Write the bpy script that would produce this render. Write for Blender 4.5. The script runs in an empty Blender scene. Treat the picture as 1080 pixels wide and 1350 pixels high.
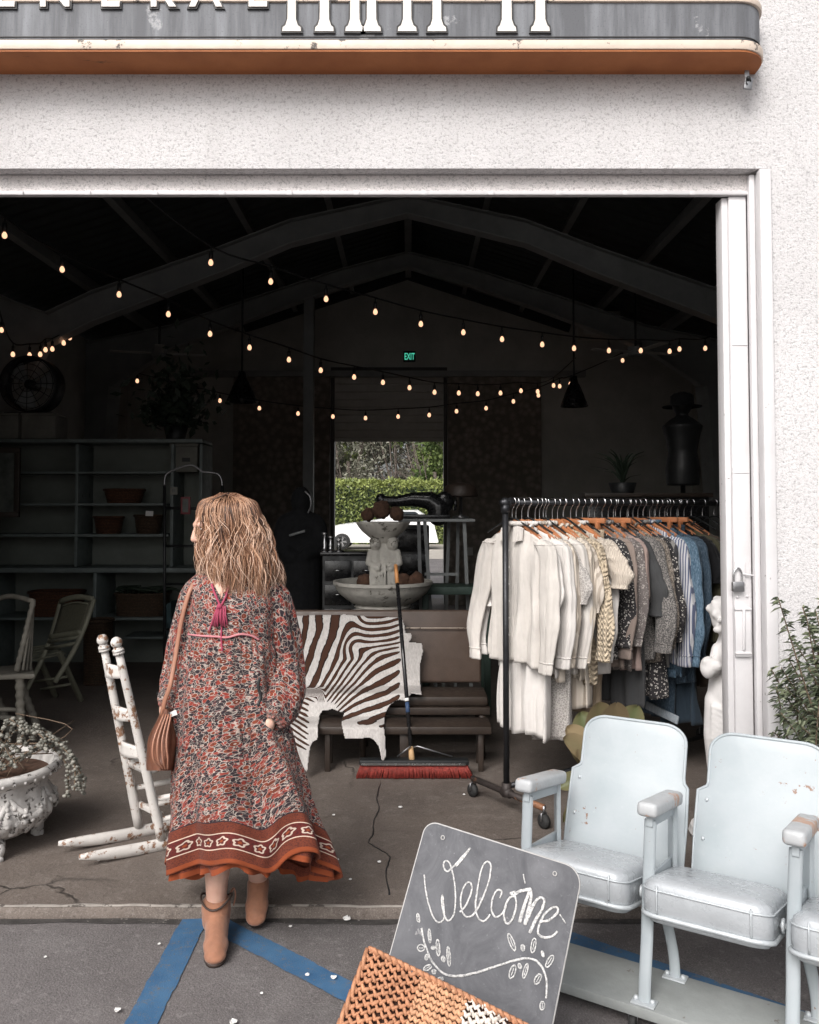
import bpy, bmesh, math, random
from math import sin, cos, pi, radians, sqrt, tan, atan
from mathutils import Vector, Matrix, noise, Euler
random.seed(7)
SC = bpy.context.scene
# ------------------------------------------------------------------ camera
F = 1100.0; CX, CY = 540.0, 630.0; TH = atan(40/1100); CAMH = 1.6
cam = bpy.data.cameras.new('camera'); camo = bpy.data.objects.new('camera', cam)
SC.collection.objects.link(camo)
camo.location = (0, 0, CAMH); camo.rotation_euler = (pi/2 + TH, 0, 0)
cam.sensor_fit = 'HORIZONTAL'; cam.sensor_width = 36; cam.lens = 36*F/1080
cam.shift_y = -45/1080; cam.clip_end = 600; cam.clip_start = .05
SC.camera = camo
# ------------------------------------------------------------------ light
SC.view_settings.view_transform = 'Standard'; SC.view_settings.look = 'None'
SC.view_settings.gamma = 1; SC.view_settings.exposure = 0.78
SUN_EL, SUN_AZ = radians(42), radians(205)     # high veiled sun behind the camera's left shoulder
world = bpy.data.worlds.new("World"); SC.world = world; world.use_nodes = True
nt = world.node_tree; bg = nt.nodes['Background']
sky = nt.nodes.new('ShaderNodeTexSky'); sky.sky_type = 'NISHITA'; sky.sun_disc = False
sky.sun_elevation = SUN_EL; sky.sun_rotation = SUN_AZ; sky.dust_density = 5; sky.air_density = 1.0; sky.ozone_density = 1
hs = nt.nodes.new('ShaderNodeHueSaturation'); hs.inputs['Saturation'].default_value = .22
nt.links.new(sky.outputs[0], hs.inputs['Color']); nt.links.new(hs.outputs[0], bg.inputs[0])
bg.inputs[1].default_value = .12
sl = bpy.data.lights.new('sun', 'SUN'); so = bpy.data.objects.new('sun', sl); SC.collection.objects.link(so)
sl.energy = 1.2; sl.angle = radians(28); sl.color = (1, .955, .92)
so.rotation_euler = Euler((pi/2 - SUN_EL, 0, radians(-25)))
SC.cycles.use_denoising = True
SC.cycles.max_bounces = 10; SC.cycles.diffuse_bounces = 8; SC.cycles.glossy_bounces = 3
SC.cycles.transmission_bounces = 3; SC.cycles.sample_clamp_indirect = 4
# ------------------------------------------------------------------ pixel helpers (photo measured once, real depth given)
def P(px, py, Y):
    a = (px-CX)/F; b = (CY-py)/F
    s = Y/(cos(TH) - b*sin(TH))
    return Vector((s*a, Y, CAMH + s*(sin(TH) + b*cos(TH))))
def G(px, py, z=0.0):
    a = (px-CX)/F; b = (CY-py)/F
    dz = sin(TH) + b*cos(TH); s = (z-CAMH)/dz
    return Vector((s*a, s*(cos(TH) - b*sin(TH)), z))
def V(*a): return Vector(a)
def lerp(a, b, t): return a + (b-a)*t
def sstep(a, b, x):
    t = min(1, max(0, (x-a)/(b-a))); return t*t*(3-2*t)
def interp(tab, x):
    if x <= tab[0][0]: return tab[0][1:]
    for p, q in zip(tab, tab[1:]):
        if x <= q[0]:
            t = (x-p[0])/(q[0]-p[0]); return [lerp(a, b, t) for a, b in zip(p[1:], q[1:])]
    return tab[-1][1:]
def N3(x, y=0, z=0): return noise.noise(Vector((x, y, z)))
def smooth_path(pts, n=6):
    """Catmull-Rom through the points"""
    pts = [Vector(p) for p in pts]; out = []
    for i in range(len(pts)-1):
        p0 = pts[max(i-1, 0)]; p1 = pts[i]; p2 = pts[i+1]; p3 = pts[min(i+2, len(pts)-1)]
        for k in range(n):
            t = k/n
            out.append(.5*((2*p1) + (p2-p0)*t + (2*p0-5*p1+4*p2-p3)*t*t + (3*p1-p0-3*p2+p3)*t**3))
    out.append(pts[-1]); return out
# ------------------------------------------------------------------ things
def tag(o, label=None, cat=None, group=None, kind=None):
    if label: o['label'] = label
    if cat: o['category'] = cat
    if group: o['group'] = group
    if kind: o['kind'] = kind
    return o
def thing(name, label, cat, loc=(0, 0, 0), rotz=0, group=None):
    o = bpy.data.objects.new(name, None); SC.collection.objects.link(o)
    o.empty_display_size = .1
    o.location = loc; o.rotation_euler = (0, 0, rotz)
    return tag(o, label, cat, group)
def rmat(o):
    m = Matrix.LocRotScale(o.location, o.rotation_euler, o.scale)
    return rmat(o.parent) @ m if o.parent else m
def copy_tree(o, parent=None):
    c = o.copy(); SC.collection.objects.link(c); c.parent = parent
    for ch in list(o.children): copy_tree(ch, c)
    return c
# ------------------------------------------------------------------ mesh collector
class MB:
    def __init__(s): s.v = []; s.f = []; s.mi = []; s.uv = []; s.sm = []; s.has_uv = False; s.at = {}
    def add(s, verts, faces, mi=0, uvs=None, smooth=True):
        o = len(s.v); s.v += [Vector(p) for p in verts]
        for k, f in enumerate(faces):
            s.f.append([o+i for i in f]); s.mi.append(mi); s.sm.append(smooth)
            if uvs: s.uv.append(uvs[k]); s.has_uv = True
            else: s.uv.append(None)
        return range(o, len(s.v))
    def box(s, c, size, rot=None, mi=0):
        c = Vector(c); R = rot if isinstance(rot, Matrix) else (Euler(rot).to_matrix() if rot else Matrix.Identity(3))
        h = [x/2 for x in size]
        vs = [c + R @ Vector((sx*h[0], sy*h[1], sz*h[2])) for sx in (-1, 1) for sy in (-1, 1) for sz in (-1, 1)]
        fs = [(0, 1, 3, 2), (4, 6, 7, 5), (0, 4, 5, 1), (2, 3, 7, 6), (0, 2, 6, 4), (1, 5, 7, 3)]
        return s.add(vs, fs, mi, smooth=False)
    def mm(s, a, b, mi=0):
        a, b = Vector(a), Vector(b); return s.box((a+b)/2, [abs(x) for x in (b-a)], None, mi)
    def bar(s, p0, p1, w, h, mi=0, up=(0, 0, 1)):
        p0, p1 = Vector(p0), Vector(p1); d = (p1-p0); L = d.length; d.normalize()
        u = Vector(up); 
        if abs(d.dot(u)) > .98: u = Vector((0, 1, 0))
        x = d.cross(u).normalized(); z = x.cross(d)
        R = Matrix((x, d, z)).transposed()
        return s.box((p0+p1)/2, (w, L, h), R, mi)
    def tube(s, path, r, n=8, mi=0, cap=True, flat=None, closed=False, ref=None):
        path = [Vector(p) for p in path]; m = len(path)
        rr = (lambda t: r) if not callable(r) else r
        vs = []; up = None
        for i, p in enumerate(path):
            if closed: t = path[(i+1) % m]-path[i-1]
            else: t = path[min(i+1, m-1)]-path[max(i-1, 0)]
            if t.length < 1e-9: t = Vector((0, 0, 1))
            t.normalize()
            if up is None:
                up = Vector(ref) if ref else (Vector((0, 0, 1)) if abs(t.z) < .9 else Vector((0, 1, 0)))
            up = (up - t*up.dot(t))
            if up.length < 1e-6: up = t.orthogonal()
            up.normalize(); b = t.cross(up)
            R = rr(i/(m-1))
            for k in range(n):
                a = 2*pi*k/n
                fx, fy = (R, R) if flat is None else (R*flat[0], R*flat[1])
                vs.append(p + b*cos(a)*fx + up*sin(a)*fy)
        fs = []
        M = m if closed else m-1
        for i in range(M):
            j = (i+1) % m
            for k in range(n):
                l = (k+1) % n; fs.append((i*n+k, i*n+l, j*n+l, j*n+k))
        if cap and not closed:
            fs.append(tuple(range(n-1, -1, -1))); fs.append(tuple((m-1)*n+k for k in range(n)))
        return s.add(vs, fs, mi)
    def cyl(s, p0, p1, r0, r1=None, n=12, mi=0):
        r1 = r0 if r1 is None else r1
        return s.tube([p0, p1], lambda t: lerp(r0, r1, t), n, mi)
    def lathe(s, prof, n=24, c=(0, 0, 0), mod=None, mi=0, cap=True, M=None):
        c = Vector(c); vs = []; fs = []
        for (r, z) in prof:
            for k in range(n):
                a = 2*pi*k/n; R = r*(mod(a, z) if mod else 1)
                p = Vector((R*cos(a), R*sin(a), z))
                vs.append(c + (M @ p if M else p))
        m = len(prof)
        for i in range(m-1):
            for k in range(n):
                l = (k+1) % n; fs.append((i*n+k, i*n+l, (i+1)*n+l, (i+1)*n+k))
        if cap:
            fs.append(tuple(range(n-1, -1, -1))); fs.append(tuple((m-1)*n+k for k in range(n)))
        return s.add(vs, fs, mi)
    def sphere(s, c, r, n=12, m=8, mi=0, M=None):
        rx, ry, rz = (r, r, r) if not hasattr(r, '__len__') else r
        vs = [Vector((0, 0, -rz))]; 
        for i in range(1, m):
            a = -pi/2 + pi*i/m
            for k in range(n):
                b = 2*pi*k/n; vs.append(Vector((rx*cos(a)*cos(b), ry*cos(a)*sin(b), rz*sin(a))))
        vs.append(Vector((0, 0, rz)))
        if M: vs = [M @ v for v in vs]
        c = Vector(c); vs = [c+v for v in vs]; fs = []
        for k in range(n): fs.append((0, 1+(k+1) % n, 1+k))
        for i in range(m-2):
            for k in range(n):
                l = (k+1) % n; fs.append((1+i*n+k, 1+i*n+l, 1+(i+1)*n+l, 1+(i+1)*n+k))
        t = len(vs)-1; o = 1+(m-2)*n
        for k in range(n): fs.append((o+k, o+(k+1) % n, t))
        return s.add(vs, fs, mi)
    def grid(s, fn, nu, nv, closed=False, uv=None, mi=0, skip=None):
        vs = []; W = nu if closed else nu+1
        for j in range(nv+1):
            for i in range(W): vs.append(fn(i/nu, j/nv))
        fs = []; us = []
        for j in range(nv):
            for i in range(nu):
                if skip and skip((i+.5)/nu, (j+.5)/nv): continue
                i2 = (i+1) % W if closed else i+1
                fs.append((j*W+i, j*W+i2, (j+1)*W+i2, (j+1)*W+i))
                if uv: us.append([uv(i/nu, j/nv), uv((i+1)/nu, j/nv), uv((i+1)/nu, (j+1)/nv), uv(i/nu, (j+1)/nv)])
        return s.add(vs, fs, mi, us if uv else None)
    def poly(s, pts, thick, M, mi=0):
        """extruded outline: pts 2D, placed by matrix M (4x4), thickness along local z"""
        n = len(pts)
        vs = [M @ Vector((x, y, -thick/2)) for x, y in pts] + [M @ Vector((x, y, thick/2)) for x, y in pts]
        fs = [tuple(range(n-1, -1, -1)), tuple(range(n, 2*n))] + [(i, (i+1) % n, n+(i+1) % n, n+i) for i in range(n)]
        return s.add(vs, fs, mi, smooth=False)
    def move(s, rng, fn):
        for i in rng: s.v[i] = fn(s.v[i])
    def mesh(s, name, bevel=0, seg=2, ang=35, autos=True, inv=None, solid=None, merge=0):
        me = bpy.data.meshes.new(name)
        vs = [inv @ p for p in s.v] if inv else s.v
        me.from_pydata([tuple(p) for p in vs], [], s.f)
        me.polygons.foreach_set('material_index', s.mi)
        me.polygons.foreach_set('use_smooth', s.sm)
        if s.has_uv:
            L = me.uv_layers.new(name='UVMap'); k = 0
            for p, u in zip(me.polygons, s.uv):
                for q, li in enumerate(p.loop_indices):
                    L.data[li].uv = u[q] if u else (0, 0)
        for nm, data in s.at.items():
            a = me.attributes.new(nm, 'FLOAT', 'POINT'); a.data.foreach_set('value', data)
        if bevel or merge:
            bm = bmesh.new(); bm.from_mesh(me)
            if merge: bmesh.ops.remove_doubles(bm, verts=bm.verts, dist=merge)
            if bevel:
                ed = [e for e in bm.edges if len(e.link_faces) == 2 and e.calc_face_angle(0) > radians(ang)]
                bmesh.ops.bevel(bm, geom=ed, offset=bevel, offset_type='OFFSET', segments=seg, profile=.5, affect='EDGES', clamp_overlap=True)
                for f in bm.faces: f.smooth = True
            bm.to_mesh(me); bm.free()
        me.validate()
        return me
    def build(s, name, mats, parent=None, bevel=0, seg=2, kind=None, ang=35, solid=0, smooth_ang=None, merge=0, subsurf=0):
        inv = rmat(parent).inverted() if parent else None
        me = s.mesh(name, bevel, seg, ang, inv=inv, merge=merge)
        o = bpy.data.objects.new(name, me); SC.collection.objects.link(o)
        for m in (mats if isinstance(mats, (list, tuple)) else [mats]): me.materials.append(m)
        if parent: o.parent = parent
        if solid:
            md = o.modifiers.new('solid', 'SOLIDIFY'); md.thickness = solid; md.offset = 0
        if subsurf:
            md = o.modifiers.new('sub', 'SUBSURF'); md.levels = subsurf; md.render_levels = subsurf
        if smooth_ang is not None or bevel:
            try: me.set_sharp_from_angle(angle=radians(smooth_ang or 40))
            except Exception: pass
        if kind: o['kind'] = kind
        return o
def capsule(mb, p0, r0, p1, r1, n=14):
    mb.sphere(p0, r0, n, 9); mb.sphere(p1, r1, n, 9); mb.cyl(p0, p1, r0, r1, n)
def chain(mb, pts):
    for (a, ra), (b, rb) in zip(pts, pts[1:]): capsule(mb, a, ra, b, rb)
def blob(mb, name, mat, parent, voxel=.008, smooth=4, fac=.5, post=None):
    """fuse overlapping closed shapes into ONE continuous skin (voxel remesh, then relax)"""
    me = mb.mesh(name); o = bpy.data.objects.new(name, me); SC.collection.objects.link(o)
    md = o.modifiers.new('r', 'REMESH'); md.mode = 'VOXEL'; md.voxel_size = voxel; md.use_smooth_shade = True
    if smooth:
        sm = o.modifiers.new('s', 'SMOOTH'); sm.iterations = smooth; sm.factor = fac
    dg = bpy.context.evaluated_depsgraph_get()
    m2 = bpy.data.meshes.new_from_object(o.evaluated_get(dg), depsgraph=dg)
    SC.collection.objects.unlink(o); bpy.data.objects.remove(o); bpy.data.meshes.remove(me)
    inv = rmat(parent).inverted() if parent else Matrix.Identity(4)
    for v in m2.vertices:
        p = v.co.copy()
        if post: p = post(p, v.normal)
        v.co = inv @ p
    for p in m2.polygons: p.use_smooth = True
    m2.name = name; m2.materials.clear(); m2.materials.append(mat)
    o = bpy.data.objects.new(name, m2); SC.collection.objects.link(o)
    if parent: o.parent = parent
    return o
# ------------------------------------------------------------------ materials
class NT:
    def __init__(s, name):
        s.m = bpy.data.materials.new(name); s.m.use_nodes = True; s.t = s.m.node_tree; s.n = s.t.nodes
        s.b = s.n['Principled BSDF']; s.out = s.n['Material Output']
    def new(s, t, **k):
        n = s.n.new(t)
        for a, b in k.items(): setattr(n, a, b)
        return n
    def link(s, a, b): s.t.links.new(a, b)
    def put(s, sock, v):
        if hasattr(v, 'is_linked') or isinstance(v, bpy.types.NodeSocket): s.link(v, sock)
        else:
            try: sock.default_value = v
            except Exception: sock.default_value = (v[0], v[1], v[2], 1)
    def co(s, kind='Object'): 
        n = s.n.get('TC') or s.new('ShaderNodeTexCoord', name='TC'); return n.outputs[kind]
    def math(s, op, a, b=0.0, c=None, clamp=False):
        n = s.new('ShaderNodeMath', operation=op, use_clamp=clamp); s.put(n.inputs[0], a); s.put(n.inputs[1], b)
        if c is not None: s.put(n.inputs[2], c)
        return n.outputs[0]
    def noise(s, scale, detail=4, rough=.6, vec=None, dist=0, out='Fac'):
        n = s.new('ShaderNodeTexNoise'); n.inputs['Scale'].default_value = scale; n.inputs['Detail'].default_value = detail
        n.inputs['Roughness'].default_value = rough; n.inputs['Distortion'].default_value = dist
        s.link(vec if vec is not None else s.co(), n.inputs['Vector']); return n.outputs[out]
    def voro(s, scale, feature='F1', out='Distance', vec=None, rnd=1):
        n = s.new('ShaderNodeTexVoronoi', feature=feature); n.inputs['Scale'].default_value = scale
        n.inputs['Randomness'].default_value = rnd
        s.link(vec if vec is not None else s.co(), n.inputs['Vector']); return n.outputs[out]
    def mapr(s, v, a, b, c=0, d=1, smooth=False):
        n = s.new('ShaderNodeMapRange'); n.clamp = True
        if smooth: n.interpolation_type = 'SMOOTHSTEP'
        s.put(n.inputs[0], v); n.inputs[1].default_value = a; n.inputs[2].default_value = b
        n.inputs[3].default_value = c; n.inputs[4].default_value = d; return n.outputs[0]
    def mix(s, f, a, b, mode='MIX'):
        n = s.new('ShaderNodeMix', data_type='RGBA', blend_type=mode)
        s.put(n.inputs[0], f)
        for sk, v in ((n.inputs[6], a), (n.inputs[7], b)):
            if isinstance(v, bpy.types.NodeSocket): s.link(v, sk)
            else: sk.default_value = (v[0], v[1], v[2], 1)
        return n.outputs[2]
    def scalevec(s, sc, vec=None, rot=(0, 0, 0), loc=(0, 0, 0)):
        n = s.new('ShaderNodeMapping'); n.inputs['Scale'].default_value = sc; n.inputs['Rotation'].default_value = rot
        n.inputs['Location'].default_value = loc
        s.link(vec if vec is not None else s.co(), n.inputs['Vector']); return n.outputs[0]
    def bump(s, h, strength=.3, dist=.01, prev=None):
        n = s.new('ShaderNodeBump'); n.inputs['Strength'].default_value = strength; n.inputs['Distance'].default_value = dist
        s.link(h, n.inputs['Height'])
        if prev is not None: s.link(prev, n.inputs['Normal'])
        return n.outputs[0]
    def done(s, col=None, rough=None, metal=None, normal=None, spec=None, sheen=None, emit=None, estr=0, sss=None):
        b = s.b
        if col is not None: s.put(b.inputs['Base Color'], col)
        if rough is not None: s.put(b.inputs['Roughness'], rough)
        if metal is not None: s.put(b.inputs['Metallic'], metal)
        if normal is not None: s.link(normal, b.inputs['Normal'])
        if spec is not None: s.put(b.inputs['Specular IOR Level'], spec)
        if sheen: b.inputs['Sheen Weight'].default_value = sheen
        if emit is not None:
            s.put(b.inputs['Emission Color'], emit); b.inputs['Emission Strength'].default_value = estr
        if sss:
            b.inputs['Subsurface Weight'].default_value = sss; b.inputs['Subsurface Radius'].default_value = (1, .35, .2)
            b.inputs['Subsurface Scale'].default_value = .01
        return s.m
def c3(r, g, b): return (r, g, b, 1)
def dim(c, k): return (c[0]*k, c[1]*k, c[2]*k, 1)
def mat(name, col, rough=.6, metal=0, var=.25, vs=6, bump=.15, bs=80, wear=None, ws=25, wt=.62, spec=None, sheen=0, speck=None):
    """painted / plain material: mottled colour, fine bump, optional worn patches showing another colour"""
    t = NT(name); col = tuple(col[:3])
    n = t.noise(vs, 6, .65)
    c = t.mix(t.mapr(n, .3, .7), dim(col, 1-var), dim(col, 1+var*.5))
    h = t.noise(bs, 3, .6)
    r = t.mapr(t.noise(vs*3, 3), .3, .7, max(0, rough-.1), min(1, rough+.1))
    if speck:
        c = t.mix(t.mapr(t.noise(bs*1.5, 2, .7), .60, .66), c, speck)
    if wear:
        w = t.mapr(t.math('ADD', t.math('MULTIPLY', t.noise(ws, 7, .72), .7), t.math('MULTIPLY', t.noise(ws*.22, 3), .3)), wt, wt+.025)
        c = t.mix(w, c, wear); h = t.math('SUBTRACT', h, w)
    nm = t.bump(h, bump, .004) if bump else None
    return t.done(c, r, metal, nm, spec, sheen)
M = {}
# ---- stucco wall
def stucco(name, col, dark=.55):
    t = NT(name)
    g = t.noise(1.3, 6, .7); f = t.noise(95, 4, .75); v = t.voro(150); st = t.noise(38, 5, .7, t.scalevec((1, 1, 1.6)))
    c = t.mix(t.mapr(g, .3, .72), dim(col, .86), dim(col, 1.04))
    pit = t.mapr(t.math('ADD', t.math('MULTIPLY', f, .6), t.math('MULTIPLY', st, .4)), .43, .48, 1, 0)
    c = t.mix(t.math('MULTIPLY', pit, .75), c, dim(col, dark)); c = t.mix(t.mapr(t.noise(130, 2, .75), .605, .66, 0, .6), c, dim(col, .3))
    strk = t.mapr(t.noise(3.2, 5, .6, t.scalevec((1, 1, .12))), .55, .8)
    c = t.mix(t.math('MULTIPLY', strk, .30), c, (.32, .29, .28))
    h = t.math('ADD', t.math('MULTIPLY', f, .8), t.math('ADD', t.math('MULTIPLY', v, .35), st))
    return t.done(c, .92, 0, t.bump(h, .55, .010), .2)
M['stucco'] = stucco('white_stucco', (.655, .638, .642))
M['soffit'] = stucco('soffit_stucco', (.78, .74, .73))
M['white_trim'] = mat('chipped_white_trim', (.60, .585, .592), .5, 0, .08, 4, .2, 60, wear=(.14, .12, .11, 1), ws=30, wt=.635)
M['trim_grey'] = mat('grey_trim_paint', (.50, .49, .5), .5, 0, .15, 4, .2, 60, wear=(.12, .1, .09, 1), ws=24, wt=.66)
def ground(name, base, agg, sc, crack, dust, warm):
    t = NT(name)
    big = t.noise(.9, 7, .68); mid = t.noise(7, 6, .7); fine = t.noise(190, 3, .7); st = t.voro(sc)
    c = t.mix(t.mapr(big, .3, .72), dim(base, .62), dim(base, 1.25))
    c = t.mix(t.math('MULTIPLY', t.mapr(mid, .5, .75), .5), c, dust)
    c = t.mix(t.mapr(fine, .52, .70, 0, .75), c, agg); c = t.mix(t.mapr(t.noise(75, 4, .75), .55, .68, 0, .55), c, dim(base, .3)); c = t.mix(t.mapr(t.noise(28, 5, .7), .56, .68, 0, .35), c, agg)
    c = t.mix(t.mapr(st, .05, .16, .5, 0), c, dim(base, .35))
    stain = t.mapr(t.noise(2.3, 6, .75, None, 1.2), .56, .70)
    c = t.mix(t.math('MULTIPLY', stain, .45), c, warm)
    w = t.noise(1.7, 5, .6, None, 0, 'Color')
    vm = t.new('ShaderNodeVectorMath', operation='MULTIPLY_ADD'); t.link(w, vm.inputs[0]); vm.inputs[1].default_value = (.45, .45, .0); t.link(t.co(), vm.inputs[2])
    ck = t.voro(crack, 'DISTANCE_TO_EDGE', 'Distance', vm.outputs[0])
    cm = t.math('MULTIPLY', t.mapr(ck, .0, .004, 1, 0), t.mapr(t.noise(.7, 2), .56, .62))
    c = t.mix(t.math('MULTIPLY', cm, .9), c, dim(base, .15))
    h = t.math('SUBTRACT', t.math('ADD', t.math('MULTIPLY', fine, .6), t.math('MULTIPLY', st, .5)), t.math('MULTIPLY', cm, 1.5))
    return t.done(c, t.mapr(mid, .3, .7, .62, .9), 0, t.bump(h, .55, .006), .3)
M['asphalt'] = ground('asphalt', (.135, .123, .122), (.31, .29, .285), 120, .55, (.19, .18, .175), (.07, .065, .065))
M['concrete'] = ground('worn_concrete', (.132, .108, .093), (.25, .22, .2), 60, .4, (.22, .19, .17), (.075, .058, .047))
t = NT('blue_parking_paint')
fade = t.math('ADD', t.math('MULTIPLY', t.noise(26, 7, .75), .6), t.math('MULTIPLY', t.noise(150, 3, .7), .4))
c = t.mix(t.mapr(fade, .53, .61), t.mix(t.mapr(t.noise(9, 5), .3, .7), (.036, .10, .20), (.06, .14, .25)), (.13, .13, .135))
M['blue_paint'] = t.done(c, .7, 0, t.bump(t.noise(190, 3, .7), .5, .004), .3)
# ---- sign
t = NT('weathered_slate_paint')
drip = t.noise(9, 6, .7, t.scalevec((1, 1, .08))); blot = t.noise(5, 7, .7)
c = t.mix(t.mapr(drip, .42, .72), (.105, .108, .118), (.25, .26, .28))
c = t.mix(t.mapr(blot, .62, .66, 0, .7), c, (.42, .42, .43)); c = t.mix(t.mapr(t.noise(140, 2), .58, .7, 0, .4), c, (.05, .05, .055))
M['slate'] = t.done(c, .7, 0, t.bump(blot, .3, .004))
M['cream_trim'] = mat('peeling_cream_trim', (.66, .55, .46), .55, 0, .12, 8, .3, 50, wear=(.09, .075, .065, 1), ws=14, wt=.575)
M['letter'] = mat('white_letter_paint', (.74, .69, .64), .5, 0, .1, 10, .2, 50, wear=(.25, .22, .2, 1), ws=40, wt=.66)
M['letter_edge'] = mat('black_letter_outline', (.03, .028, .028), .6)
t = NT('rust_orange_paint'); f = t.noise(220, 3, .7); st = t.noise(5, 6, .7, t.scalevec((.2, 1, 1)))
c = t.mix(t.mapr(t.noise(4, 5), .3, .7), (.33, .105, .032), (.46, .165, .055)); c = t.mix(t.mapr(st, .64, .67), c, (.05, .03, .02)); c = t.mix(t.mapr(f, .6, .7, 0, .4), c, (.2, .07, .03))
M['orange'] = t.done(c, .7, 0, t.bump(f, .3, .004))
# ---- interior
M['dark_wall'] = mat('dim_painted_block', (.44, .438, .41), .85, 0, .2, 3, .3, 40)
M['dark_roof'] = mat('dark_corrugated_roof', (.045, .052, .054), .7, 0, .3, 3, .3, 50)
M['steel_frame'] = mat('grey_steel_frame', (.24, .25, .25), .6, 0, .2, 4, .2, 50)
t = NT('patterned_wallpaper'); v = t.voro(9); w = t.noise(22, 4, .7)
c = t.mix(t.mapr(t.math('ADD', v, t.math('MULTIPLY', w, .8)), .35, 1.05), (.34, .30, .26), (.16, .142, .122))
M['wallpaper'] = t.done(c, .85)
M['curtain_panel'] = mat('grey_roller_curtain', (.48, .47, .44), .8, 0, .15, 5, .1)
M['shelf_paint'] = mat('dark_green_shelf_paint', (.14, .165, .16), .55, 0, .3, 6, .2, wear=(.02, .02, .02, 1), ws=9)
M['shelf_back'] = mat('grey_green_backboard', (.165, .18, .16), .75, 0, .25, 3, .2)
M['black'] = mat('black_paint', (.012, .013, .014), .5, 0, .3, 8, .1)
M['black_gloss'] = mat('black_enamel', (.012, .012, .013), .25, 0, .2, 8, .05)
M['dark_cloth'] = mat('black_cloth', (.006, .0065, .008), .95, 0, .3, 9, .4, 120)
M['pipe'] = mat('black_iron_pipe', (.035, .036, .04), .42, .6, .3, 12, .25, 90)
M['chrome'] = mat('chromed_steel', (.62, .62, .63), .22, 1, .1, 20, .05)
M['steel'] = mat('dull_steel', (.30, .30, .31), .4, .9, .2, 20, .15)
M['rust_wood'] = mat('weathered_pine', (.28, .145, .075), .7, 0, .35, 14, .3, wear=(.10, .05, .03, 1), ws=12)
M['hanger_wood'] = mat('varnished_hanger_wood', (.43, .17, .075), .4, 0, .25, 12, .1)
M['pale_wood'] = mat('bare_blond_wood', (.52, .33, .17), .6, 0, .25, 14, .2)
M['dark_wood'] = mat('dark_brown_wood', (.036, .025, .019), .5, 0, .35, 9, .2)
M['chair_olive'] = mat('olive_paint_chair', (.19, .185, .135), .6, 0, .25, 10, .3, wear=(.07, .06, .045, 1), ws=22)
M['chair_cane'] = mat('woven_seat_panel', (.10, .095, .065), .8, 0, .3, 60, .4, 140)
M['windsor'] = mat('grey_weathered_wood', (.20, .185, .155), .7, 0, .3, 12, .4, 60, wear=(.07, .06, .05, 1), ws=20)
def wicker(name, a, b, sc=1.0):
    t = NT(name); h = t.new('ShaderNodeTexWave', wave_type='BANDS', bands_direction='Z'); h.inputs['Scale'].default_value = 22*sc; h.inputs['Distortion'].default_value = 2
    t.link(t.co(), h.inputs['Vector'])
    v = t.voro(60*sc, 'F1', 'Distance', t.scalevec((1, 1, 1.8)))
    c = t.mix(t.math('MULTIPLY', h.outputs['Fac'], t.mapr(v, .1, .6, 1, .3)), b, a)
    return t.done(c, .7, 0, t.bump(t.math('SUBTRACT', h.outputs['Fac'], v), .8, .01))
M['wicker_red'] = wicker('red_brown_wicker', (.23, .085, .035), (.04, .018, .01))
M['wicker_brown'] = wicker('brown_wicker', (.19, .11, .06), (.035, .022, .014))
M['chippy'] = mat('chipped_white_chair_paint', (.58, .55, .52), .55, 0, .1, 9, .4, 60, wear=(.23, .125, .075, 1), ws=26, wt=.535)
M['stone'] = mat('weathered_cast_stone', (.44, .42, .38), .85, 0, .28, 9, .6, 45, wear=(.13, .12, .10, 1), ws=16, wt=.58)
M['white_stone'] = mat('whitewashed_stone', (.70, .68, .67), .8, 0, .14, 9, .5, 45, wear=(.20, .18, .17, 1), ws=22, wt=.615)
M['urn'] = mat('dirty_whitewashed_urn', (.52, .50, .48), .85, 0, .2, 14, 1.0, 40, wear=(.10, .09, .08, 1), ws=30, wt=.555)
M['flange'] = mat('lit_flange_tone', (.30, .31, .31), .5, 0, .2, 5, .1)  # lighter than the web: floor bounce on the lower flange put into the colour
M['moss'] = mat('dry_brown_moss', (.085, .042, .025), .95, 0, .5, 30, 1, 60)
M['dark_leaf'] = mat('dark_green_leaf', (.02, .035, .02), .6)
M['leather'] = mat('brown_vinyl', (.092, .064, .05), .42, 0, .25, 5, .25, 130, wear=(.045, .03, .024, 1), ws=7, wt=.6)
M['bag'] = mat('saddle_leather', (.15, .058, .033), .38, 0, .35, 9, .25, 110)
M['bag_strap'] = mat('tan_strap_leather', (.36, .17, .11), .45, 0, .2, 12, .2)
M['green_bench'] = mat('dark_green_bench_paint', (.035, .06, .048), .6)
M['teal'] = mat('dark_teal_upholstery', (.035, .062, .07), .9)
M['box'] = mat('grey_cardboard', (.16, .155, .135), .8)
M['paper'] = mat('white_paper', (.75, .74, .72), .8, 0, .05)
M['red_frame'] = mat('dark_red_frame', (.16, .03, .035), .6)
M['picture'] = mat('dull_picture_print', (.09, .10, .09), .5, 0, .6, 7, .02)
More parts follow.
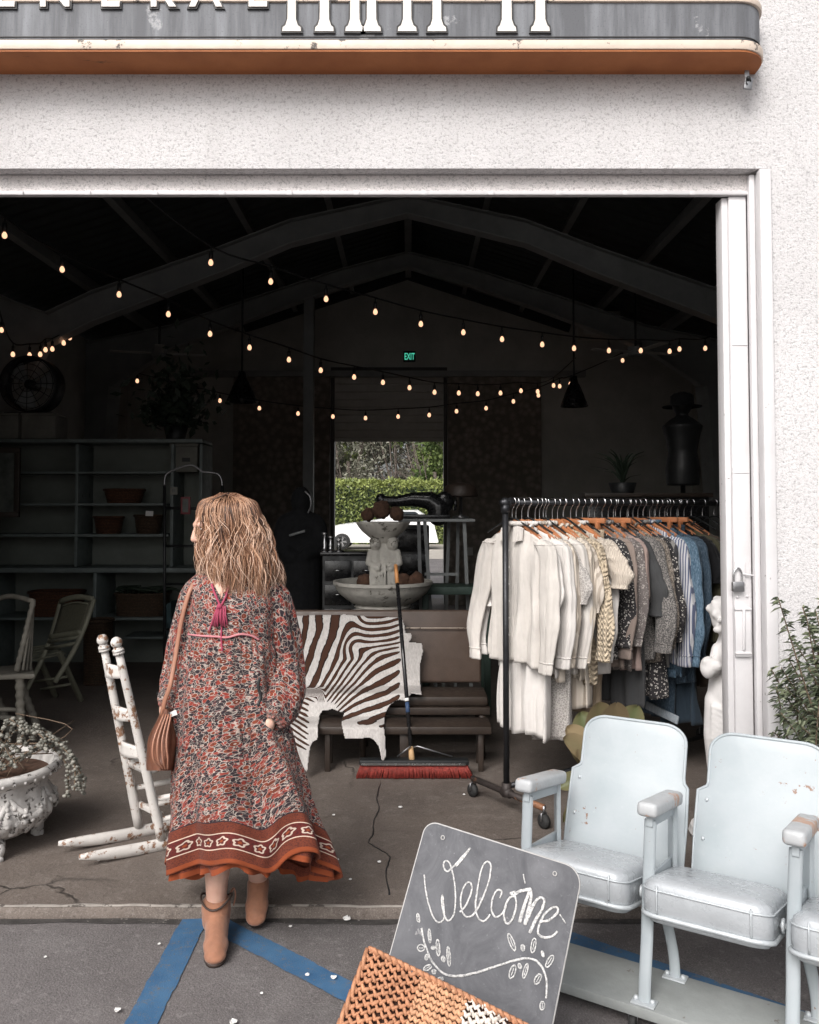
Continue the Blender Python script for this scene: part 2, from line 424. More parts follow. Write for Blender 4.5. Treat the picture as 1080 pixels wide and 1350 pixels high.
# ---- theatre seats
t = NT('pale_blue_seat_paint')
n = t.noise(5, 6, .65); c = t.mix(t.mapr(n, .3, .7), (.31, .35, .37), (.37, .40, .42))
c = t.mix(t.mapr(t.noise(3, 4, .6, t.scalevec((1, 1, 2.5))), .55, .8, 0, .35), c, (.44, .47, .48))
c = t.mix(t.mapr(t.noise(60, 3, .7), .64, .70, 0, .6), c, (.38, .41, .42))
sp = t.mapr(t.math('ADD', t.math('MULTIPLY', t.noise(34, 6, .7), .65), t.math('MULTIPLY', t.noise(6, 2), .35)), .63, .645); c = t.mix(sp, c, (.22, .13, .09))
M['seat_blue'] = t.done(c, t.mapr(n, .3, .7, .33, .5), 0, t.bump(t.math('SUBTRACT', t.noise(26, 4), sp), .12, .004), .5)
M['seat_vinyl'] = mat('silvered_vinyl_cushion', (.39, .41, .43), .3, .12, .12, 7, .35, 34, wear=(.33, .24, .21, 1), ws=5, wt=.73)
M['seat_rim'] = mat('grey_seat_rim_paint', (.47, .50, .52), .4, .2, .2, 18, .2, wear=(.12, .09, .08, 1), ws=24, wt=.63)
M['arm_wood'] = mat('worn_grey_armrest', (.38, .39, .40), .42, 0, .12, 12, .25, wear=(.40, .235, .155, 1), ws=9, wt=.515)
M['board'] = mat('grey_painted_plank', (.26, .275, .27), .6, 0, .2, 6, .4, 60, wear=(.15, .13, .12, 1), ws=18, wt=.64)
M['rubber'] = mat('black_rubber', (.02, .02, .02), .8)
# ---- chalkboard
t = NT('dusty_chalkboard'); sm = t.noise(7, 7, .7, t.scalevec((1, 1, .6), None, (0, .6, 0)), 1.5); n = t.noise(90, 4, .7)
c = t.mix(t.mapr(sm, .35, .7), (.066, .067, .075), (.135, .136, .147)); c = t.mix(t.mapr(n, .62, .75, 0, .5), c, (.26, .26, .27))
c = t.mix(t.mapr(t.noise(14, 6, .7), .66, .70, 0, .7), c, (.34, .33, .33))
M['chalkboard'] = t.done(c, .75, 0, t.bump(n, .15, .002))
t = NT('dusty_chalk_line'); n = t.noise(170, 3, .7)
M['chalk'] = t.done(t.mix(t.mapr(n, .36, .56), (.24, .24, .24), (.58, .57, .56)), .95, 0, t.bump(n, .5, .002))
M['sign_edge'] = mat('pale_worn_edge', (.42, .41, .40), .6, 0, .1, 12, .3, wear=(.2, .15, .13, 1), ws=30, wt=.6)
# ---- straw
def straw(name, a, b):
    return mat(name, a, .75, 0, .3, 40, .5, 150, wear=b, ws=60, wt=.6)
M['straw_rust'] = straw('rust_straw', (.46, .215, .115), (.28, .10, .05, 1))
M['straw_tan'] = straw('tan_straw', (.56, .30, .17), (.4, .2, .11, 1))
M['straw_white'] = straw('bleached_straw', (.72, .64, .57), (.5, .42, .36, 1))
M['gap_shade'] = mat('weave_gap_shade', (.06, .025, .015), .9)
# ---- plants
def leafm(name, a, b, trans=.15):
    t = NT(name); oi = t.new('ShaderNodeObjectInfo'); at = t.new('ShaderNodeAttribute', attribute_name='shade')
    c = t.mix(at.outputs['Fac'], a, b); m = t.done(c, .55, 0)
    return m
M['rosemary'] = leafm('rosemary_leaf', (.035, .05, .026), (.17, .19, .115))
M['stem'] = mat('woody_stem', (.13, .09, .06), .8)
M['sedum'] = leafm('grey_sedum_leaf', (.06, .06, .047), (.24, .23, .20))
M['bigleaf'] = leafm('broad_olive_leaf', (.06, .085, .03), (.24, .18, .10))
M['hedge_leaf'] = leafm('yellow_green_hedge_leaf', (.045, .075, .02), (.26, .30, .085))
M['tree_leaf'] = leafm('bright_tree_leaf', (.055, .095, .025), (.25, .32, .10))
M['grey_leaf'] = leafm('grey_olive_leaf', (.06, .065, .04), (.26, .25, .2))
M['bark'] = mat('grey_bark', (.16, .13, .11), .9, 0, .4, 6, .8, 30)
# ---- person
M['skin'] = None
t = NT('skin'); n = t.noise(14, 4)
M['skin'] = t.done(t.mix(t.mapr(n, .3, .7), (.56, .33, .25), (.64, .40, .31)), .5, 0, t.bump(t.noise(300, 2), .08, .001), .35, None, None, 0, .12)
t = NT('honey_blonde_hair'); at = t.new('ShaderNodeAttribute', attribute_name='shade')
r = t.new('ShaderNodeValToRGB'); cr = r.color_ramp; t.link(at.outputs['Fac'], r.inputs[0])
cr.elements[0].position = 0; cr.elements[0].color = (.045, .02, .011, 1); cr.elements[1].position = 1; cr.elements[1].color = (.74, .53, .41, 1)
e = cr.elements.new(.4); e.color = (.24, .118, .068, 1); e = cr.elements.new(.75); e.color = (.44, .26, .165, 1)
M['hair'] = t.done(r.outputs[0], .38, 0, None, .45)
M['suede'] = mat('tan_suede', (.30, .135, .078), .85, 0, .28, 16, .35, 110, sheen=.2)
M['sole'] = mat('dark_boot_sole', (.045, .028, .022), .7)
M['pink_cord'] = mat('raspberry_cord', (.36, .05, .10), .8)
# printed dress
def dress_mat(border):
    t = NT('paisley_border_dress' if border else 'paisley_dress'); uv = t.co('UV')
    w = t.noise(26, 3, .6, uv, 0, 'Color')
    vm = t.new('ShaderNodeVectorMath', operation='MULTIPLY_ADD'); t.link(w, vm.inputs[0]); vm.inputs[1].default_value = (.011, .011, 0); t.link(uv, vm.inputs[2])
    q = vm.outputs[0]
    d1 = t.voro(37, 'F1', 'Distance', q, .75); col = t.voro(37, 'F1', 'Color', q, .75)
    sepc = t.new('ShaderNodeSeparateColor'); t.link(col, sepc.inputs[0]); rnd = sepc.outputs[0]
    d2 = t.voro(100, 'F1', 'Distance', q, 1); sc2 = t.new('ShaderNodeSeparateColor'); t.link(t.voro(84, 'F1', 'Color', q, 1), sc2.inputs[0]); rn2 = sc2.outputs[1]; e2 = t.voro(84, 'DISTANCE_TO_EDGE', 'Distance', q, 1)
    wv = t.new('ShaderNodeTexWave', wave_type='RINGS', rings_direction='SPHERICAL'); wv.inputs['Scale'].default_value = 14; wv.inputs['Distortion'].default_value = 9; wv.inputs['Detail'].default_value = 1; wv.inputs['Detail Scale'].default_value = 3
    t.link(q, wv.inputs['Vector'])
    dark = (.022, .016, .02); white = (.36, .305, .27); red = (.12, .025, .013); rust = (.17, .036, .018)
    c = t.mix(t.mapr(d2, .30, .36), (.05, .022, .022), t.mix(t.mapr(rn2, .64, .66), dark, (.22, .032, .022)))
    c = t.mix(t.mapr(e2, .016, .034, 1, 0), c, white)                      # curling vine lines
    c = t.mix(t.math('MULTIPLY', t.mapr(wv.outputs['Fac'], .93, .97), .9), c, white)
    c = t.mix(t.mapr(d2, .20, .24, 1, 0), c, t.mix(t.mapr(rn2, .35, .37), red, (.12, .02, .03)))
    c = t.mix(t.mapr(d1, .37, .39, 1, 0), c, white)
    c = t.mix(t.mapr(d1, .325, .345, 1, 0), c, t.mix(t.mapr(rnd, .45, .47), red, rust))
    c = t.mix(t.mapr(d1, .11, .13, 1, 0), c, t.mix(t.mapr(rnd, .6, .62), white, dark))
    if border:
        sx = t.new('ShaderNodeSeparateXYZ'); t.link(uv, sx.inputs[0]); u, v = sx.outputs[0], sx.outputs[1]
        wob = t.math('MULTIPLY', t.math('SUBTRACT', t.noise(8, 2, .5, uv), .5), .008); vv = t.math('ADD', v, wob)
        oran = (.22, .048, .016)
        speck = t.mapr(t.noise(220, 2, .6, uv), .5, .58)
        b = t.mix(speck, (.135, .032, .016), (.075, .018, .013))
        fu = t.math('SUBTRACT', t.math('FRACT', t.math('DIVIDE', u, .046)), .5); fv = t.math('DIVIDE', t.math('SUBTRACT', vv, .088), .046)
        rr = t.math('SQRT', t.math('ADD', t.math('MULTIPLY', fu, fu), t.math('MULTIPLY', fv, fv)))
        ang = t.math('ARCTAN2', fv, fu)
        rp = t.math('ADD', .30, t.math('MULTIPLY', t.math('SINE', t.math('MULTIPLY', ang, 5)), .05))
        ring = t.math('ABSOLUTE', t.math('SUBTRACT', rr, rp))
        band = t.mix(t.mapr(ring, .05, .075, 1, 0), t.mix(t.mapr(t.noise(160, 2, .6, uv), .5, .6), (.10, .016, .013), (.06, .011, .011)), (.48, .38, .31))
        band = t.mix(t.mapr(rr, .09, .12, 1, 0), band, oran)
        def inside(a, bb): return t.math('MULTIPLY', t.math('GREATER_THAN', vv, a), t.math('LESS_THAN', vv, bb))
        c = t.mix(t.math('LESS_THAN', vv, .165), c, b)
        c = t.mix(inside(.062, .116), c, band)
        c = t.mix(inside(.058, .062), c, (.55, .42, .33)); c = t.mix(inside(.116, .120), c, (.55, .42, .33))
        c = t.mix(inside(.161, .165), c, dark)
        c = t.mix(t.math('LESS_THAN', vv, .020), c, oran)
    h = t.noise(60, 3, .6, uv)
    return t.done(c, .85, 0, t.bump(h, .25, .004), .25, .05)
M['dress'] = dress_mat(True); M['sleeve'] = dress_mat(False)
# zebra
t = NT('zebra_hide'); at = t.new('ShaderNodeAttribute', attribute_name='stripe'); wh = t.new('ShaderNodeAttribute', attribute_name='pale')
n = t.math('MULTIPLY', t.math('SUBTRACT', t.noise(9, 4, .6), .5), 1.6)
sn = t.math('ADD', t.math('SINE', t.math('ADD', t.math('MULTIPLY', at.outputs['Fac'], 2*pi), n)), t.math('MULTIPLY', t.math('SUBTRACT', t.noise(7, 3), .46), 2.1))
sn = t.math('SUBTRACT', sn, t.math('MULTIPLY', wh.outputs['Fac'], 3))
dk = t.mapr(sn, .02, .12); core = t.mapr(sn, .35, .6)
fur = t.noise(120, 3, .7, t.scalevec((1, 1, .3)))
c = t.mix(dk, t.mix(t.mapr(fur, .3, .7), (.38, .355, .34), (.56, .535, .515)), t.mix(core, (.014, .010, .009), (.055, .026, .017)))
M['zebra'] = t.done(c, .9, 0, t.bump(fur, .3, .003), .15)
M['bulb'] = None
t = NT('warm_bulb_glass'); M['bulb'] = t.done((.5, .28, .16, 1), .2, 0, None, None, None, (1, .55, .33, 1), .9)
t = NT('exit_letters_lit'); M['exit'] = t.done((.02, .2, .12, 1), .5, 0, None, None, None, (.10, .75, .5, 1), .45)
M['car_white'] = mat('white_car_paint', (.78, .78, .78), .2, 0, .02, 3, 0)
M['glass_dark'] = mat('dark_window_glass', (.03, .035, .04), .08, 0, .1, 3, 0)
M['alloy'] = mat('alloy_rim', (.45, .45, .46), .35, .8, .1, 9, 0)
M['tan_ground'] = mat('pale_dusty_ground', (.36, .33, .29), .9, 0, .2, 1, .3, 20)
# ================================================================== SETTING
AZ = -.04      # asphalt level; the shop slab is at z = 0
m = MB(); m.grid(lambda u, v: V(-150+300*u, -60+300*v, AZ-.002), 30, 30); m.build('asphalt_ground', M['asphalt'], kind='structure')
YE = 3.41      # slab edge
m = MB()
def slab_top(u, v):
    x = -6+12*u; y = YE + (14.9-YE)*v
    if v == 0: y += .012*N3(x*3)+.006*N3(x*14)
    return V(x, y, .0)
nx = 160
m.grid(slab_top, nx, 40)
def slab_lip(u, v):
    x = -6+12*u; y = YE+.012*N3(x*3)+.006*N3(x*14)
    return [V(x, y, 0), V(x, y-.012-.006*N3(x*9, 4), -.012), V(x, y-.014, AZ-.01)][int(round(v*2))]
m.grid(slab_lip, nx, 2)
m.build('concrete_floor', M['concrete'], kind='structure')
# pale chipped lip of the slab and dark line in the joint
m = MB(); 
def lip(u, v):
    x = -6+12*u; y = YE-.006+.012*N3(x*3)+.006*N3(x*14)
    w = .018+.02*abs(N3(x*5, 7))
    return V(x, y+.004+w*v, .0035*sin(pi*v)+.0016)
m.grid(lip, 300, 3); m.build('slab_edge_kerb', mat('bare_cement_lip', (.33, .30, .27), .9, 0, .3, 9, .6, 50, wear=(.10, .085, .075, 1), ws=13, wt=.53), kind='structure')
m = MB()
def joint(u, v):
    x = -6+12*u; y = YE-.018+.012*N3(x*3); return V(x, y-(.035+.03*N3(x*4, 2))*v, AZ+.001+.001*(1-v))
m.grid(joint, 300, 2); m.build('dark_joint_path', mat('dark_joint', (.05, .045, .042), .95, 0, .6, 20, .8, 60, wear=(.24, .22, .2, 1), ws=35, wt=.6), kind='structure')
def strip(p0, p1, w, name='blue_parking_line'):
    p0, p1 = Vector(p0), Vector(p1); d = (p1-p0).normalized(); n = V(-d.y, d.x, 0); L = (p1-p0).length
    m = MB()
    m.grid(lambda u, v: p0+d*(L*v)+n*(w*(u-.5)+.006*N3(v*L*9, u*3)+.004*N3(v*L*31, u*5)) + V(0, 0, .002), 2, max(4, int(L*50)))
    m.build(name, M['blue_paint'], kind='structure')
apex = G(262, 1203, AZ)
strip(apex, G(150, 1420, AZ), .105)
p2 = G(300, 1236, AZ); strip(G(277, 1214, AZ)+V(0, 0, .0015), G(520, 1340, AZ)+V(0, 0, .0015), .10)
strip(G(745, 1236, AZ), G(1080, 1352, AZ), .10)
# crack in the slab, as a thin flat black line laid on the floor
ck = [(502, 1032), (497, 1052), (500, 1066), (493, 1082), (492, 1100), (486, 1110), (501, 1120), (514, 1130), (509, 1150), (514, 1180)]
pts = smooth_path([G(x, y, .0012) for x, y in ck], 5)
pts = [p+V(.006*N3(i*.9), .006*N3(i*.7, 5), 0) for i, p in enumerate(pts)]
m = MB(); m.tube(pts, lambda t: .0022+.002*abs(sin(t*17)), 5, flat=(1, .3)); m.build('floor_crack_path', M['black'], kind='structure')

# ---- building: one thing with parts
bld = thing('warehouse_shop', 'white stucco warehouse shop with wide open doorway and dark gabled interior', 'building', (0, 3.5, 0))
WY0, WY1 = 3.50, 3.74; LX, RX = -3.0, 1.527; LZ = P(0, 222, WY0).z
m = MB()
m.mm((-7, WY0, LZ), (7, WY1, 5.0)); m.mm((RX, WY0, -.03), (7, WY1, LZ)); m.mm((-7, WY0, -.03), (LX, WY1, LZ))
fw = m.build('front_wall', M['stucco'], bld)
HB = WY0+.065; zt = P(0, 256, HB).z
m = MB(); m.mm((LX, HB, zt+.012), (RX-.052, HB+.03, LZ-.003)); m.build('header_board', M['soffit'], bld)
# metal track lip along the inner edge of the soffit
m = MB()
m.mm((LX, HB-.012, zt-.006), (RX-.056, HB+.02, zt+.0115))
for k in range(16): 
    x = LX+.15+k*.29; m.mm((x, HB-.018, zt-.009), (x+.025, HB-.0125, zt+.008))
m.build('door_track', M['white_trim'], bld, bevel=.003)
m = MB()   # trim round the right side of the opening
xo = RX
m.mm((xo-.042, WY0-.014, -.02), (xo+.006, WY0+.03, LZ-.006)); m.mm((xo-.068, WY0+.034, -.02), (xo-.044, WY0+.064, LZ-.012)); m.mm((xo-.04, WY0+.033, -.02), (xo-.002, WY1+.02, LZ-.012))
m.build('door_jamb', M['white_trim'], bld, bevel=.004)
m = MB(); m.mm((xo-.006, WY0-.012, 2.72), (xo+.008, WY0-.0155, 2.98)); 
# stacked sliding door leaf, edge showing
LY = WY0+.07
lx0, lx1 = P(954, 500, LY+.02).x, P(987, 500, LY).x
m = MB(); m.mm((lx0+.026, LY, .01), (lx1, LY+.08, zt-.008)); m.mm((lx0, LY+.014, .01), (lx0+.0245, LY+.085, zt-.010))
for z in (.5, 1.1, 1.75, 2.3): m.mm((lx0+.03, LY-.003, z), (lx1-.004, LY-.0005, z+.003))
leaf = m.build('sliding_door', M['white_trim'], bld, bevel=.005)
# door hardware: bolt box with handle
hy = LY-.003
def dp(px, py): return P(px, py, hy)
m = MB(); a, b = dp(968, 800), dp(990, 865)
m.mm((a.x, hy-.012, b.z), (b.x-.002, hy, a.z)); m.mm((a.x-.002, hy-.018, a.z-.012), (b.x-.001, hy-.0005, a.z-.004)); m.mm((a.x-.002, hy-.018, b.z+.01), (b.x-.001, hy-.0005, b.z+.018))
m.cyl(dp(979, 802)+V(0, -.016, 0), dp(979, 856)+V(0, -.016, 0), .006)
for px, py in ((972, 787), (985, 786), (974, 861), (986, 861)): m.sphere(dp(px, py), .006)
m.build('handle', M['white_trim'], leaf, bevel=.001)
m = MB(); a, b = dp(968, 740), dp(982, 770); m.mm((a.x, hy-.006, b.z), (b.x, hy, a.z)); m.tube([dp(976, 756)+V(0, -.008, 0), dp(988, 758)+V(0, -.012, 0), dp(996, 759)+V(0, -.004, 0)], .004)
m.build('hasp', M['white_trim'], leaf, bevel=.001)
# interior shell
BY = 14.0; EX = 4.76; EZ = 3.99; AX = -.02; APZ = P(540, 365, BY).z
m = MB(); m.mm((-EX-.15, WY1+.001, -.03), (-EX, BY, EZ+.1)); m.build('side_wall', M['dark_wall'], bld)
m = MB(); m.mm((EX, WY1+.001, -.03), (EX+.15, BY, EZ+.1)); m.build('side_wall', M['dark_wall'], bld)
dx0, dx1 = P(441, 600, BY).x, P(585, 600, BY).x; dzt = P(0, 490, BY).z; dzo = P(0, 582, BY).z
m = MB()
m.mm((-EX, BY, -.03), (dx0, BY+.2, EZ)); m.mm((dx1, BY, -.03), (EX, BY+.2, EZ)); m.mm((dx0, BY, dzt), (dx1, BY+.2, EZ))
vs = [V(-EX, BY, EZ), V(EX, BY, EZ), V(EX, BY, EZ+.45), V(AX, BY, APZ+.46), V(-EX, BY, EZ+.45)]; m.add(vs + [v+V(0, .2, 0) for v in vs], [(0, 1, 2, 3, 4), (9, 8, 7, 6, 5), (0, 5, 6, 1), (1, 6, 7, 2), (2, 7, 8, 3), (3, 8, 9, 4), (4, 9, 5, 0)], smooth=False)
m.build('back_wall', M['dark_wall'], bld)
m = MB(); m.mm((dx0+.002, BY+.02, dzo), (dx1-.002, BY+.06, dzt-.003)); 
for k in range(9): m.cyl((dx0+.01, BY+.02, dzo+.06+k*.13), (dx1-.01, BY+.02, dzo+.06+k*.13), .012, n=6)
m.build('roller_curtain', M['curtain_panel'], bld)
m = MB(); w = .05
m.mm((dx0-.06, BY-.03, 0), (dx0, BY-.001, dzt)); m.mm((dx1, BY-.03, 0), (dx1+.06, BY-.001, dzt)); m.mm((dx0-.06, BY-.032, dzt+.001), (dx1+.06, BY-.001, dzt+.07)); m.build('door_frame', M['dark_wood'], bld)
# papered panels either side of the back door, header band
z5 = P(0, 497, BY-.1).z
m = MB(); m.mm((P(310, 500, BY).x, BY-.12, 0), (dx0-.07, BY-.04, z5)); m.build('papered_panel', M['wallpaper'], bld)
m = MB(); m.mm((dx1+.07, BY-.12, 0), (P(712, 500, BY).x, BY-.04, z5)); m.build('papered_panel', M['wallpaper'], bld)
m = MB(); y9 = BY-.15
for s_ in (-1, 1): m.bar(P(537, 362, y9), P(537+s_*215, 432, y9), .05, .16)
m.build('gable_dark_strip', M['black'], bld)  # added black strips that darken the gable above its paler part
m = MB(); m.mm((P(250, 500, BY).x, BY-.16, z5+.003), (P(770, 500, BY).x, BY-.03, z5+.10)); m.build('header_beam', M['steel_frame'], bld)
# roof: two corrugated slopes
def roofz(x): return APZ+.16 - abs(x-AX)*.315
m = MB()
for sgn in (-1, 1):
    m.grid(lambda u, v: V(AX+sgn*(EX+.4)*v, WY1+.02+(BY+.3-WY1)*u, roofz(AX+(EX+.4)*v)+.012*sin(u*2*pi*52)), 312, 6)
m.build('roof', M['dark_roof'], bld, solid=.03)
for i, fx in enumerate((-3.9, -2.9, -1.9, -.95, .95, 1.9, 2.9, 3.9)):
    m = MB(); z = roofz(AX+fx)-.03; m.box((AX+fx, (WY1+BY)/2, z-.09), (.07, BY-WY1-.1, .16), (0, math.copysign(.3, fx), 0)); m.build('purlin', M['steel_frame'], bld)
m = MB(); m.box((AX, (WY1+BY)/2, roofz(AX)-.16), (.10, BY-WY1-.1, .12)); m.build('ridge_beam', M['steel_frame'], bld)
# rigid steel frames with tapering haunches
def frame(Y, flange):
    lo = []
    for px, py in flange: lo.append(P(px, py, Y))
    half = [(p.x, p.z) for p in lo]
    ap = half[0]
    m = MB()
    for sgn in (-1, 1):
        prev = None
        L = [(AX+sgn*abs(x-ap[0]), z) for x, z in half] + [(AX+sgn*(EX-.45), half[-1][1]-.55), (AX+sgn*(EX-.25), 0)]
        U = [(x, min(z+.20+.06*abs(x-AX)*.6, roofz(x)-.1)) for x, z in L[:-2]] + [(AX+sgn*(EX-.05), roofz(EX)-.15), (AX+sgn*(EX-.02), 0)]
        for k in range(len(L)-1):
            a, b, c, d = L[k], L[k+1], U[k+1], U[k]
            q = [V(a[0], Y, a[1]), V(b[0], Y, b[1]), V(c[0], Y, c[1]), V(d[0], Y, d[1])]
            if sgn > 0: m.add([v+V(0, -.006, 0) for v in q]+[v+V(0, .006, 0) for v in q], [(0, 1, 2, 3), (7, 6, 5, 4)], smooth=False)
            else: m.add([v+V(0, -.006, 0) for v in q]+[v+V(0, .006, 0) for v in q], [(3, 2, 1, 0), (4, 5, 6, 7)], smooth=False)
            m.bar(q[0]+V(0, 0, -.008), q[1]+V(0, 0, -.008), .18, .014, 1, up=(0, 0, 1)); 
            m.bar(q[3]+V(0, 0, .008), q[2]+V(0, 0, .008), .18, .014)
    m.build('roof_frame', [M['steel_frame'], M['flange']], bld)
frame(9.4, [(535, 283), (690, 322), (780, 360), (950, 425), (1010, 455)])
frame(12.2, [(537, 352), (620, 376), (720, 412), (850, 460)])
m = MB(); m.mm((P(401, 500, 12.2).x, 12.12, 0), (P(414, 500, 12.2).x, 12.28, 4.75)); m.build('column', M['steel_frame'], bld)
m = MB(); p = P(790, 425, 12.6); m.mm((p.x-.25, 12.5, p.z-.2), (p.x+.3, 13.0, p.z+.15)); m.build('duct_box', M['curtain_panel'], bld)
m = MB(); p = P(620, 727, BY-.13); m.box(p, (.09, .012, .13)); m.build('outlet_cover', M['curtain_panel'], bld, bevel=.003)

# ---- shop sign across the top
SY = 3.327; sz0 = P(0, 65, SY).z; sz1 = P(0, 4, SY).z; sxr = P(1009, 50, SY+.05).x
sg = thing('shop_fascia_sign', 'long weathered slate grey shop sign with rust orange underside above doorway', 'sign', (-.5, SY, sz0))
def outline(x1, r=.13, y0=SY, y1=WY0+.03):
    pts = [(-4.5, y0)]
    for k in range(9):
        a = -pi/2+pi/2*k/8; pts.append((x1-r+r*cos(a), y0+r+r*sin(a)))
    pts += [(x1, y1), (-4.5, y1)]; return pts
def slabz(m, pts, z0, z1, mi=0):
    n = len(pts); vs = [V(x, y, z0) for x, y in pts]+[V(x, y, z1) for x, y in pts]
    m.add(vs, [tuple(range(n-1, -1, -1)), tuple(range(n, 2*n))]+[(i, (i+1) % n, n+(i+1) % n, n+i) for i in range(n)], mi, smooth=False)
zc = P(0, 52, SY).z
m = MB(); slabz(m, outline(sxr), zc, sz1); slabz(m, outline(1.215), sz1+.035, sz1+.85); m.build('board', M['slate'], sg, smooth_ang=35)
m = MB(); slabz(m, outline(sxr+.012, .14, SY-.012), sz0-.004, zc-.006); slabz(m, outline(sxr+.010, .14, SY-.010), sz1+.002, sz1+.03); m.build('cream_moulding', M['cream_trim'], sg, bevel=.004)
m = MB(); slabz(m, outline(sxr+.002, .13, SY-.003), zc-.0055, zc+.001); slabz(m, outline(sxr+.002, .13, SY-.003), zc+.008, zc+.012); m.build('pinstripe', M['letter_edge'], sg)
m = MB(); slabz(m, outline(sxr+.006, .135, SY-.006), sz0-.012, sz0-.0045); m.build('underside', M['orange'], sg)
def text_mesh(s, h, ext, off=0):
    cu = bpy.data.curves.new('t', 'FONT'); cu.body = s; cu.size = h/.73; cu.extrude = ext; cu.offset = off; cu.align_x = 'CENTER'
    o = bpy.data.objects.new('t', cu); SC.collection.objects.link(o)
    dg = bpy.context.evaluated_depsgraph_get(); me = bpy.data.meshes.new_from_object(o.evaluated_get(dg))
    SC.collection.objects.unlink(o); bpy.data.objects.remove(o); bpy.data.curves.remove(cu); return me
def letter(ch, c, h, parent, wide=1.0):
    for off, ext, mt, nm, dy in ((.010, .004, M['letter_edge'], 'letter_outline', -.0045), (.003, .008, M['letter'], 'letter', -.006)):
        me = text_mesh(ch, h, ext, off); inv = rmat(parent).inverted()
        for v in me.vertices: v.co = inv @ V(c.x+v.co.x*wide, c.y+dy-v.co.z, c.z+v.co.y)
        me.materials.clear(); me.materials.append(mt); o = bpy.data.objects.new(nm, me); SC.collection.objects.link(o)
        if nm == 'letter': o.parent = parent; top = o
        else: o.parent = parent; und = o
    und.parent = top
for ch, px, w in (('G', -62, 1.0), ('E', 8, 1.0), ('N', 74, 1.05), ('E', 146, 1.0), ('R', 214, 1.05), ('A', 272, 1.1), ('L', 339, 1.0)):
    letter(ch, P(px, 10, SY), .135, sg, w*.92)
# tall serifed letter stems of the second word (only their feet are in the photo)
for px, st in ((385, .017), (428, .019), (468, .019), (490, .019), (537, .017), (576, .018), (668, .020), (712, .020)):
    b = P(px, 43, SY); H = .42
    def stem(m, g, dy):
        pr = [(-.038-g, -g), (.038+g, -g), (.036+g, .016+g), (st+.008+g, .024+g), (st+g, .05), (st*.9+g, H*.5), (st+g, H-.05), (st+.008+g, H-.024-g), (.036+g, H-.016), (.036+g, H+g), (-.036-g, H+g), (-.036-g, H-.016), (-st-.008-g, H-.024-g), (-st-g, H-.05), (-st*.9-g, H*.5), (-st-g, .05), (-st-.008-g, .024+g), (-.036-g, .016+g)]
        m.poly(pr, .010, Matrix.Translation(b+V(0, dy, 0)) @ Matrix.Rotation(pi/2, 4, 'X'))
    m = MB(); stem(m, 0, -.0075); t_ = m.build('letter', M['letter'], sg)
    m = MB(); stem(m, .0065, -.0045); o = m.build('letter_outline', M['letter_edge'], sg); o.parent = t_
# small hanging hook plate below the sign end
hk = thing('hook_plate', 'small pale metal hook plate hanging under right end of sign', 'hook', P(985, 95, 3.42))
m = MB(); p = P(985, 100, 3.42); m.box(p, (.02, .004, .05)); m.box(p+V(.002, -.006, -.035), (.034, .012, .05), (0, .15, 0)); m.build('plate', M['steel'], hk, bevel=.003)
m = MB(); m.sphere(p+V(0, -.014, -.018), .010); m.tube([p+V(.01*cos(a), -.014, -.03+.014*sin(a)) for a in [k*.4 for k in range(12)]], .0028, 6); m.build('ring', M['black'], hk)
# padlock on the hasp
pl = thing('padlock', 'steel padlock hanging from the hasp on the white sliding door', 'padlock', dp(969, 780)+V(0, -.02, 0))
p = dp(971, 773)+V(0, -.017, 0)
m = MB(); m.box(p, (.05, .022, .042)); m.build('lock_body', M['steel'], pl, bevel=.004)
m = MB(); m.tube(smooth_path([p+V(-.016, 0, .015), p+V(-.016, 0, .06), p+V(0, 0, .08), p+V(.016, 0, .06), p+V(.016, 0, .015)], 5), .0045, 8); m.build('shackle', M['chrome'], pl)
# exit sign
ex = thing('exit_sign', 'small green lit EXIT sign high on the dark back wall', 'sign', P(540, 476, BY-.02))
e0, e1 = P(532, 463, BY-.04), P(548, 477, BY-.04)
m = MB(); m.mm((e0.x, BY-.06, e1.z), (e1.x, BY-.002, e0.z)); m.build('housing', M['black'], ex, bevel=.006)
me = text_mesh('EXIT', .115, .003, .002); inv = rmat(ex).inverted(); cc = (e0+e1)/2
wd = max(v.co.x for v in me.vertices)-min(v.co.x for v in me.vertices)
for v in me.vertices: v.co = inv @ V(cc.x+v.co.x*.17/wd, BY-.063-v.co.z, cc.z-.055+v.co.y)
me.materials.clear(); me.materials.append(M['exit']); o = bpy.data.objects.new('lettering', me); SC.collection.objects.link(o); o.parent = ex

# ================================================================== BEYOND THE BACK DOOR
def leaves(mb, n, fn, size, shade, dirn=None, flat=.45, seed=1):
    """many small leaf faces scattered by fn(rng) -> (point, outward)"""
    rng = random.Random(seed); vs = mb.v
    sh = mb.at.setdefault('shade', [0.0]*len(mb.v))
    while len(sh) < len(mb.v): sh.append(.3)
    for i in range(n):
        p, o = fn(rng); s = size*rng.uniform(.6, 1.35)
        d = Vector((rng.gauss(0, 1), rng.gauss(0, 1), rng.gauss(0, 1))) + Vector(o)*.6; d.normalize()
        t = d.cross(Vector((rng.gauss(0, 1), rng.gauss(0, 1), rng.gauss(0, 1)))).normalized()
        a = p; b = p+d*s*.5+t*s*flat*.5; c = p+d*s; e = p+d*s*.5-t*s*flat*.5
        mb.add([a, b, c, e], [(0, 1, 2, 3)]); k = shade(rng, p)
        sh += [k, k, k, k]
def fill_at(mb):
    for k, d in mb.at.items():
        while len(d) < len(mb.v): d.append(.3)
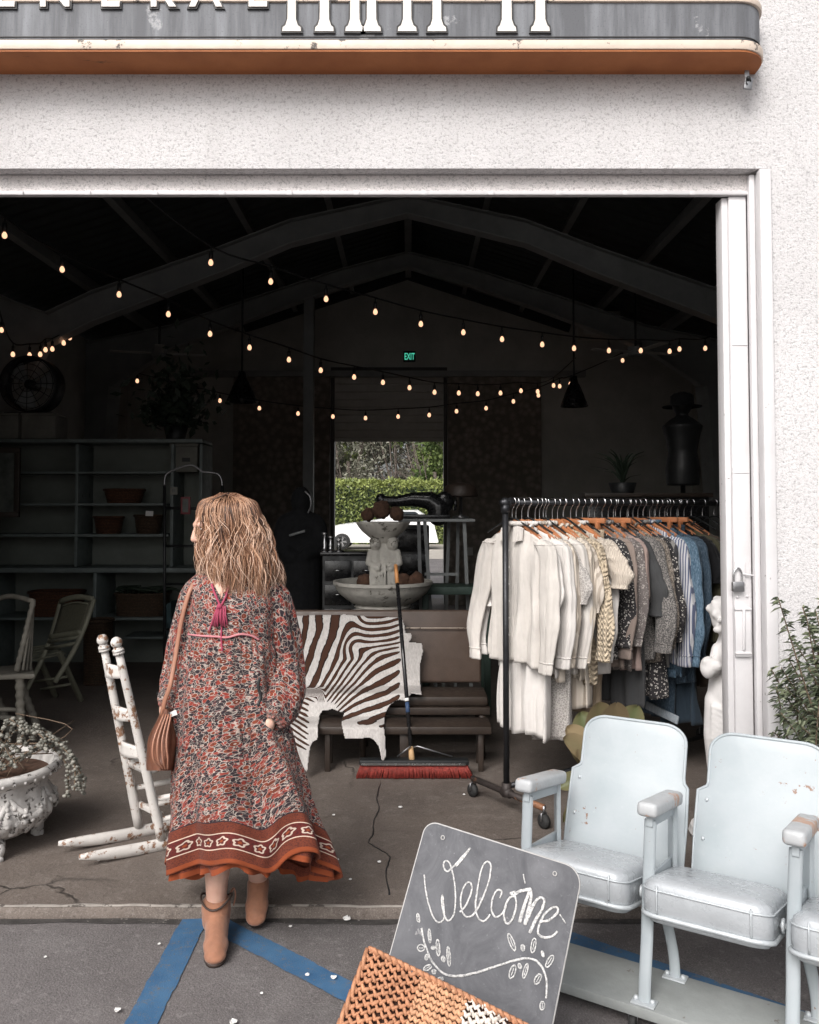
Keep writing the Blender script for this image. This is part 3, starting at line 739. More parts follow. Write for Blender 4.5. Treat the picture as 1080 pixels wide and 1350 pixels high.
# pale yard strip behind the car
m = MB(); m.grid(lambda u, v: V(-12+24*u, 27+12*v, AZ+.004), 8, 6); m.build('gravel_yard_ground', M['tan_ground'], kind='structure')
hd = thing('clipped_hedge', 'clipped yellow green hedge behind the white car', 'hedge', (-3, 38, AZ))
hz = P(0, 636, 38).z
m = MB()
def hf(r):
    x = r.uniform(-6, 3.2); f = r.random()
    if f < .72: y = 38+r.gauss(0, .12)+.18*N3(x*1.3, 2); z = r.uniform(AZ, hz+.1*N3(x*2)); return V(x, y, z), V(0, -1, .3)
    return V(x, r.uniform(38, 39.4), hz+.12*N3(x*2)+r.gauss(0, .06)), V(0, -.3, 1)
leaves(m, 15000, hf, .16, lambda r, p: min(1, max(0, .5+.5*N3(p.x*2, p.z*2, p.y)+r.gauss(0, .18)+.3*(p.z > hz-.25))))  # leaves near the hedge top get a paler tone
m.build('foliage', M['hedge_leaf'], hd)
m = MB(); m.mm((-6, 38.25, AZ), (3.2, 39.3, hz-.2))
for k in range(12): m.cyl((-5.8+k*.8, 38.6, AZ), (-5.8+k*.8+.1, 38.5, hz-.4), .05)
m.build('inner_twigs', M['dark_leaf'], hd)
def tree(name, label, x, y, z0, h, r, leafmat, n, size, seed, bare=0, rz=1.0, group='trees beyond the yard'):
    t = thing(name, label, 'tree', (x, y, AZ), 0, group); rng = random.Random(seed)
    m = MB(); tips = []
    m.tube([V(x, y, AZ), V(x+.1, y, z0*.6), V(x-.05, y+.05, z0+h*.3)], lambda s: lerp(.22, .1, s), 8)
    for k in range(16):
        a = rng.uniform(0, 2*pi); b = V(x, y, z0*rng.uniform(.6, 1.1)); e = V(x+r*.8*cos(a), y+r*.8*sin(a), z0+h*rng.uniform(.25, .95))
        mid = (b+e)/2+V(0, 0, -.2*h*rng.random()); pth = smooth_path([b, mid, e], 4); m.tube(pth, lambda s: lerp(.07, .015, s), 5); tips.append(pth)
        for q in range(5 if bare else 2):
            c = pth[rng.randrange(4, 9)]; e2 = c+V(rng.gauss(0, .6), rng.gauss(0, .6), rng.uniform(.2, 1.2)); m.tube([c, (c+e2)/2+V(0, 0, .1), e2], lambda s: lerp(.025, .006, s), 4)
    m.build('trunk', M['bark'], t)
    cl = [(V(x+rng.gauss(0, .5)*r, y+rng.gauss(0, .5)*r, z0+h*rng.uniform(.05, 1)), rng.uniform(.25, .5)*r) for k in range(22)]
    m = MB()
    def cf(q):
        c, R = q.choice(cl); d = V(q.gauss(0, 1), q.gauss(0, 1), q.gauss(0, 1)).normalized(); return c+d*R*(q.random()**.4), d
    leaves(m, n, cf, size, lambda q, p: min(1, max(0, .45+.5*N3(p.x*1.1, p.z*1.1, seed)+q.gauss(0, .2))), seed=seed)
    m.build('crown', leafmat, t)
tree('leafy_tree', 'bright green leafy tree at right beyond the back door', 1.3, 41.5, 1.6, 6.0, 1.9, M['tree_leaf'], 9000, .24, 3)
tree('bushy_tree', 'grey green bushy tree rising behind the clipped hedge', -3.2, 44, 2.4, 5.6, 2.6, M['grey_leaf'], 9000, .24, 5)
tree('bare_tree', 'pale thin branched tree between the grey bush and the green tree', -.5, 43, 1.5, 5.2, 2.0, M['grey_leaf'], 2600, .18, 9, 1)
tree('dark_evergreen', 'dark evergreen tree filling the background left beyond the door', -7.0, 52, 1.5, 9, 4.2, M['hedge_leaf'], 9000, .42, 12)
tree('tall_evergreen', 'tall dark tree standing far back behind the bare tree', .8, 56, 2, 11, 5.5, M['grey_leaf'], 12000, .5, 15)
tree('spreading_evergreen', 'spreading dark tree farthest right beyond the back door', 6.5, 54, 1.5, 9, 4.5, M['hedge_leaf'], 7000, .45, 19)
# white car
car = thing('parked_car', 'white car parked in front of the clipped hedge', 'car', (-1.5, 33.4, AZ))
Yc = 33.0; wl = P(451, 713, Yc).x
prof = [(-1.0, .32), (-.95, .66), (-.8, .84), (0, 1.0), (.8, 1.10), (1.5, 1.2), (2.3, 1.56), (3.1, 1.58), (3.7, 1.2), (3.9, .35)]
m = MB()
def carf(u, v):
    i = u*(len(prof)-1); k = min(int(i), len(prof)-2); t = i-k; x = lerp(prof[k][0], prof[k+1][0], t); z = lerp(prof[k][1], prof[k+1][1], t)
    w = .9*(1-.12*max(0, z-.9)); y = (v-.5)*2
    return V(wl-.1+x, Yc+.9+y*w, AZ+z*(1-.05*abs(y)**3))
m.grid(carf, 36, 10)
side = [carf(i/36, 0) for i in range(37)]; n = len(side)
for vv in (0, 1):
    sd = [carf(i/36, vv) for i in range(37)]; bt = [V(p.x, p.y, AZ+.28) for p in sd]
    m.add(sd+bt, [(i, i+1, n+i+1, n+i) for i in range(n-1)])
m.build('body', M['car_white'], car, smooth_ang=40)
m = MB(); m.add([V(wl-.1+x, Yc+.06, AZ+z) for x, z in ((1.75, 1.22), (2.3, 1.5), (3.0, 1.5), (3.4, 1.22))], [(0, 1, 2, 3)], smooth=False); m.build('side_window', M['glass_dark'], car)
for wx in (wl, wl+2.65):
    for wy in (Yc-.02, Yc+1.62):
        c = V(wx, wy, AZ+.32); Mx = Matrix.Rotation(pi/2, 3, 'X')
        m = MB(); m.lathe([(.20, -.1), (.30, -.11), (.325, -.07), (.325, .07), (.30, .11), (.20, .1)], 24, c+V(0, .05, 0), None, 0, True, Mx); wh = m.build('wheel', M['rubber'], car)
        m = MB(); m.lathe([(.20, -.02), (.22, .0), (.21, .02)], 20, c-V(0, .06, 0), None, 0, False, Mx); m.cyl(c-V(0, .085, 0), c-V(0, .05, 0), .05)
        for k in range(10):
            a = 2*pi*(k//2)/5 + (.14 if k % 2 else -.14); m.bar(c+V(0, -.075, 0), c+V(.2*cos(a), -.075, .2*sin(a)), .02, .035, up=(0, 1, 0))
        o = m.build('rim', M['alloy'], wh)
        m = MB(); m.cyl(c-V(0, .035, 0), c-V(0, .025, 0), .2, n=20); o = m.build('brake_disc', M['black'], wh)
# ================================================================== THEATRE SEATS
sf = G(850, 1322, AZ+.075); U = V(.845, -.535, 0); Bk = V(.535, .845, 0); PITCH = .43
seats = thing('theater_seat_row', 'row of pale blue vintage theatre seats bolted to a grey rolling plank', 'theatre seats', (sf.x, sf.y, AZ))
def S(u, b, z): return V(sf.x, sf.y, AZ) + U*u + Bk*b + V(0, 0, z)
RS = Matrix((U, Bk, V(0, 0, 1))).transposed()
# plank on castors
m = MB(); m.mm((-.62, -.035, .042), (1.10, .222, .075)); 
for i in range(len(m.v)): m.v[i] = S(*m.v[i])
m.build('base_plank', M['board'], seats, bevel=.004)
for u, b in ((-.5, -.02), (-.5, .19), (-.03, -.025), (.45, -.02), (.95, .19), (.95, -.02)):
    m = MB(); c = S(u, b, .019); m.lathe([(.008, -.01), (.019, -.009), (.019, .009), (.008, .01)], 14, c, None, 0, True, RS @ Matrix.Rotation(pi/2, 3, 'Y')); cs = m.build('caster', M['rubber'], seats)
    m = MB(); m.tube([S(u-.014, b, .019), S(u-.014, b, .04), S(u+.014, b, .04), S(u+.014, b, .019)], .003, 6); m.build('fork', M['steel'], cs)
def rrect(u0, u1, z0, z1, rs, n=7):
    """rounded outline; rs = radii bl, br, tr, tl"""
    out = []
    for (cx, cz, r, a0) in ((u0+rs[0], z0+rs[0], rs[0], pi), (u1-rs[1], z0+rs[1], rs[1], 1.5*pi), (u1-rs[2], z1-rs[2], rs[2], 0), (u0+rs[3], z1-rs[3], rs[3], .5*pi)):
        for k in range(n): a = a0+pi/2*k/(n-1); out.append((cx+r*cos(a), cz+r*sin(a)))
    return out
def stanchion(i):
    u = i*PITCH; m = MB()
    fr = smooth_path([S(u, -.002, .075), S(u, .005, .14), S(u, .03, .25), S(u, .045, .36), S(u+.012, .045, .635)], 6)
    m.tube(fr, .021, 8, flat=(1, .55), ref=(Bk.x, Bk.y, 0))
    rr = smooth_path([S(u+.045, .192, .075), S(u+.04, .19, .16), S(u+.015, .18, .30), S(u, .17, .40)], 6); m.tube(rr, .019, 8, flat=(1, .55), ref=(Bk.x, Bk.y, 0))
    m.bar(S(u, .035, .395), S(u, .36, .36), .012, .11)                    # casting plate between the legs
    m.bar(S(u+.012, .03, .632), S(u+.012, .32, .585), .022, .03)
    m.bar(S(u+.012, .31, .61), S(u, .34, .30), .016, .06)
    o = m.build('stanchion', M['seat_blue'], seats, bevel=.003)
    for b, du_ in ((-.004, 0), (.192, .045)):
        u = i*PITCH+du_
        m = MB(); m.box(S(u, b, .079), (.075, .05, .006), RS); m.build('foot_plate', M['seat_rim'], o, bevel=.002)
        m = MB(); m.sphere(S(u-.026, b, .085), .009, 8, 6); m.build('bolt', M['seat_rim'], o); m = MB(); m.sphere(S(u+.026, b, .085), .009, 8, 6); m.build('bolt', M['seat_rim'], o)
    u = i*PITCH
    m = MB(); R2 = RS @ Matrix.Rotation(-.16, 3, 'X')
    m.box(S(u+.012, .165, .652), (.066, .335, .046), R2)
    o = m.build('armrest', M['arm_wood'], seats, bevel=.014, seg=3)
for i in (-1, 0, 1, 2): stanchion(i)
def backrest(i):
    u0 = -PITCH+(i+1)*.477
    W = .472
    # outline in (u, h): h is height up the reclined panel
    lo = [(.012, .0), (W-.012, .0), (W-.014, .20), (W-.018, .355), (W-.03, .375), (W-.033, .40)]
    up = []
    for k in range(9): a = pi/2*k/8; up.append((W-.033-.085+.085*cos(a), .545+.085*sin(a)))
    for k in range(9): a = pi/2+pi/2*k/8; up.append((.05+.095+.095*cos(a), .535+.095*sin(a)))
    ol = lo+up+[(.05, .40), (.046, .385), (.014, .36), (.012, .20)]
    cu, ch = W/2, .3
    def pos(u, h, off=0):
        x = (u-cu)/(W/2)
        b = .335+.03+.29*h - .018*(1-x*x) - .04*max(0, h-.42)**1 + off     # dished, reclined
        b += .02*(1-x*x)*-1
        return S(u0+u, b, .345+h*.765)
    m = MB(); n = len(ol); rings = 12; vs = []; fs = []
    for side in (0, 1):
        for r in range(1, rings+1):
            t = r/rings
            for (u, h) in ol:
                vs.append(pos(cu+(u-cu)*t, ch+(h-ch)*t, (.0 if r < rings else .004) if side == 0 else .016-(0 if r < rings else .003)))
    R_ = rings*n
    for side in (0, 1):
        o = side*R_
        f = tuple(o+k for k in range(n)); fs.append(f if side else f[::-1])
        for r in range(rings-1):
            for k in range(n):
                l = (k+1) % n; q = (o+r*n+k, o+r*n+l, o+(r+1)*n+l, o+(r+1)*n+k); fs.append(q[::-1] if side == 0 else q)
    for k in range(n):
        l = (k+1) % n; a = (rings-1)*n; fs.append((a+l, a+k, R_+a+k, R_+a+l))
    m.add(vs, fs); o = m.build('backrest', M['seat_blue'], seats, smooth_ang=50)
    m = MB(); m.tube([pos(u, h, .004) for u, h in ol], .0062, 7, closed=True); m.build('rolled_rim', M['seat_blue'], o)
    for u, h in ((.05, .33), (.045, .17), (W-.05, .33), (W-.045, .17)):
        m = MB(); m.sphere(pos(u, h, -.001), (.007, .007, .007), 8, 6); m.build('rivet', M['seat_rim'], o)
for i in (-1, 0, 1): backrest(i)
def cushion(i):
    u0 = i*PITCH-.022; W = PITCH-.004
    def pos(u, b, z): return S(u0+u, b, z + .455 - .24*b)
    ol = rrect(.022, W-.022, -.035, .335, (.05, .05, .03, .03))
    def ring(sc, z, ex=0):
        cu, cb = W/2, .15
        return [pos(cu+(u-cu)*sc + ex*math.copysign(1, u-cu), cb+(b-cb)*sc, z+.006*N3(u*9, b*9, i)) for u, b in ol]
    m = MB(); vs = []; lv = [(.985, -.092), (1.0, -.085), (1.012, -.05), (1.0, -.018), (.97, .002), (.90, .014), (.75, .022), (.5, .027), (.25, .028)]
    for s_, z in lv: vs += ring(s_, z)
    n = len(ol); fs = [tuple(range(n-1, -1, -1)), tuple((len(lv)-1)*n+k for k in range(n))]
    for r in range(len(lv)-1):
        for k in range(n): l = (k+1) % n; fs.append((r*n+k, r*n+l, (r+1)*n+l, (r+1)*n+k))
    m.add(vs, fs); o = m.build('seat_cushion', M['seat_vinyl'], seats, smooth_ang=60)
    m = MB(); m.tube([p for p in ring(1.012, -.095)], .0075, 8, closed=True); m.tube(ring(1.005, -.016), .0032, 6, closed=True)
    for uu in (.075, W-.075):
        m.tube([pos(uu, -.0365, .0), pos(uu, -.042, -.03), pos(uu, -.042, -.07), pos(uu, -.036, -.09)], .003, 5)
    m.build('piping', M['seat_rim'], o)
    m = MB(); vs = ring(.96, -.10)+ring(.92, -.118); m.add(vs, [tuple(range(n-1, -1, -1))[::1]]+[tuple(n+k for k in range(n))]+[(k, (k+1) % n, n+(k+1) % n, n+k) for k in range(n)]); m.build('seat_pan', M['seat_rim'], o)
    for uu in (.008, W-.008):
        m = MB(); m.tube([pos(uu-.0, .10+.018*cos(a), -.055+.018*sin(a)) for a in [k*2*pi/10 for k in range(10)]], .006, 6, closed=True); m.sphere(pos(uu, .10, -.055), .012, 8, 6); m.build('hinge', M['seat_rim'], o)
for i in (-1, 0, 1): cushion(i)

# ================================================================== CHALKBOARD
TL = P(563, 1082, 2.60); TR = P(768, 1147, 2.455); bl = P(520, 1330, 2.40)
ex = (TR-TL).normalized(); ey = (bl-TL); ey = (ey-ex*ey.dot(ex)).normalized(); en = ex.cross(ey).normalized()
if en.y > 0: en = -en
cw = (TR-TL).length; chh = (TR.z+.035)/abs(ey.z)
cb = thing('chalkboard_sign', 'slate chalkboard sign lettered Welcome with a drawn vine, leaning on the seats', 'chalkboard', TL+ey*chh+ex*cw)
def CBp(u, v, d=0): return TL+ex*u+ey*v+en*d
ol = rrect(0, cw, 0, chh, (.035, .05, .03, .03), 8)
m = MB(); n = len(ol); m.add([CBp(u, v, .0) for u, v in ol]+[CBp(u, v, -.014) for u, v in ol], [tuple(range(n)), tuple(range(2*n-1, n-1, -1))]+[(k, n+k, n+(k+1) % n, (k+1) % n) for k in range(n)], smooth=False)
m.build('board', M['chalkboard'], cb, smooth_ang=40)
m = MB(); m.tube([CBp(u, v, -.006) for u, v in ol], .0045, 6, closed=True); m.build('board_edge', M['sign_edge'], cb)
O3 = V(0, 0, CAMH)
def cbz(zx, zy, d=.0012):     # a mark measured on the photo, carried onto the board's own plane
    px = 540+zx/4.6957; py = 1080+zy/4.6957
    q = P(px, py, 2.5)-O3; t = (TL-O3).dot(en)/q.dot(en); return O3+q*t+en*d
def chalk(mb, pts, w=.0029, jit=.0009):
    pa = smooth_path([cbz(*p) for p in pts], 6); sd = random.random()*50
    pa = [p+ex*jit*N3(i*.6, sd)+ey*jit*N3(i*.6, sd+9) for i, p in enumerate(pa)]
    mb.tube(pa, lambda t: w*(.8+.4*abs(N3(t*9, sd))), 6, flat=(1, .3), ref=en)
m = MB()
chalk(m, [(92, 345), (98, 420), (115, 510), (145, 600), (180, 640), (215, 610), (212, 530), (205, 470), (200, 520), (215, 590), (240, 630), (275, 590), (285, 500), (280, 400), (262, 310), (240, 262), (215, 265), (213, 300), (235, 325), (265, 300), (285, 285)])
chalk(m, [(310, 575), (345, 540), (385, 450), (380, 395), (350, 400), (322, 460), (318, 540), (345, 600), (390, 595), (440, 520), (490, 390), (505, 290), (480, 262), (450, 300), (425, 410), (410, 530), (425, 610), (465, 630), (500, 590)])
chalk(m, [(560, 490), (572, 450), (545, 440), (515, 490), (508, 560), (530, 605), (570, 590), (600, 540)])
chalk(m, [(640, 475), (605, 510), (585, 590), (600, 645), (630, 630), (660, 550), (655, 480), (625, 460), (660, 450)], .0036)
for o_ in (0, 7):
    chalk(m, [(678+o_, 640), (700+o_, 560), (735+o_, 460), (745, 430), (755, 470), (735+o_, 560), (710+o_, 655)], .0042)
    chalk(m, [(718+o_, 640), (760+o_, 540), (800, 490), (835, 500), (820, 560), (775+o_, 630), (742+o_, 705)], .0042)
    chalk(m, [(640, 475+o_), (680, 445+o_), (745, 430+o_)], .0036)
chalk(m, [(812, 635), (860, 628), (915, 580), (915, 548), (880, 550), (830, 600), (800, 670), (800, 715), (840, 735), (890, 722), (918, 695)], .0038)
lt = m.build('welcome_lettering', M['chalk'], cb)
m = MB()
chalk(m, [(75, 675), (95, 770), (135, 870), (190, 940), (250, 970), (330, 968), (430, 945), (540, 910), (650, 875), (740, 862), (800, 890), (840, 960), (850, 1040), (845, 1110)], .0034)
chalk(m, [(215, 960), (300, 975), (380, 962)], .003)
for dx in (-7, 0, 7): chalk(m, [(285+dx*.6, 290+dx*.5), (330+dx, 238), (378, 178)], .003)
def leafmark(cx, cy, L, W, ang):
    pts = [(cx+L*cos(a)*cos(ang)-W*sin(a)*sin(ang), cy+L*cos(a)*sin(ang)+W*sin(a)*cos(ang)) for a in [k*2*pi/10 for k in range(11)]]; chalk(m, pts, .0022)
    chalk(m, [(cx-L*.6*cos(ang), cy-L*.6*sin(ang)), (cx, cy), (cx+L*.6*cos(ang), cy+L*.6*sin(ang))], .0015)
for a in ((55, 612, 26, 9, 1.4), (72, 798, 22, 20, 0), (125, 725, 42, 8, 1.5), (148, 796, 12, 9, 0), (177, 797, 50, 11, 1.5), (210, 866, 16, 10, 1.3), (243, 850, 60, 10, 1.5), (106, 855, 18, 9, 1.8), (112, 920, 26, 14, -.5), (152, 945, 13, 12, 0), (190, 992, 20, 11, -.3), (633, 762, 56, 14, 1.2), (702, 797, 18, 11, 1.5), (768, 782, 46, 14, -1.4), (825, 835, 18, 6, 1.3), (868, 880, 42, 15, -1.05), (638, 945, 42, 17, -1.25), (683, 910, 15, 9, 1.2), (718, 940, 46, 12, -1.3), (795, 990, 34, 17, -1.1), (822, 1155, 26, 14, -1.5)): leafmark(*a)
chalk(m, [(705, 340), (716, 400)], .002); chalk(m, [(930, 590), (968, 645)], .002)
m.build('vine_drawing', M['chalk'], cb)
for zx, zy in ((207, 115), (900, 338)):
    m = MB(); p = cbz(zx, zy, .002); m.tube([p+ex*.0055*cos(a)+ey*.0055*sin(a) for a in [k*2*pi/10 for k in range(10)]], .0018, 5, closed=True); m.build('grommet', M['sign_edge'], cb)

# ================================================================== WOVEN TOTE
C0 = P(486, 1252, 2.15); e1 = (P(692, 1354, 2.10)-C0).normalized(); e2 = P(441, 1356, 2.02)-C0; e2 = (e2-e1*e2.dot(e1)).normalized(); e3 = e1.cross(e2).normalized()
if e3.y > 0: e3 = -e3
TW = .50; THt = (C0.z+e1.z*TW+.04)/abs(e2.z)
tote = thing('woven_straw_tote', 'colour blocked woven straw tote leaning against the chalkboard', 'basket', C0+e1*TW+e2*THt)
def TP(u, v, d=0):
    bul = .03*sin(pi*min(1, max(0, u/TW)))*sin(pi*min(1, max(0, v/THt*.9+.05)))
    return C0+e1*u+e2*v+e3*(d+bul)
m = MB(); m.grid(lambda a, b: TP(a*TW, b*THt, -.012), 12, 10); m.grid(lambda a, b: TP((1-a)*TW, b*THt, -.11), 12, 10)
for a0 in (0, TW): m.grid(lambda a, b: TP(a0, b*THt, -.012-.098*a), 3, 10)
m.grid(lambda a, b: TP(a*TW, THt, -.012-.098*b), 12, 3)
m.build('shade_backing', M['gap_shade'], tote)  # dark body behind the weave; its colour stands in for shade between stitches
bands = [('straw_rust', 0, .145, 1), ('straw_tan', .145, .268, 0), ('straw_white', .268, .385, 1), ('straw_rust', .385, .5, 1)]
rng = random.Random(4)
for nm, u0, u1, opn in bands:
    m = MB(); du = .0165 if opn else .0135; dv = .019 if opn else .0145
    nu_ = max(1, int(round((u1-u0)/du))); du = (u1-u0)/nu_
    for i in range(nu_):
        for j in range(int(THt/dv)+1):
            for sgn in (-1, 1):
                u = u0+(i+.5+sgn*.25)*du; v = (j+.5*(i % 2 if opn else 0)+rng.uniform(-.08, .08))*dv
                if v > THt: continue
                a = sgn*(.75 if opn else .62)+rng.uniform(-.15, .15)
                t1 = e1*sin(a)*-1+e2*cos(a); t2 = e1*cos(a)+e2*sin(a)
                MM = Matrix((t2, t1, e3)).transposed()
                m.sphere(TP(u, v, .002+rng.uniform(0, .003)), (du*(.30 if opn else .36)*rng.uniform(.75, 1.25), dv*(.62 if opn else .66)*rng.uniform(.8, 1.2), .0055*rng.uniform(.7, 1.4)), 6, 5, 0, MM)
    m.build('woven_band', M[nm], tote)
m = MB()
for k in range(28):
    p0 = TP(TW*k/28, -.004, 0); p1 = TP(TW*(k+1.5)/28, .004, .004); m.tube([p0, (p0+p1)/2+e3*.006-e2*.003, p1], .0055, 6)
for k in range(16):
    p0 = TP(-.004, THt*k/16, 0); p1 = TP(.004, THt*(k+1.5)/16, .003); m.tube([p0, (p0+p1)/2+e3*.006-e1*.003, p1], .0055, 6)
m.build('braided_rim', M['straw_rust'], tote)

# ================================================================== ROCKING CHAIR
rk = thing('rocking_chair', 'chipped white wooden ladder back rocking chair just behind the woman', 'rocking chair', G(200, 1108, 0))
B1 = G(183, 1090, .05); B2 = G(213, 1106, .05); lat = (B2-B1); 
fd = V(-lat.y, lat.x, 0).normalized()
if fd.x < 0: fd = -fd
fd = (fd+V(.25, -.05, 0)).normalized(); upz = V(0, 0, 1)
def post(b, toppx, Yt): return b, P(*toppx, Yt)
p1a, p1b = B1, P(138, 858, B1.y-.14); p2a, p2b = B2, P(157, 862, B2.y-.14)
for a, b in ((p1a, p1b), (p2a, p2b)):
    m = MB(); d = (b-a); L = d.length
    m.tube([a+d*t for t in [k/14 for k in range(15)]], lambda t: .0235*(1-.2*t)*(1+.05*N3(t*7, a.x)), 10, flat=(1, .9)); dn = d.normalized()
    for r, o in ((.027, .0), (.027, .012), (.020, .02), (.014, .03)): m.cyl(b+dn*o, b+dn*(o+.012), r, r*.95, 12)
    m.sphere(b+dn*.054, .0265, 14, 10); m.build('back_post', M['chippy'], rk)
for t, hgt in ((.90, .05), (.67, .05), (.47, .05)):
    a = p1a.lerp(p1b, t); b = p2a.lerp(p2b, t)
    m = MB(); m.grid(lambda u, v: a.lerp(b, u)+fd*(-.035*sin(pi*u))+upz*((v-.5)*hgt+.015*sin(pi*u)*(v-.2)), 10, 4); m.build('ladder_slat', M['chippy'], rk, solid=.014)
for b0 in (p1a, p2a):
    g0 = V(b0.x, b0.y, 0); pth = []
    for k in range(15):
        s_ = -.37+.87*k/14; pth.append(g0+fd*s_+upz*(.024+.20*(s_-.02)**2))
    m = MB(); m.tube(pth, lambda t: .030*(1-.62*abs(2*t-1)**5), 8, flat=(.62, 1), ref=(0, 0, 1)); m.build('rocker', M['chippy'], rk)
sd = .44; sh = .36
s1 = p1a.lerp(p1b, .37); s2 = p2a.lerp(p2b, .37)
m = MB(); m.grid(lambda u, v: s1.lerp(s2, u)+fd*(sd*v)+upz*(.045*v-.02*sin(pi*u)*sin(pi*v))+(s2-s1)*((u-.5)*.12*v), 10, 10); m.build('seat', M['chippy'], rk, solid=.03)
for s_, b0 in ((s1, p1a), (s2, p2a)):
    fl = V(b0.x, b0.y, .06)+fd*.40; m = MB(); m.tube([fl, fl+upz*.33, fl+upz*.40], .022, 10); m.build('front_leg', M['chippy'], rk)
    for z in (.14, .24): m = MB(); m.tube([V(b0.x, b0.y, z)-fd*(z*.1), (V(b0.x, b0.y, z)+fl)/2+upz*(z-fl.z)*.5, V(fl.x, fl.y, z+.02)], .013, 8); m.build('side_stretcher', M['chippy'], rk)
m = MB(); m.bar(V(p1a.x, p1a.y, .16), V(p2a.x, p2a.y, .16), .02, .03); m.build('rear_stretcher', M['chippy'], rk, bevel=.005)
m = MB(); m.bar(V(p1a.x, p1a.y, .20)+fd*.40, V(p2a.x, p2a.y, .20)+fd*.40, .02, .03); m.build('front_stretcher', M['chippy'], rk, bevel=.005)

# ================================================================== URN PLANTER
uc = V(P(-17, 1100, 4.0).x, 4.02, 0)
urn = thing('footed_urn_planter', 'whitewashed footed garden urn with moulded swags at left edge of doorway', 'planter', uc)
def um(a, z):
    k = 1
    if .10 < z < .31: k += .035*abs(sin(a*7+z*10))+.03*N3(cos(a)*5, sin(a)*5, z*18)+.02*N3(cos(a)*14, sin(a)*14, z*40)
    return k
prof = [(.13, .05), (.17, .06), (.20, .075), (.235, .10), (.262, .125), (.272, .15), (.268, .175), (.250, .20), (.238, .225), (.235, .25), (.245, .27), (.272, .285), (.298, .30), (.305, .315), (.296, .33), (.275, .33), (.26, .31), (.25, .28)]
prof = [(r*1.04, z*1.17) for r, z in prof]
fine = []
for (r, z), (r2, z2) in zip(prof, prof[1:]): fine += [(lerp(r, r2, t), lerp(z, z2, t)) for t in (0, .5)]
m = MB(); m.lathe(fine+[prof[-1]], 90, uc, um)
o = m.build('urn_body', M['urn'], urn)
m = MB()
for k in range(8):      # raised swags
    a0 = 2*pi*k/8
    pt = []
    for j in range(9):
        t = j/8; a = a0+2*pi/8*t; z = .272-.09*sin(pi*t); r = interp(prof[:12], 0)[0] if 0 else [interp([(zz, rr) for rr, zz in prof[:14]], z)][0][0]; pt.append(uc+V((r+.006)*cos(a), (r+.006)*sin(a), z))
    m.tube(pt, lambda t: .010+.008*sin(pi*t), 7)
    for q in range(6):
        t = (q+.5)/6; a = a0+2*pi/8*t; z = .272-.09*sin(pi*t)-.014; r = [interp([(zz, rr) for rr, zz in prof[:14]], z)][0][0]; m.sphere(uc+V((r+.008)*cos(a), (r+.008)*sin(a), z), .014, 7, 5)

for k in range(44):      # acanthus leaves round the belly
    a = 2*pi*k/22; lo_ = k >= 22; a += (pi/22 if lo_ else 0); z0_ = .135 if lo_ else .19; rr_ = [interp([(zz, rr) for rr, zz in prof[:14]], z0_)][0][0]
    tn = V(-sin(a), cos(a), 0); nn = V(cos(a), sin(a), 0); MM = Matrix((tn, V(0, 0, 1)+nn*(.5 if lo_ else -.3), nn)).transposed()
    m.sphere(uc+nn*(rr_-.004)+V(0, 0, z0_), (.026, .040, .016), 8, 6, 0, MM); m.sphere(uc+nn*(rr_+.010)+V(0, 0, z0_+.028), (.012, .014, .010), 6, 5, 0, MM)
for k in range(40):
    a = 2*pi*k/40; m.sphere(uc+V(.311*cos(a), .311*sin(a), .352), .008, 6, 5)
m.build('swag_relief', M['urn'], urn)
for k in range(4):
    a = -pi/2+.65+k*pi/2; m = MB(); c = uc+V(.17*cos(a), .17*sin(a), 0)
    m.tube(smooth_path([c+V(0, 0, .09), c+V(.05*cos(a), .05*sin(a), .05), c+V(.035*cos(a), .035*sin(a), .02), c+V(.07*cos(a), .07*sin(a), .006)], 4), lambda t: .034-.018*t, 8); m.build('foot', M['urn'], urn)
m = MB(); m.lathe([(.001, .335), (.27, .335)], 24, uc, None, 0, False); m.build('soil', M['moss'], urn)
sed = thing('trailing_sedum', 'grey trailing sedum with beaded stems spilling from the urn', 'plant', uc+V(0, 0, .335))
m = MB(); st = MB(); rng = random.Random(11); sh = m.at.setdefault('shade', [])
def stemlet(pts, dens=.014, sz=.0095, lo=0, hi=.8):
    pa = smooth_path(pts, 7); st.tube(pa, .0035, 5)
    L = 0; nxt = .02
    for a, b in zip(pa, pa[1:]):
        L += (b-a).length
        while nxt < L:
            nxt += dens; d = V(rng.gauss(0, 1), rng.gauss(0, 1), rng.gauss(0, 1)).normalized(); q = sz*rng.uniform(.6, 1.3)
            m.sphere(b+d*sz*.9, (q, q*.8, q*.7), 6, 4); k = rng.uniform(lo, hi); sh.extend([k]*(len(m.v)-len(sh)))
for k in range(7):
    a = rng.uniform(0, 2*pi); r0 = rng.uniform(.02, .2); b = uc+V(r0*cos(a), r0*sin(a), 0.345)
    a2 = a+rng.gauss(0, .4); R = rng.uniform(.12, .26); h = rng.uniform(.05, .20)
    stemlet([b, b+V(R*.4*cos(a2), R*.4*sin(a2), h), b+V(R*cos(a2), R*sin(a2), h*rng.uniform(.4, .9))])
for (tx, ty), (ex_, ey_) in (((70, 975), (108, 1045)), ((82, 985), (98, 1042)), ((60, 968), (112, 1035)), ((40, 962), (100, 1010)), ((28, 960), (64, 992)), ((75, 992), (88, 1048))):
    Yp = uc.y-.16+rng.uniform(-.05, .05); stemlet([uc+V(.03, -.05, 0.345), P(tx-20, ty-8, Yp), P(tx, ty, Yp-.02), P((tx+ex_)/2+8, (ty+ey_)/2-6, Yp-.04), P(ex_, ey_, Yp-.05)], .0075, .0105, .1, 1)
m.build('beaded_leaves', M['sedum'], sed); st.build('stems', M['stem'], sed)
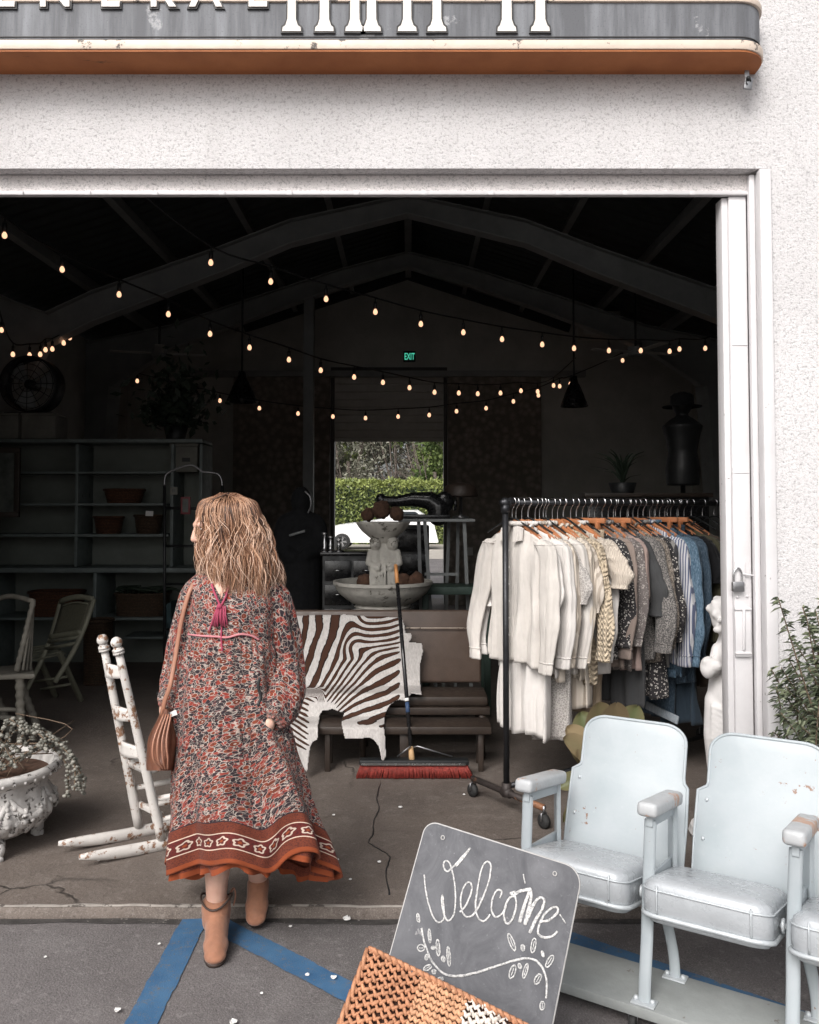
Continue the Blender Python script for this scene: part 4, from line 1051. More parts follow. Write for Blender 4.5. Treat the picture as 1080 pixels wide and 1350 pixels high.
# thin dry twigs in the pot
m = MB()
for k in range(16):
    a = rng.uniform(0, 2*pi); b = uc+V(.15*cos(a), .15*sin(a), 0.345); m.tube(smooth_path([b, b+V(rng.gauss(0, .1), rng.gauss(0, .1), .10), b+V(rng.gauss(0, .22), rng.gauss(0, .2), rng.uniform(.02, .18))], 4), .003, 5)
m.build('dry_twigs', M['stem'], sed)

# ================================================================== ROSEMARY, BROAD LEAF PLANT
def pot(parent, c, r, h, mt): 
    m = MB(); m.lathe([(r*.7, 0), (r*.95, h*.85), (r*1.06, h*.86), (r*1.06, h), (r*.93, h), (r*.9, h*.9), (.001, h*.9)], 24, c, None, 0, False); m.add([c+V(r*.7*cos(2*pi*k/24), r*.7*sin(2*pi*k/24), .001) for k in range(24)], [tuple(range(24))]); return m.build('pot', mt, parent)
rc = V(1.76, 3.24, AZ)
rz_ = thing('rosemary_bush', 'tall green rosemary bush in pot against the white wall behind the seats', 'plant', rc)
pot(rz_, rc, .17, .32, M['stone'])
m = MB(); st = MB(); rng = random.Random(21); sh = m.at.setdefault('shade', [])
def rose(tip, base=None, spread=.05):
    b = base or rc+V(rng.gauss(0, .07), rng.gauss(0, .05), .30); tip = Vector(tip)
    mid = (b+tip)/2+V(rng.gauss(0, .04), rng.gauss(0, .03), .05); pa = smooth_path([b, mid, tip], 9); st.tube(pa, lambda t: .005-.003*t, 5)
    for i, (p, q) in enumerate(zip(pa, pa[1:])):
        t = (q-p).normalized()
        if i < 3: continue
        for k in range(11):
            pp = p.lerp(q, rng.random()); a = rng.uniform(0, 2*pi); s1_ = t.orthogonal().normalized(); s2_ = t.cross(s1_); out = s1_*cos(a)+s2_*sin(a)
            L = rng.uniform(.022, .048); d = (out+t*rng.uniform(.1, .7)+V(0, 0, -.25)).normalized(); w = d.cross(V(rng.gauss(0, 1), rng.gauss(0, 1), rng.gauss(0, 1))).normalized()*.0042
            e = pp+d*L+V(0, 0, -.008); md = pp+d*L*.55
            m.add([pp-w*.5, pp+w*.5, md+w, e, md-w], [(0, 1, 2, 3, 4)]); kk = rng.random()**1.3; sh.extend([kk]*5)
for px, py in ((1026, 788), (1030, 880), (1017, 882), (1058, 800), (1063, 812), (1076, 806), (1040, 868), (1024, 905), (1045, 930), (1020, 965), (1078, 850), (1085, 790), (1092, 815), (1050, 850), (1066, 880), (1100, 840), (1110, 800), (1036, 905), (1058, 905), (1074, 900), (1090, 870), (1030, 940), (1068, 935), (1046, 890), (1080, 925), (1105, 900), (1096, 935), (1120, 870), (1054, 955), (1075, 960)):
    rose(P(px, py, 3.22+rng.uniform(-.12, .12)))
m.build('needle_leaves', M['rosemary'], rz_); st.build('woody_stems', M['stem'], rz_)
bc = V(P(800, 1000, 3.66).x, 3.66, 0)
bp = thing('broad_leaf_plant', 'potted plant with broad olive leaves between clothes rack and first seat', 'plant', bc)
pot(bp, bc, .14, .30, M['rust_wood'])
rng = random.Random(5)
for k, (px, py, w) in enumerate(((746, 960, .055), (750, 985, .05), (765, 940, .065), (788, 928, .07), (812, 928, .065), (840, 932, .06), (852, 958, .055), (760, 1000, .045), (742, 975, .05), (825, 955, .05), (735, 1040, .04), (748, 1062, .035), (742, 1085, .03))):
    m = MB(); tip = P(px, py, 3.58+rng.uniform(-.1, .12)); b = bc+V(rng.gauss(0, .03), rng.gauss(0, .03), .27); mid = (b+tip)/2+V(0, 0, .08)
    pa = smooth_path([b, mid, tip], 8); m.at['shade'] = []
    def lf(u, v):
        i = v*(len(pa)-1); j = min(int(i), len(pa)-2); p = pa[j].lerp(pa[j+1], i-j); t = (pa[j+1]-pa[j]).normalized(); sd_ = t.cross(V(0, -.8, .6)).normalized()
        W = w*(.06+sin(pi*min(1, max(0, (v-.25)/.75)))**.8 if v > .25 else .06); x = (u-.5)*2; return p+sd_*x*W+V(0, -.015, .012)*abs(x)
    m.grid(lf, 6, 20); kk = rng.random(); m.at['shade'] = [min(1, kk+.3*abs((i % 7)-3)/3) for i in range(len(m.v))]
    m.build('leaf', M['bigleaf'], bp)
# fallen petals on the ground
deb = [(457, 1213, .018, AZ), (155, 1333, .012, AZ), (308, 1349, .014, AZ), (440, 1290, .012, AZ), (500, 1137, .010, .0), (528, 1065, .012, .0), (445, 1134, .008, .0), (462, 1160, .007, 0.), (90, 1208, .008, AZ), (130, 1135, .007, .0), (383, 1222, .007, AZ), (405, 1286, .009, AZ), (60, 1262, .006, AZ), (24, 1205, .007, AZ), (612, 1048, .008, 0.), (440, 1075, .008, 0.), (590, 1022, .01, 0.), (380, 1148, .006, 0.), (210, 1245, .006, AZ), (345, 1310, .006, AZ)]
for k, (px, py, s_, z) in enumerate(deb):
    c = G(px, py, z+.006); a = rng.uniform(0, pi); m = MB()
    m.grid(lambda u, v: c+V(s_*2*(u-.5)*cos(a)*(.3+sin(pi*v)*.7)-s_*1.6*(v-.5)*sin(a), s_*2*(u-.5)*sin(a)*(.3+sin(pi*v)*.7)+s_*1.6*(v-.5)*cos(a), s_*.7*((u-.5)**2+(v-.5)**2)*2), 4, 4)
    o = m.build('fallen_petal', M['paper'], None, solid=.0012); tag(o, 'small white fallen petal lying on the ground before the doorway', 'petal', 'fallen petals on the ground')
# ================================================================== WOMAN
YB = 3.20
def W(px, py, dy=0.0): return P(px, py, YB+dy)
K = YB/F                                   # metres per photo pixel at her depth
wom = thing('person', 'woman in rust printed maxi dress and tan ankle boots, head turned aside', 'person', (W(300, 1000).x, YB-.02, AZ))
HC = W(290, 694)                           # head centre
yaw = Matrix.Rotation(radians(-62), 3, 'Z') @ Matrix.Rotation(radians(14), 3, 'X')    # head turned to her right, dipped
def H(x, y, z): return HC + yaw @ V(x, y, z)      # head frame: -y is where she looks
mb = MB()
# torso, neck, arms, legs as overlapping tapered forms -> fused into one skin
chain(mb, [(W(303, 722, .02), .050), (W(305, 752, .02), .052), (W(306, 775, .02), .075)])
mb.sphere(W(306, 812, .01), (.150, .092, .13)); mb.sphere(W(305, 870, .01), (.135, .088, .15)); mb.sphere(W(304, 935, .015), (.160, .108, .14))
for s_, sh, el, wr in ((1, (352, 788), (378, 880), (357, 948)), (-1, (263, 788), (231, 880), (220, 940))):
    chain(mb, [(W(306, 783, .02), .07), (W(*sh, .02), .055), (W(*el, .045), .042), (W(*wr, -.02), .028)])
kF = P(287, 1090, 3.18); aF = P(285, 1205, 3.240); kB = P(338, 1080, 3.22); aB = P(341, 1172, 3.45)
chain(mb, [(W(286, 955), .098), (kF, .060)]); chain(mb, [(kF, .060), (lerp(kF, aF, .3)+V(0, .02, 0), .060), (lerp(kF, aF, .62), .043), (aF, .034)])
chain(mb, [(W(326, 955), .098), (kB, .060)]); chain(mb, [(kB, .060), (lerp(kB, aB, .3)+V(0, .02, 0), .058), (lerp(kB, aB, .62), .043), (aB, .034)])
# head: skull, jaw, nose, brow, lips, ears
mb.sphere(HC, (.076, .094, .108), 20, 14, 0, yaw)
mb.sphere(H(0, -.045, -.055), (.052, .052, .058), 16, 10, 0, yaw); mb.sphere(H(0, -.073, -.088), (.022, .020, .018), 12, 8, 0, yaw)
chain(mb, [(H(0, -.092, .012), .010), (H(0, -.108, -.022), .013)]); mb.sphere(H(.011, -.098, -.027), .009); mb.sphere(H(-.011, -.098, -.027), .009)
mb.sphere(H(0, -.083, .028), (.045, .014, .012), 14, 8, 0, yaw)
mb.sphere(H(0, -.092, -.052), (.022, .010, .006), 12, 8, 0, yaw); mb.sphere(H(0, -.090, -.062), (.019, .011, .007), 12, 8, 0, yaw)
for sx in (-1, 1):
    mb.sphere(H(sx*.040, -.070, -.025), (.020, .020, .022), 12, 8, 0, yaw)
    mb.sphere(H(sx*.077, .005, -.012), (.010, .020, .030), 12, 8, 0, yaw)
# hands: palm + five bent fingers + thumb, hers at viewer right slips into the dress pocket
def hand(mb, wr, d, side, L=.17, curl=.5):
    """wr wrist point, d pointing direction of the hand, side = direction of the thumb edge"""
    d = d.normalized(); side = (side-d*side.dot(d)).normalized(); pn = d.cross(side).normalized()
    RM = Matrix((side, d, pn)).transposed()
    mb.sphere(wr+d*.045, (.036, .052, .016), 14, 10, 0, RM); capsule(mb, wr-d*.01, .025, wr+d*.03, .026)
    for k, (off, ln) in enumerate(((.026, .068), (.009, .076), (-.009, .071), (-.026, .055))):
        b = wr+d*.085+side*off; p1 = b+d*ln*.45-pn*ln*.12*curl; p2 = p1+(d*(1-curl*.5)-pn*curl).normalized()*ln*.33; p3 = p2+(d*(1-curl*.8)-pn*curl*1.3).normalized()*ln*.25
        chain(mb, [(b-d*.01, .0098), (p1, .0088), (p2, .0078), (p3, .0068)])
    b = wr+d*.03+side*.03; t1 = b+(d*.6+side*.7).normalized()*.035; t2 = t1+(d*.9+side*.25-pn*.3).normalized()*.03
    chain(mb, [(b-side*.012, .0125), (t1, .0105), (t2, .0085)])
hw = W(353, 957, -.118)
chain(mb, [(W(359, 944, -.09), .028), (hw, .025)]); hand(mb, hw, V(-.075, .085, -.17), V(-.25, -.25, .1), curl=.35)
hw2 = W(219, 936, .0)
chain(mb, [(W(220, 940, -.02), .028), (hw2, .026)]); hand(mb, hw2, V(.01, .06, -.15), V(-.1, -.4, 0), curl=1.0)
body = blob(mb, 'body', M['skin'], wom, .0058, 3, .5)
# eyes and lips on the turned face
mlip = mat('lip_colour', (.42, .13, .12), .4, 0, .1); meye = mat('eye_white', (.7, .68, .66), .15, 0, .05, 5, 0); miris = mat('brown_iris', (.06, .03, .015), .1, 0, .1, 5, 0)
for sx in (-1, 1):
    m = MB(); m.sphere(H(sx*.032, -.079, .010), (.013, .008, .008), 12, 8, 0, yaw); o = m.build('eye', meye, wom)
    m = MB(); m.sphere(H(sx*.032, -.0855, .010), (.0055, .003, .0055), 10, 6, 0, yaw); m.build('iris', miris, o)
m = MB(); m.sphere(H(0, -.1005, -.053), (.019, .004, .004), 12, 6, 0, yaw); m.sphere(H(0, -.0995, -.060), (.016, .004, .005), 12, 6, 0, yaw); m.build('lips', mlip, wom)
# ---- dress
ROWS = [  # py, left px, right px, half depth, y offset
 (748, 288, 330, .060, .03), (754, 278, 342, .075, .025), (762, 262, 353, .092, .02), (774, 252, 361, .105, .015), (800, 249, 361, .125, .0), (830, 245, 362, .135, .0), (843, 244, 363, .137, .0),
 (880, 238, 366, .142, .0), (915, 231, 370, .150, .0), (948, 227, 377, .160, .0), (1000, 226, 394, .185, .01), (1050, 226, 411, .215, .015), (1095, 224, 425, .240, .02), (1142, 222, 438, .262, .025)]
ZT, ZB = 748, 1142
hem_circ = 1.42
def hemdy(u):   # hem rises and falls, px
    return 8*sin(u*2*pi*2+.9)+9*sin(u*2*pi*5+2.2)+7*sin(u*2*pi*3+.3)+5*sin(u*2*pi*9+1)
def dressp(u, v, grow=0.0):
    py = ZT+(ZB-ZT)*v
    l, r, dp, yo = interp(ROWS, py)
    k = sstep(.45, 1, v)
    a = u*2*pi        # u=.75 faces the camera (-y)
    ca, sa = cos(a), sin(a)
    cx = (l+r)/2; hw_ = (r-l)/2
    e = .82 if v < .15 else .9
    X = math.copysign(abs(ca)**e, ca); Yv = math.copysign(abs(sa)**e, sa)
    # pleats: gathered tiers at the yoke, the waist and the lower tier
    t1 = sstep(.243, .40, v)*(1-.5*sstep(.49, .52, v)); t2 = sstep(.515, .75, v); t3 = sstep(.75, 1, v)
    f = 0
    f += t1*.042*(sin(a*11+1.3*sin(a*2)+v*2)+.6*N3(ca*4, sa*4, v*1.5))
    f += t2*.11*(sin(a*7+1.1*sin(a*3+1)+v*2.2)*.7+.8*N3(ca*2.6, sa*2.6, 3+v))
    f += t3*.12*(sin(a*8+1.6*sin(a*2+.4)+2)*.8)
    f += (.02+.02*v)*N3(ca*3+v*6, sa*3, v*9+7)+.010*N3(ca*9, sa*9, v*22)
    # soft horizontal drag lines
    f += .016*math.exp(-((v-.285)/.035)**2)*sin(a*38+3*sin(a*5)) + .016*math.exp(-((v-.55)/.04)**2)*sin(a*34+3*sin(a*4)) + .014*math.exp(-((v-.775)/.03)**2)*sin(a*40+2*sin(a*6))
    f -= .018*math.exp(-((v-.245)/.012)**2) + .014*math.exp(-((v-.51)/.012)**2) + .012*math.exp(-((v-.745)/.010)**2)*1.0
    s = 1+f+grow
    pyy = py + hemdy(u)*k*.9*(1 if v > .5 else 0)
    px = cx+hw_*X*s
    return P(px, pyy, YB+yo+dp*Yv*(1+f*1.5+grow))
NV = 160; NU = 420
def duv(u, v): return (u*hem_circ*(.62+.38*sstep(.3, 1, v)), (1-v)*(ZB-ZT)*K)
m = MB(); m.grid(lambda u, v: dressp(u % 1.0, v), NU, NV, True, duv)
o = m.build('dress', M['dress'], wom, solid=0.004, smooth_ang=180)
# inner petticoat edge showing as a second ruffle under the hem
m = MB()
def ruff(u, v):
    p = dressp(u % 1.0, .955, -.05-.02*v); q = sin(u*2*pi*22+2*sin(u*2*pi*5)); return p+V(.012*q*cos(u*2*pi)*v, .018*q*sin(u*2*pi)*v, -.018-.052*v+.012*sin(u*2*pi*4+1))
m.grid(ruff, 220, 8, True, lambda u, v: (u*hem_circ, .055*(1-v)))
m.build('underskirt_ruffle', M['dress'], o, smooth_ang=180)
# sleeves
def sleeve(pts, nm='sleeve'):
    path = smooth_path([p for p, r in pts], 14); n = len(path)
    rad = [r for p, r in pts]
    def R(t):
        i = t*(len(rad)-1); k = min(int(i), len(rad)-2); return lerp(rad[k], rad[k+1], i-k)
    m = MB(); fr = []
    up = V(0, -1, 0)
    for i, p in enumerate(path):
        t = (path[min(i+1, n-1)]-path[max(i-1, 0)]).normalized(); s = t.cross(up).normalized(); fr.append((p, s, s.cross(t)))
    def fn(u, v):
        i = v*(n-1); k = min(int(i), n-2); f = i-k; p = fr[k][0].lerp(fr[k+1][0], f); s = fr[k][1].lerp(fr[k+1][1], f); b = fr[k][2].lerp(fr[k+1][2], f)
        a = u*2*pi; r = R(v); g = sstep(.12, .35, v)
        r *= 1+g*(.07*sin(a*6+2*sin(v*5))+.10*N3(cos(a)*2, sin(a)*2, v*7+p.x))+.05*N3(cos(a)*4, sin(a)*4, v*16)
        if v > .88: r *= 1+.09*sin(a*16)
        return p+s*(r*cos(a))+b*(r*1.05*sin(a))
    m.grid(fn, 72, 70, True, lambda u, v: (u*.36, v*.62+.3))
    return m.build(nm, M['sleeve'], wom, smooth_ang=180)
sleeve([(W(336, 770, .02), .05), (W(346, 776, .015), .062), (W(362, 792, .015), .064), (W(371, 830, .02), .064), (W(375, 872, .03), .071), (W(373, 910, -.02), .083), (W(365, 936, -.075), .078), (W(357, 950, -.105), .054), (W(354, 955, -.12), .036)])
sleeve([(W(278, 772, .02), .050), (W(268, 776, .015), .060), (W(256, 794, .015), .062), (W(246, 835, .02), .058), (W(239, 875, .03), .060), (W(232, 908, .01), .062), (W(224, 928, -.02), .050), (W(219, 936, -.03), .034)])
# yoke piping, neck cord, tassels
def fr(px, py, off=.006):      # point on the dress front under a photo position
    v = (py-ZT)/(ZB-ZT); best = None
    for k in range(81):
        u = .5+.5*k/80; p = dressp(u, v); d = abs((p-P(px, py, p.y)).x)
        if best is None or d < best[0]: best = (d, p)
    return best[1]+V(0, -off, 0)
m = MB(); m.tube(smooth_path([fr(x, y) for x, y in ((249, 836), (265, 838), (285, 839), (300, 840), (318, 836), (332, 838), (342, 843))], 6), .0042, 6); m.build('yoke_piping', mat('pink_piping', (.52, .20, .22), .8), wom)
m = MB()
for pts in (((279, 770), (284, 784), (290, 797)), ((304, 768), (299, 784), (292, 797))): m.tube(smooth_path([fr(*p, .009) for p in pts], 5), .0042, 6)
for q in range(12):
    a = fr(288+q*.9, 798, .016); b = fr(281+q*1.9, 824+3*sin(q*2.2), .012); m.tube([a, (a+b)/2+V(.002*sin(q), -.004, 0), b], .0028, 5)
for pts in (((291, 799), (294, 815), (292, 840), (294, 858)), ((288, 799), (282, 815), (277, 832))): m.tube(smooth_path([fr(*p, .010) for p in pts], 5), .0032, 6)
m.sphere(fr(290, 799, .014), .011, 10, 8); m.build('tassel_tie', M['pink_cord'], wom)
# V of bare skin is body showing: a small skin insert over the neckline
m = MB(); m.grid(lambda u, v: fr(291+(u-.5)*26*(1-v)+1, 762+28*v, .004), 8, 8); m.build('neck_opening', M['skin'], wom)
# dark pocket slit
m = MB(); m.tube(smooth_path([fr(343, 893, .002), fr(341, 905, .002), fr(343, 918, .002), fr(340, 930, .002)], 5), .006, 6, flat=(1, .5)); m.build('pocket_slit', M['black'], wom)
# ---- boots
def boot(an, toe, nm, heel):
    """an = ankle point, toe = toe tip on the ground, heel = heel point on its sole"""
    b = MB(); d = (toe-heel); L = d.length; d.normalize(); upb = V(0, 0, 1)-d*d.z; upb.normalize()
    sd = d.cross(upb)
    top = an+V(0, .0, .050)
    chain(b, [(top, .057), (an, .053), (heel+upb*.075+d*.045, .045)])
    chain(b, [(heel+upb*.045+d*.035, .037), (heel+upb*.055+d*.09, .044), (heel+upb*.040+d*(L*.60), .042), (heel+upb*.030+d*(L*.82), .037)])
    RMx = Matrix((sd, d, upb)).transposed()
    b.sphere(heel+upb*.026+d*(L*.88), (.041, .040, .024), 14, 10, 0, RMx); b.sphere(heel+upb*.034+d*(L*.70), (.047, .07, .032), 14, 10, 0, RMx)
    o = blob(b, nm, M['suede'], wom, .005, 4, .5, lambda p, n: p+n*.0015*N3(p.x*30, p.y*30, p.z*30))
    m = MB(); pts = []
    for k in range(24):
        a = 2*pi*k/24; l = L*.5+L*.5*cos(a)*1.02; w = (.036+.012*sstep(.3, .8, l/L))*(1 if True else 0); pts.append(heel+d*l+sd*(w*math.copysign(abs(sin(a))**.7, sin(a))))
    n = 24; m.add(pts+[p+upb*.012 for p in pts], [tuple(range(n-1, -1, -1)), tuple(n+k for k in range(n))]+[(k, (k+1) % n, n+(k+1) % n, n+k) for k in range(n)]); m.build('sole', M['sole'], o)
    m = MB(); hb = [(heel+d*(.0+.055*i)+sd*(.030*j)) for i, j in ((0, -1), (1, -1), (1, 1), (0, 1))]; 
    m.add([p-V(0, 0, 0)-upb*.0 for p in hb]+[p-upb*.032 for p in hb], [(0, 1, 2, 3), (7, 6, 5, 4)]+[(k, 4+k, 4+(k+1) % 4, (k+1) % 4) for k in range(4)], smooth=False); m.build('heel', M['sole'], o, bevel=.006)
    m = MB(); m.tube([top+V(.058*cos(a), .058*sin(a), .028+.016*cos(2*a)) for a in [k*2*pi/28 for k in range(28)]], .0042, 6, closed=True); m.build('collar_seam', M['sole'], o)
    m = MB(); q = top+V(.045, .03, .03); m.tube(smooth_path([q, q+V(.012, .015, .02), q+V(.018, .018, -.01), q+V(.012, .01, -.045)], 5), .006, 6, flat=(1, .4)); m.build('pull_tab', M['bag_strap'], o)
    return o
tF = G(283, 1276, AZ+.0); hF = P(288, 1230, tF.y+.255); hF.z = AZ+.034; boot(P(285, 1213, hF.y-.06), tF, 'boot', hF)
tB = G(337, 1227, AZ+.0)+V(0, .0, .012); hB = V(P(343, 1200, tB.y+.21).x, tB.y+.21, tB.z+.115); boot(hB+V(.0, -.055, .105), tB, 'boot', hB)
# ---- hair: a continuous cap plus many separate wavy locks
rng = random.Random(31)
SRX, SRY, SRZ = .092, .108, .122
mb = MB()
mb.sphere(HC+V(.010, .012, .008), (.084, .104, .112), 20, 14)
for px, py, r in ((285, 700, .045), (288, 740, .05), (296, 762, .05), (312, 770, .06), (338, 748, .055), (336, 718, .042), (324, 690, .046), (355, 770, .035)):
    mb.sphere(W(px, py, -.035 if px < 330 else .0), (r, r*.9, r*1.2))
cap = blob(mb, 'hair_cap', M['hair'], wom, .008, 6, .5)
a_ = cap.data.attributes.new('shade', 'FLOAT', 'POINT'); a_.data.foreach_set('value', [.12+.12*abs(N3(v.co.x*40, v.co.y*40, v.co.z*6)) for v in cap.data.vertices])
m = MB(); sh = m.at.setdefault('shade', [])
def lock(root, ctrl, r0, shade, n=5, waves=1.0, flat=(1, .45), s=None):
    pa = smooth_path([root]+ctrl, 7); L = len(pa)
    s = rng.uniform(-9, 9) if s is None else s
    ph = 5.5*N3(s*1.9, 3.1)+rng.gauss(0, .16); f = 2.1+.5*N3(s*2.3, 8.8); ph2 = 5*N3(s*2.7, 12)+rng.gauss(0, .2)
    q = []
    for i, p in enumerate(pa):
        t = i/(L-1); w = waves*(.003+.0125*t)*sstep(.15, .55, t)
        q.append(p+V(w*sin(ph+f*t*6.28), w*.6*cos(ph2+f*t*6.28), 0))
    m.tube(q, lambda t: r0*(.5+.6*sin(pi*min(1, t*.9+.12)))*(1-.8*sstep(.7, 1, t)), n, flat=flat, ref=(0, -1, 0))
    base = len(m.v)-len(sh); per = n
    for i in range(len(q)):
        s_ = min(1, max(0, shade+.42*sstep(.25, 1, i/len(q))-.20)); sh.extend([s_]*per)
    sh.extend([shade]*(len(m.v)-len(sh)))
# parting point near the crown, slightly to viewer-left; strands fall round the head, most over the camera side
pr = W(300, 652, -.01)
def outl(py):     # hair silhouette measured on the photo: left and right px
    return interp([(645, 291, 313), (652, 278, 325), (661, 268, 334), (674, 261, 341), (695, 262, 351), (725, 265, 357), (745, 264, 366), (765, 270, 372), (797, 282, 362)], py)
def hairpoint(t, s):
    """t: 0 crown..1 tip (photo row), s: -1..1 across the camera-facing half, |s|>1 wraps behind"""
    py = lerp(650, 795, t); l, r = outl(py); cx = (l+r)/2; hw_ = (r-l)/2
    a = s*pi/2; dep = lerp(.112, .088, t)*(1 if t < .5 else 1)
    return W(cx+hw_*sin(a), py, -.01-dep*cos(a)*sqrt(max(0, min(1, .25+t*3)))-.008)
for k in range(1500):
    s = rng.uniform(-1.25, 1.3) if k < 1300 else rng.uniform(1.2, 2.8)
    endt = rng.uniform(.66, 1.03) if abs(s) < .55 else rng.uniform(.62, .94)
    if s > .6: endt = rng.uniform(.66, .86)
    if s < -.75: endt = rng.uniform(.5, .8)
    root = pr+V(rng.gauss(0, .012), rng.gauss(.01, .02), rng.uniform(-.002, .006))
    sp = rng.gauss(0, .10)
    jit = rng.uniform(-.013, .004)
    ctrl = []
    for tt in (.10, .25, .42, .60, .78, .92):
        t = tt*endt/.92; q = hairpoint(t, s*(.85+.15*t)+sp*t); out = (q-HC); out.z = 0
        if out.length > 1e-4: q += out.normalized()*(jit+.006*sin(t*7+s*9))
        ctrl.append(q)
    lock(root, ctrl, rng.uniform(.0010, .0034), min(1, max(0, .42+.45*N3(s*3.3, 21)+rng.gauss(0, .20))), 4, rng.uniform(.8, 1.25), (1, .6), s)
for k in range(40):   # chunky S-waved clumps on the surface
    s = rng.uniform(-1.0, 1.2); endt = rng.uniform(.70, 1.0) if s < .6 else rng.uniform(.66, .86); sp = rng.gauss(0, .08)
    if s < -.7: endt = rng.uniform(.55, .8)
    ctrl = []
    for tt in (.10, .22, .36, .50, .64, .78, .90, 1):
        t = tt*endt; q = hairpoint(t, s+sp*t); out = (q-HC); out.z = 0
        q += out.normalized()*(.003+.009*sin(tt*11+s*5+k)*sstep(.2, .5, tt)); q.x += .010*sin(tt*10+k*1.7)*sstep(.25, .6, tt)
        ctrl.append(q)
    lock(pr, ctrl, rng.uniform(.003, .0052), min(1, max(0, rng.gauss(.5, .28))), 6, .6, (1, .5), s)
for k in range(150):   # fine flyaway highlights
    s = rng.uniform(-1.3, 1.35); endt = rng.uniform(.5, 1.05); sp = rng.gauss(0, .15)
    ctrl = [hairpoint(tt*endt, s+sp*tt)+V(0, -.004, 0)+V(0, -.006, 0)*rng.random() for tt in (.1, .25, .42, .6, .8, 1)]
    lock(pr, ctrl, rng.uniform(.0009, .0016), rng.uniform(.75, 1), 4, 1.6, (1, 1))
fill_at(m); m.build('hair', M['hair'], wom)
# ---- handbag
bg_c = W(211, 975, .0)
bag = thing('handbag', 'pleated brown leather handbag hanging on a strap at the hip', 'handbag', W(211, 1015))
m = MB(); 
def bagf(u, v):
    a = u*2*pi; hw_ = (.022+.034*sstep(0, .55, v)-.004*sstep(.9, 1, v)); dpt = .10+.05*v
    pl_ = 1+.07*sin(a*9)*sin(pi*min(1, v*1.1)); z = lerp(935, 1016, v)
    return W(lerp(219, 211, v)+hw_/K*cos(a)*pl_, z, -.02+dpt*sin(a)*.75*pl_)
m.grid(bagf, 90, 24, True); c_ = len(m.v)
b0 = [bagf(k/40, 1) for k in range(40)]; m.add(b0, [tuple(range(40))]); b0 = [bagf(k/40, 0) for k in range(40)]; m.add(b0, [tuple(range(39, -1, -1))])
m.build('bag_body', M['bag'], bag, solid=0)
m = MB()
for q in range(4):
    m.tube(smooth_path([W(216+q*3.2, 942, -.10), W(203+q*5.5, 975, -.155), W(202+q*6.4, 1000, -.16), W(212+q*3, 1014, -.135)], 6), .0035, 6)
m.build('gusset_seam', M['bag_strap'], bag)
m = MB(); m.tube(smooth_path([W(214, 946, -.07), W(217, 925, -.085), W(224, 905, -.09), W(231, 868, -.07), W(239, 820, -.06), W(250, 780, -.05), W(262, 762, .0), W(272, 764, .06), W(262, 800, .12), W(240, 870, .13), W(226, 930, .09)], 8), .0085, 6, flat=(1, .35), ref=(0, -1, 0)); m.build('strap', M['bag_strap'], bag)
m = MB(); m.box(W(228, 941, -.075), (.03, .003, .018), (0, -.35, 0)); m.build('paper_tag', M['paper'], bag)
# ================================================================== CLOTHES RACK
RA = radians(35); RD = V(cos(RA), sin(RA), 0); RN = V(sin(RA), -cos(RA), 0)     # along the rail; towards the camera side
R0 = G(668, 1070, 0); RZ = 1.63; RL = 2.05
rack = thing('clothes_rack', 'black iron pipe clothes rack on castors inside the doorway', 'clothes rack', R0)
M['rusty_pipe'] = mat('rusty_iron_pipe', (.05, .04, .037), .6, .3, .3, 12, .3, 90, wear=(.22, .10, .05, 1), ws=7, wt=.52)
def RP(t, n=0, z=0): return R0+RD*t+RN*n+V(0, 0, z)
m = MB(); m.tube([RP(-.03, 0, RZ), RP(RL+.03, 0, RZ)], .0165, 12); m.build('rail', M['pipe'], rack)
for t in (0, RL):
    m = MB(); m.tube([RP(t, 0, .10), RP(t, 0, RZ-.02)], .0165, 12); o = m.build('upright', M['pipe'], rack)
    m = MB(); m.sphere(RP(t, 0, RZ), .027, 14, 10); m.cyl(RP(t, 0, RZ-.055), RP(t, 0, RZ-.01), .024); m.cyl(RP(t+(.05 if t == 0 else -.05), 0, RZ), RP(t, 0, RZ), .024); m.build('elbow', M['pipe'], o)
    m = MB(); m.tube([RP(t, -.28, .10), RP(t, .28, .10)], .0165, 12); m.cyl(RP(t, -.03, .10), RP(t, .03, .10), .025); m.cyl(RP(t, 0, .08), RP(t, 0, .15), .026); m.build('foot_bar', M['rusty_pipe'], rack)
    for s_ in (-.28, .28):
        m = MB(); c = RP(t, s_, .035)-RN*.0; m.lathe([(.012, -.014), (.035, -.012), (.035, .012), (.012, .014)], 16, c, None, 0, True, Matrix((RN, V(0, 0, 1), RD)).transposed() @ Matrix.Identity(3)); cs = m.build('caster', M['rubber'], rack)
        m = MB(); m.tube([c+RD*.018, c+RD*.018+V(0, 0, .04), c-RD*.018+V(0, 0, .04), c-RD*.018], .004, 6); m.cyl(c+V(0, 0, .04), c+V(0, 0, .075), .009); m.build('fork', M['steel'], cs)
m = MB(); m.tube([RP(0, 0, .13), RP(RL, 0, .13)], .0145, 10); m.build('lower_bar', M['pipe'], rack)
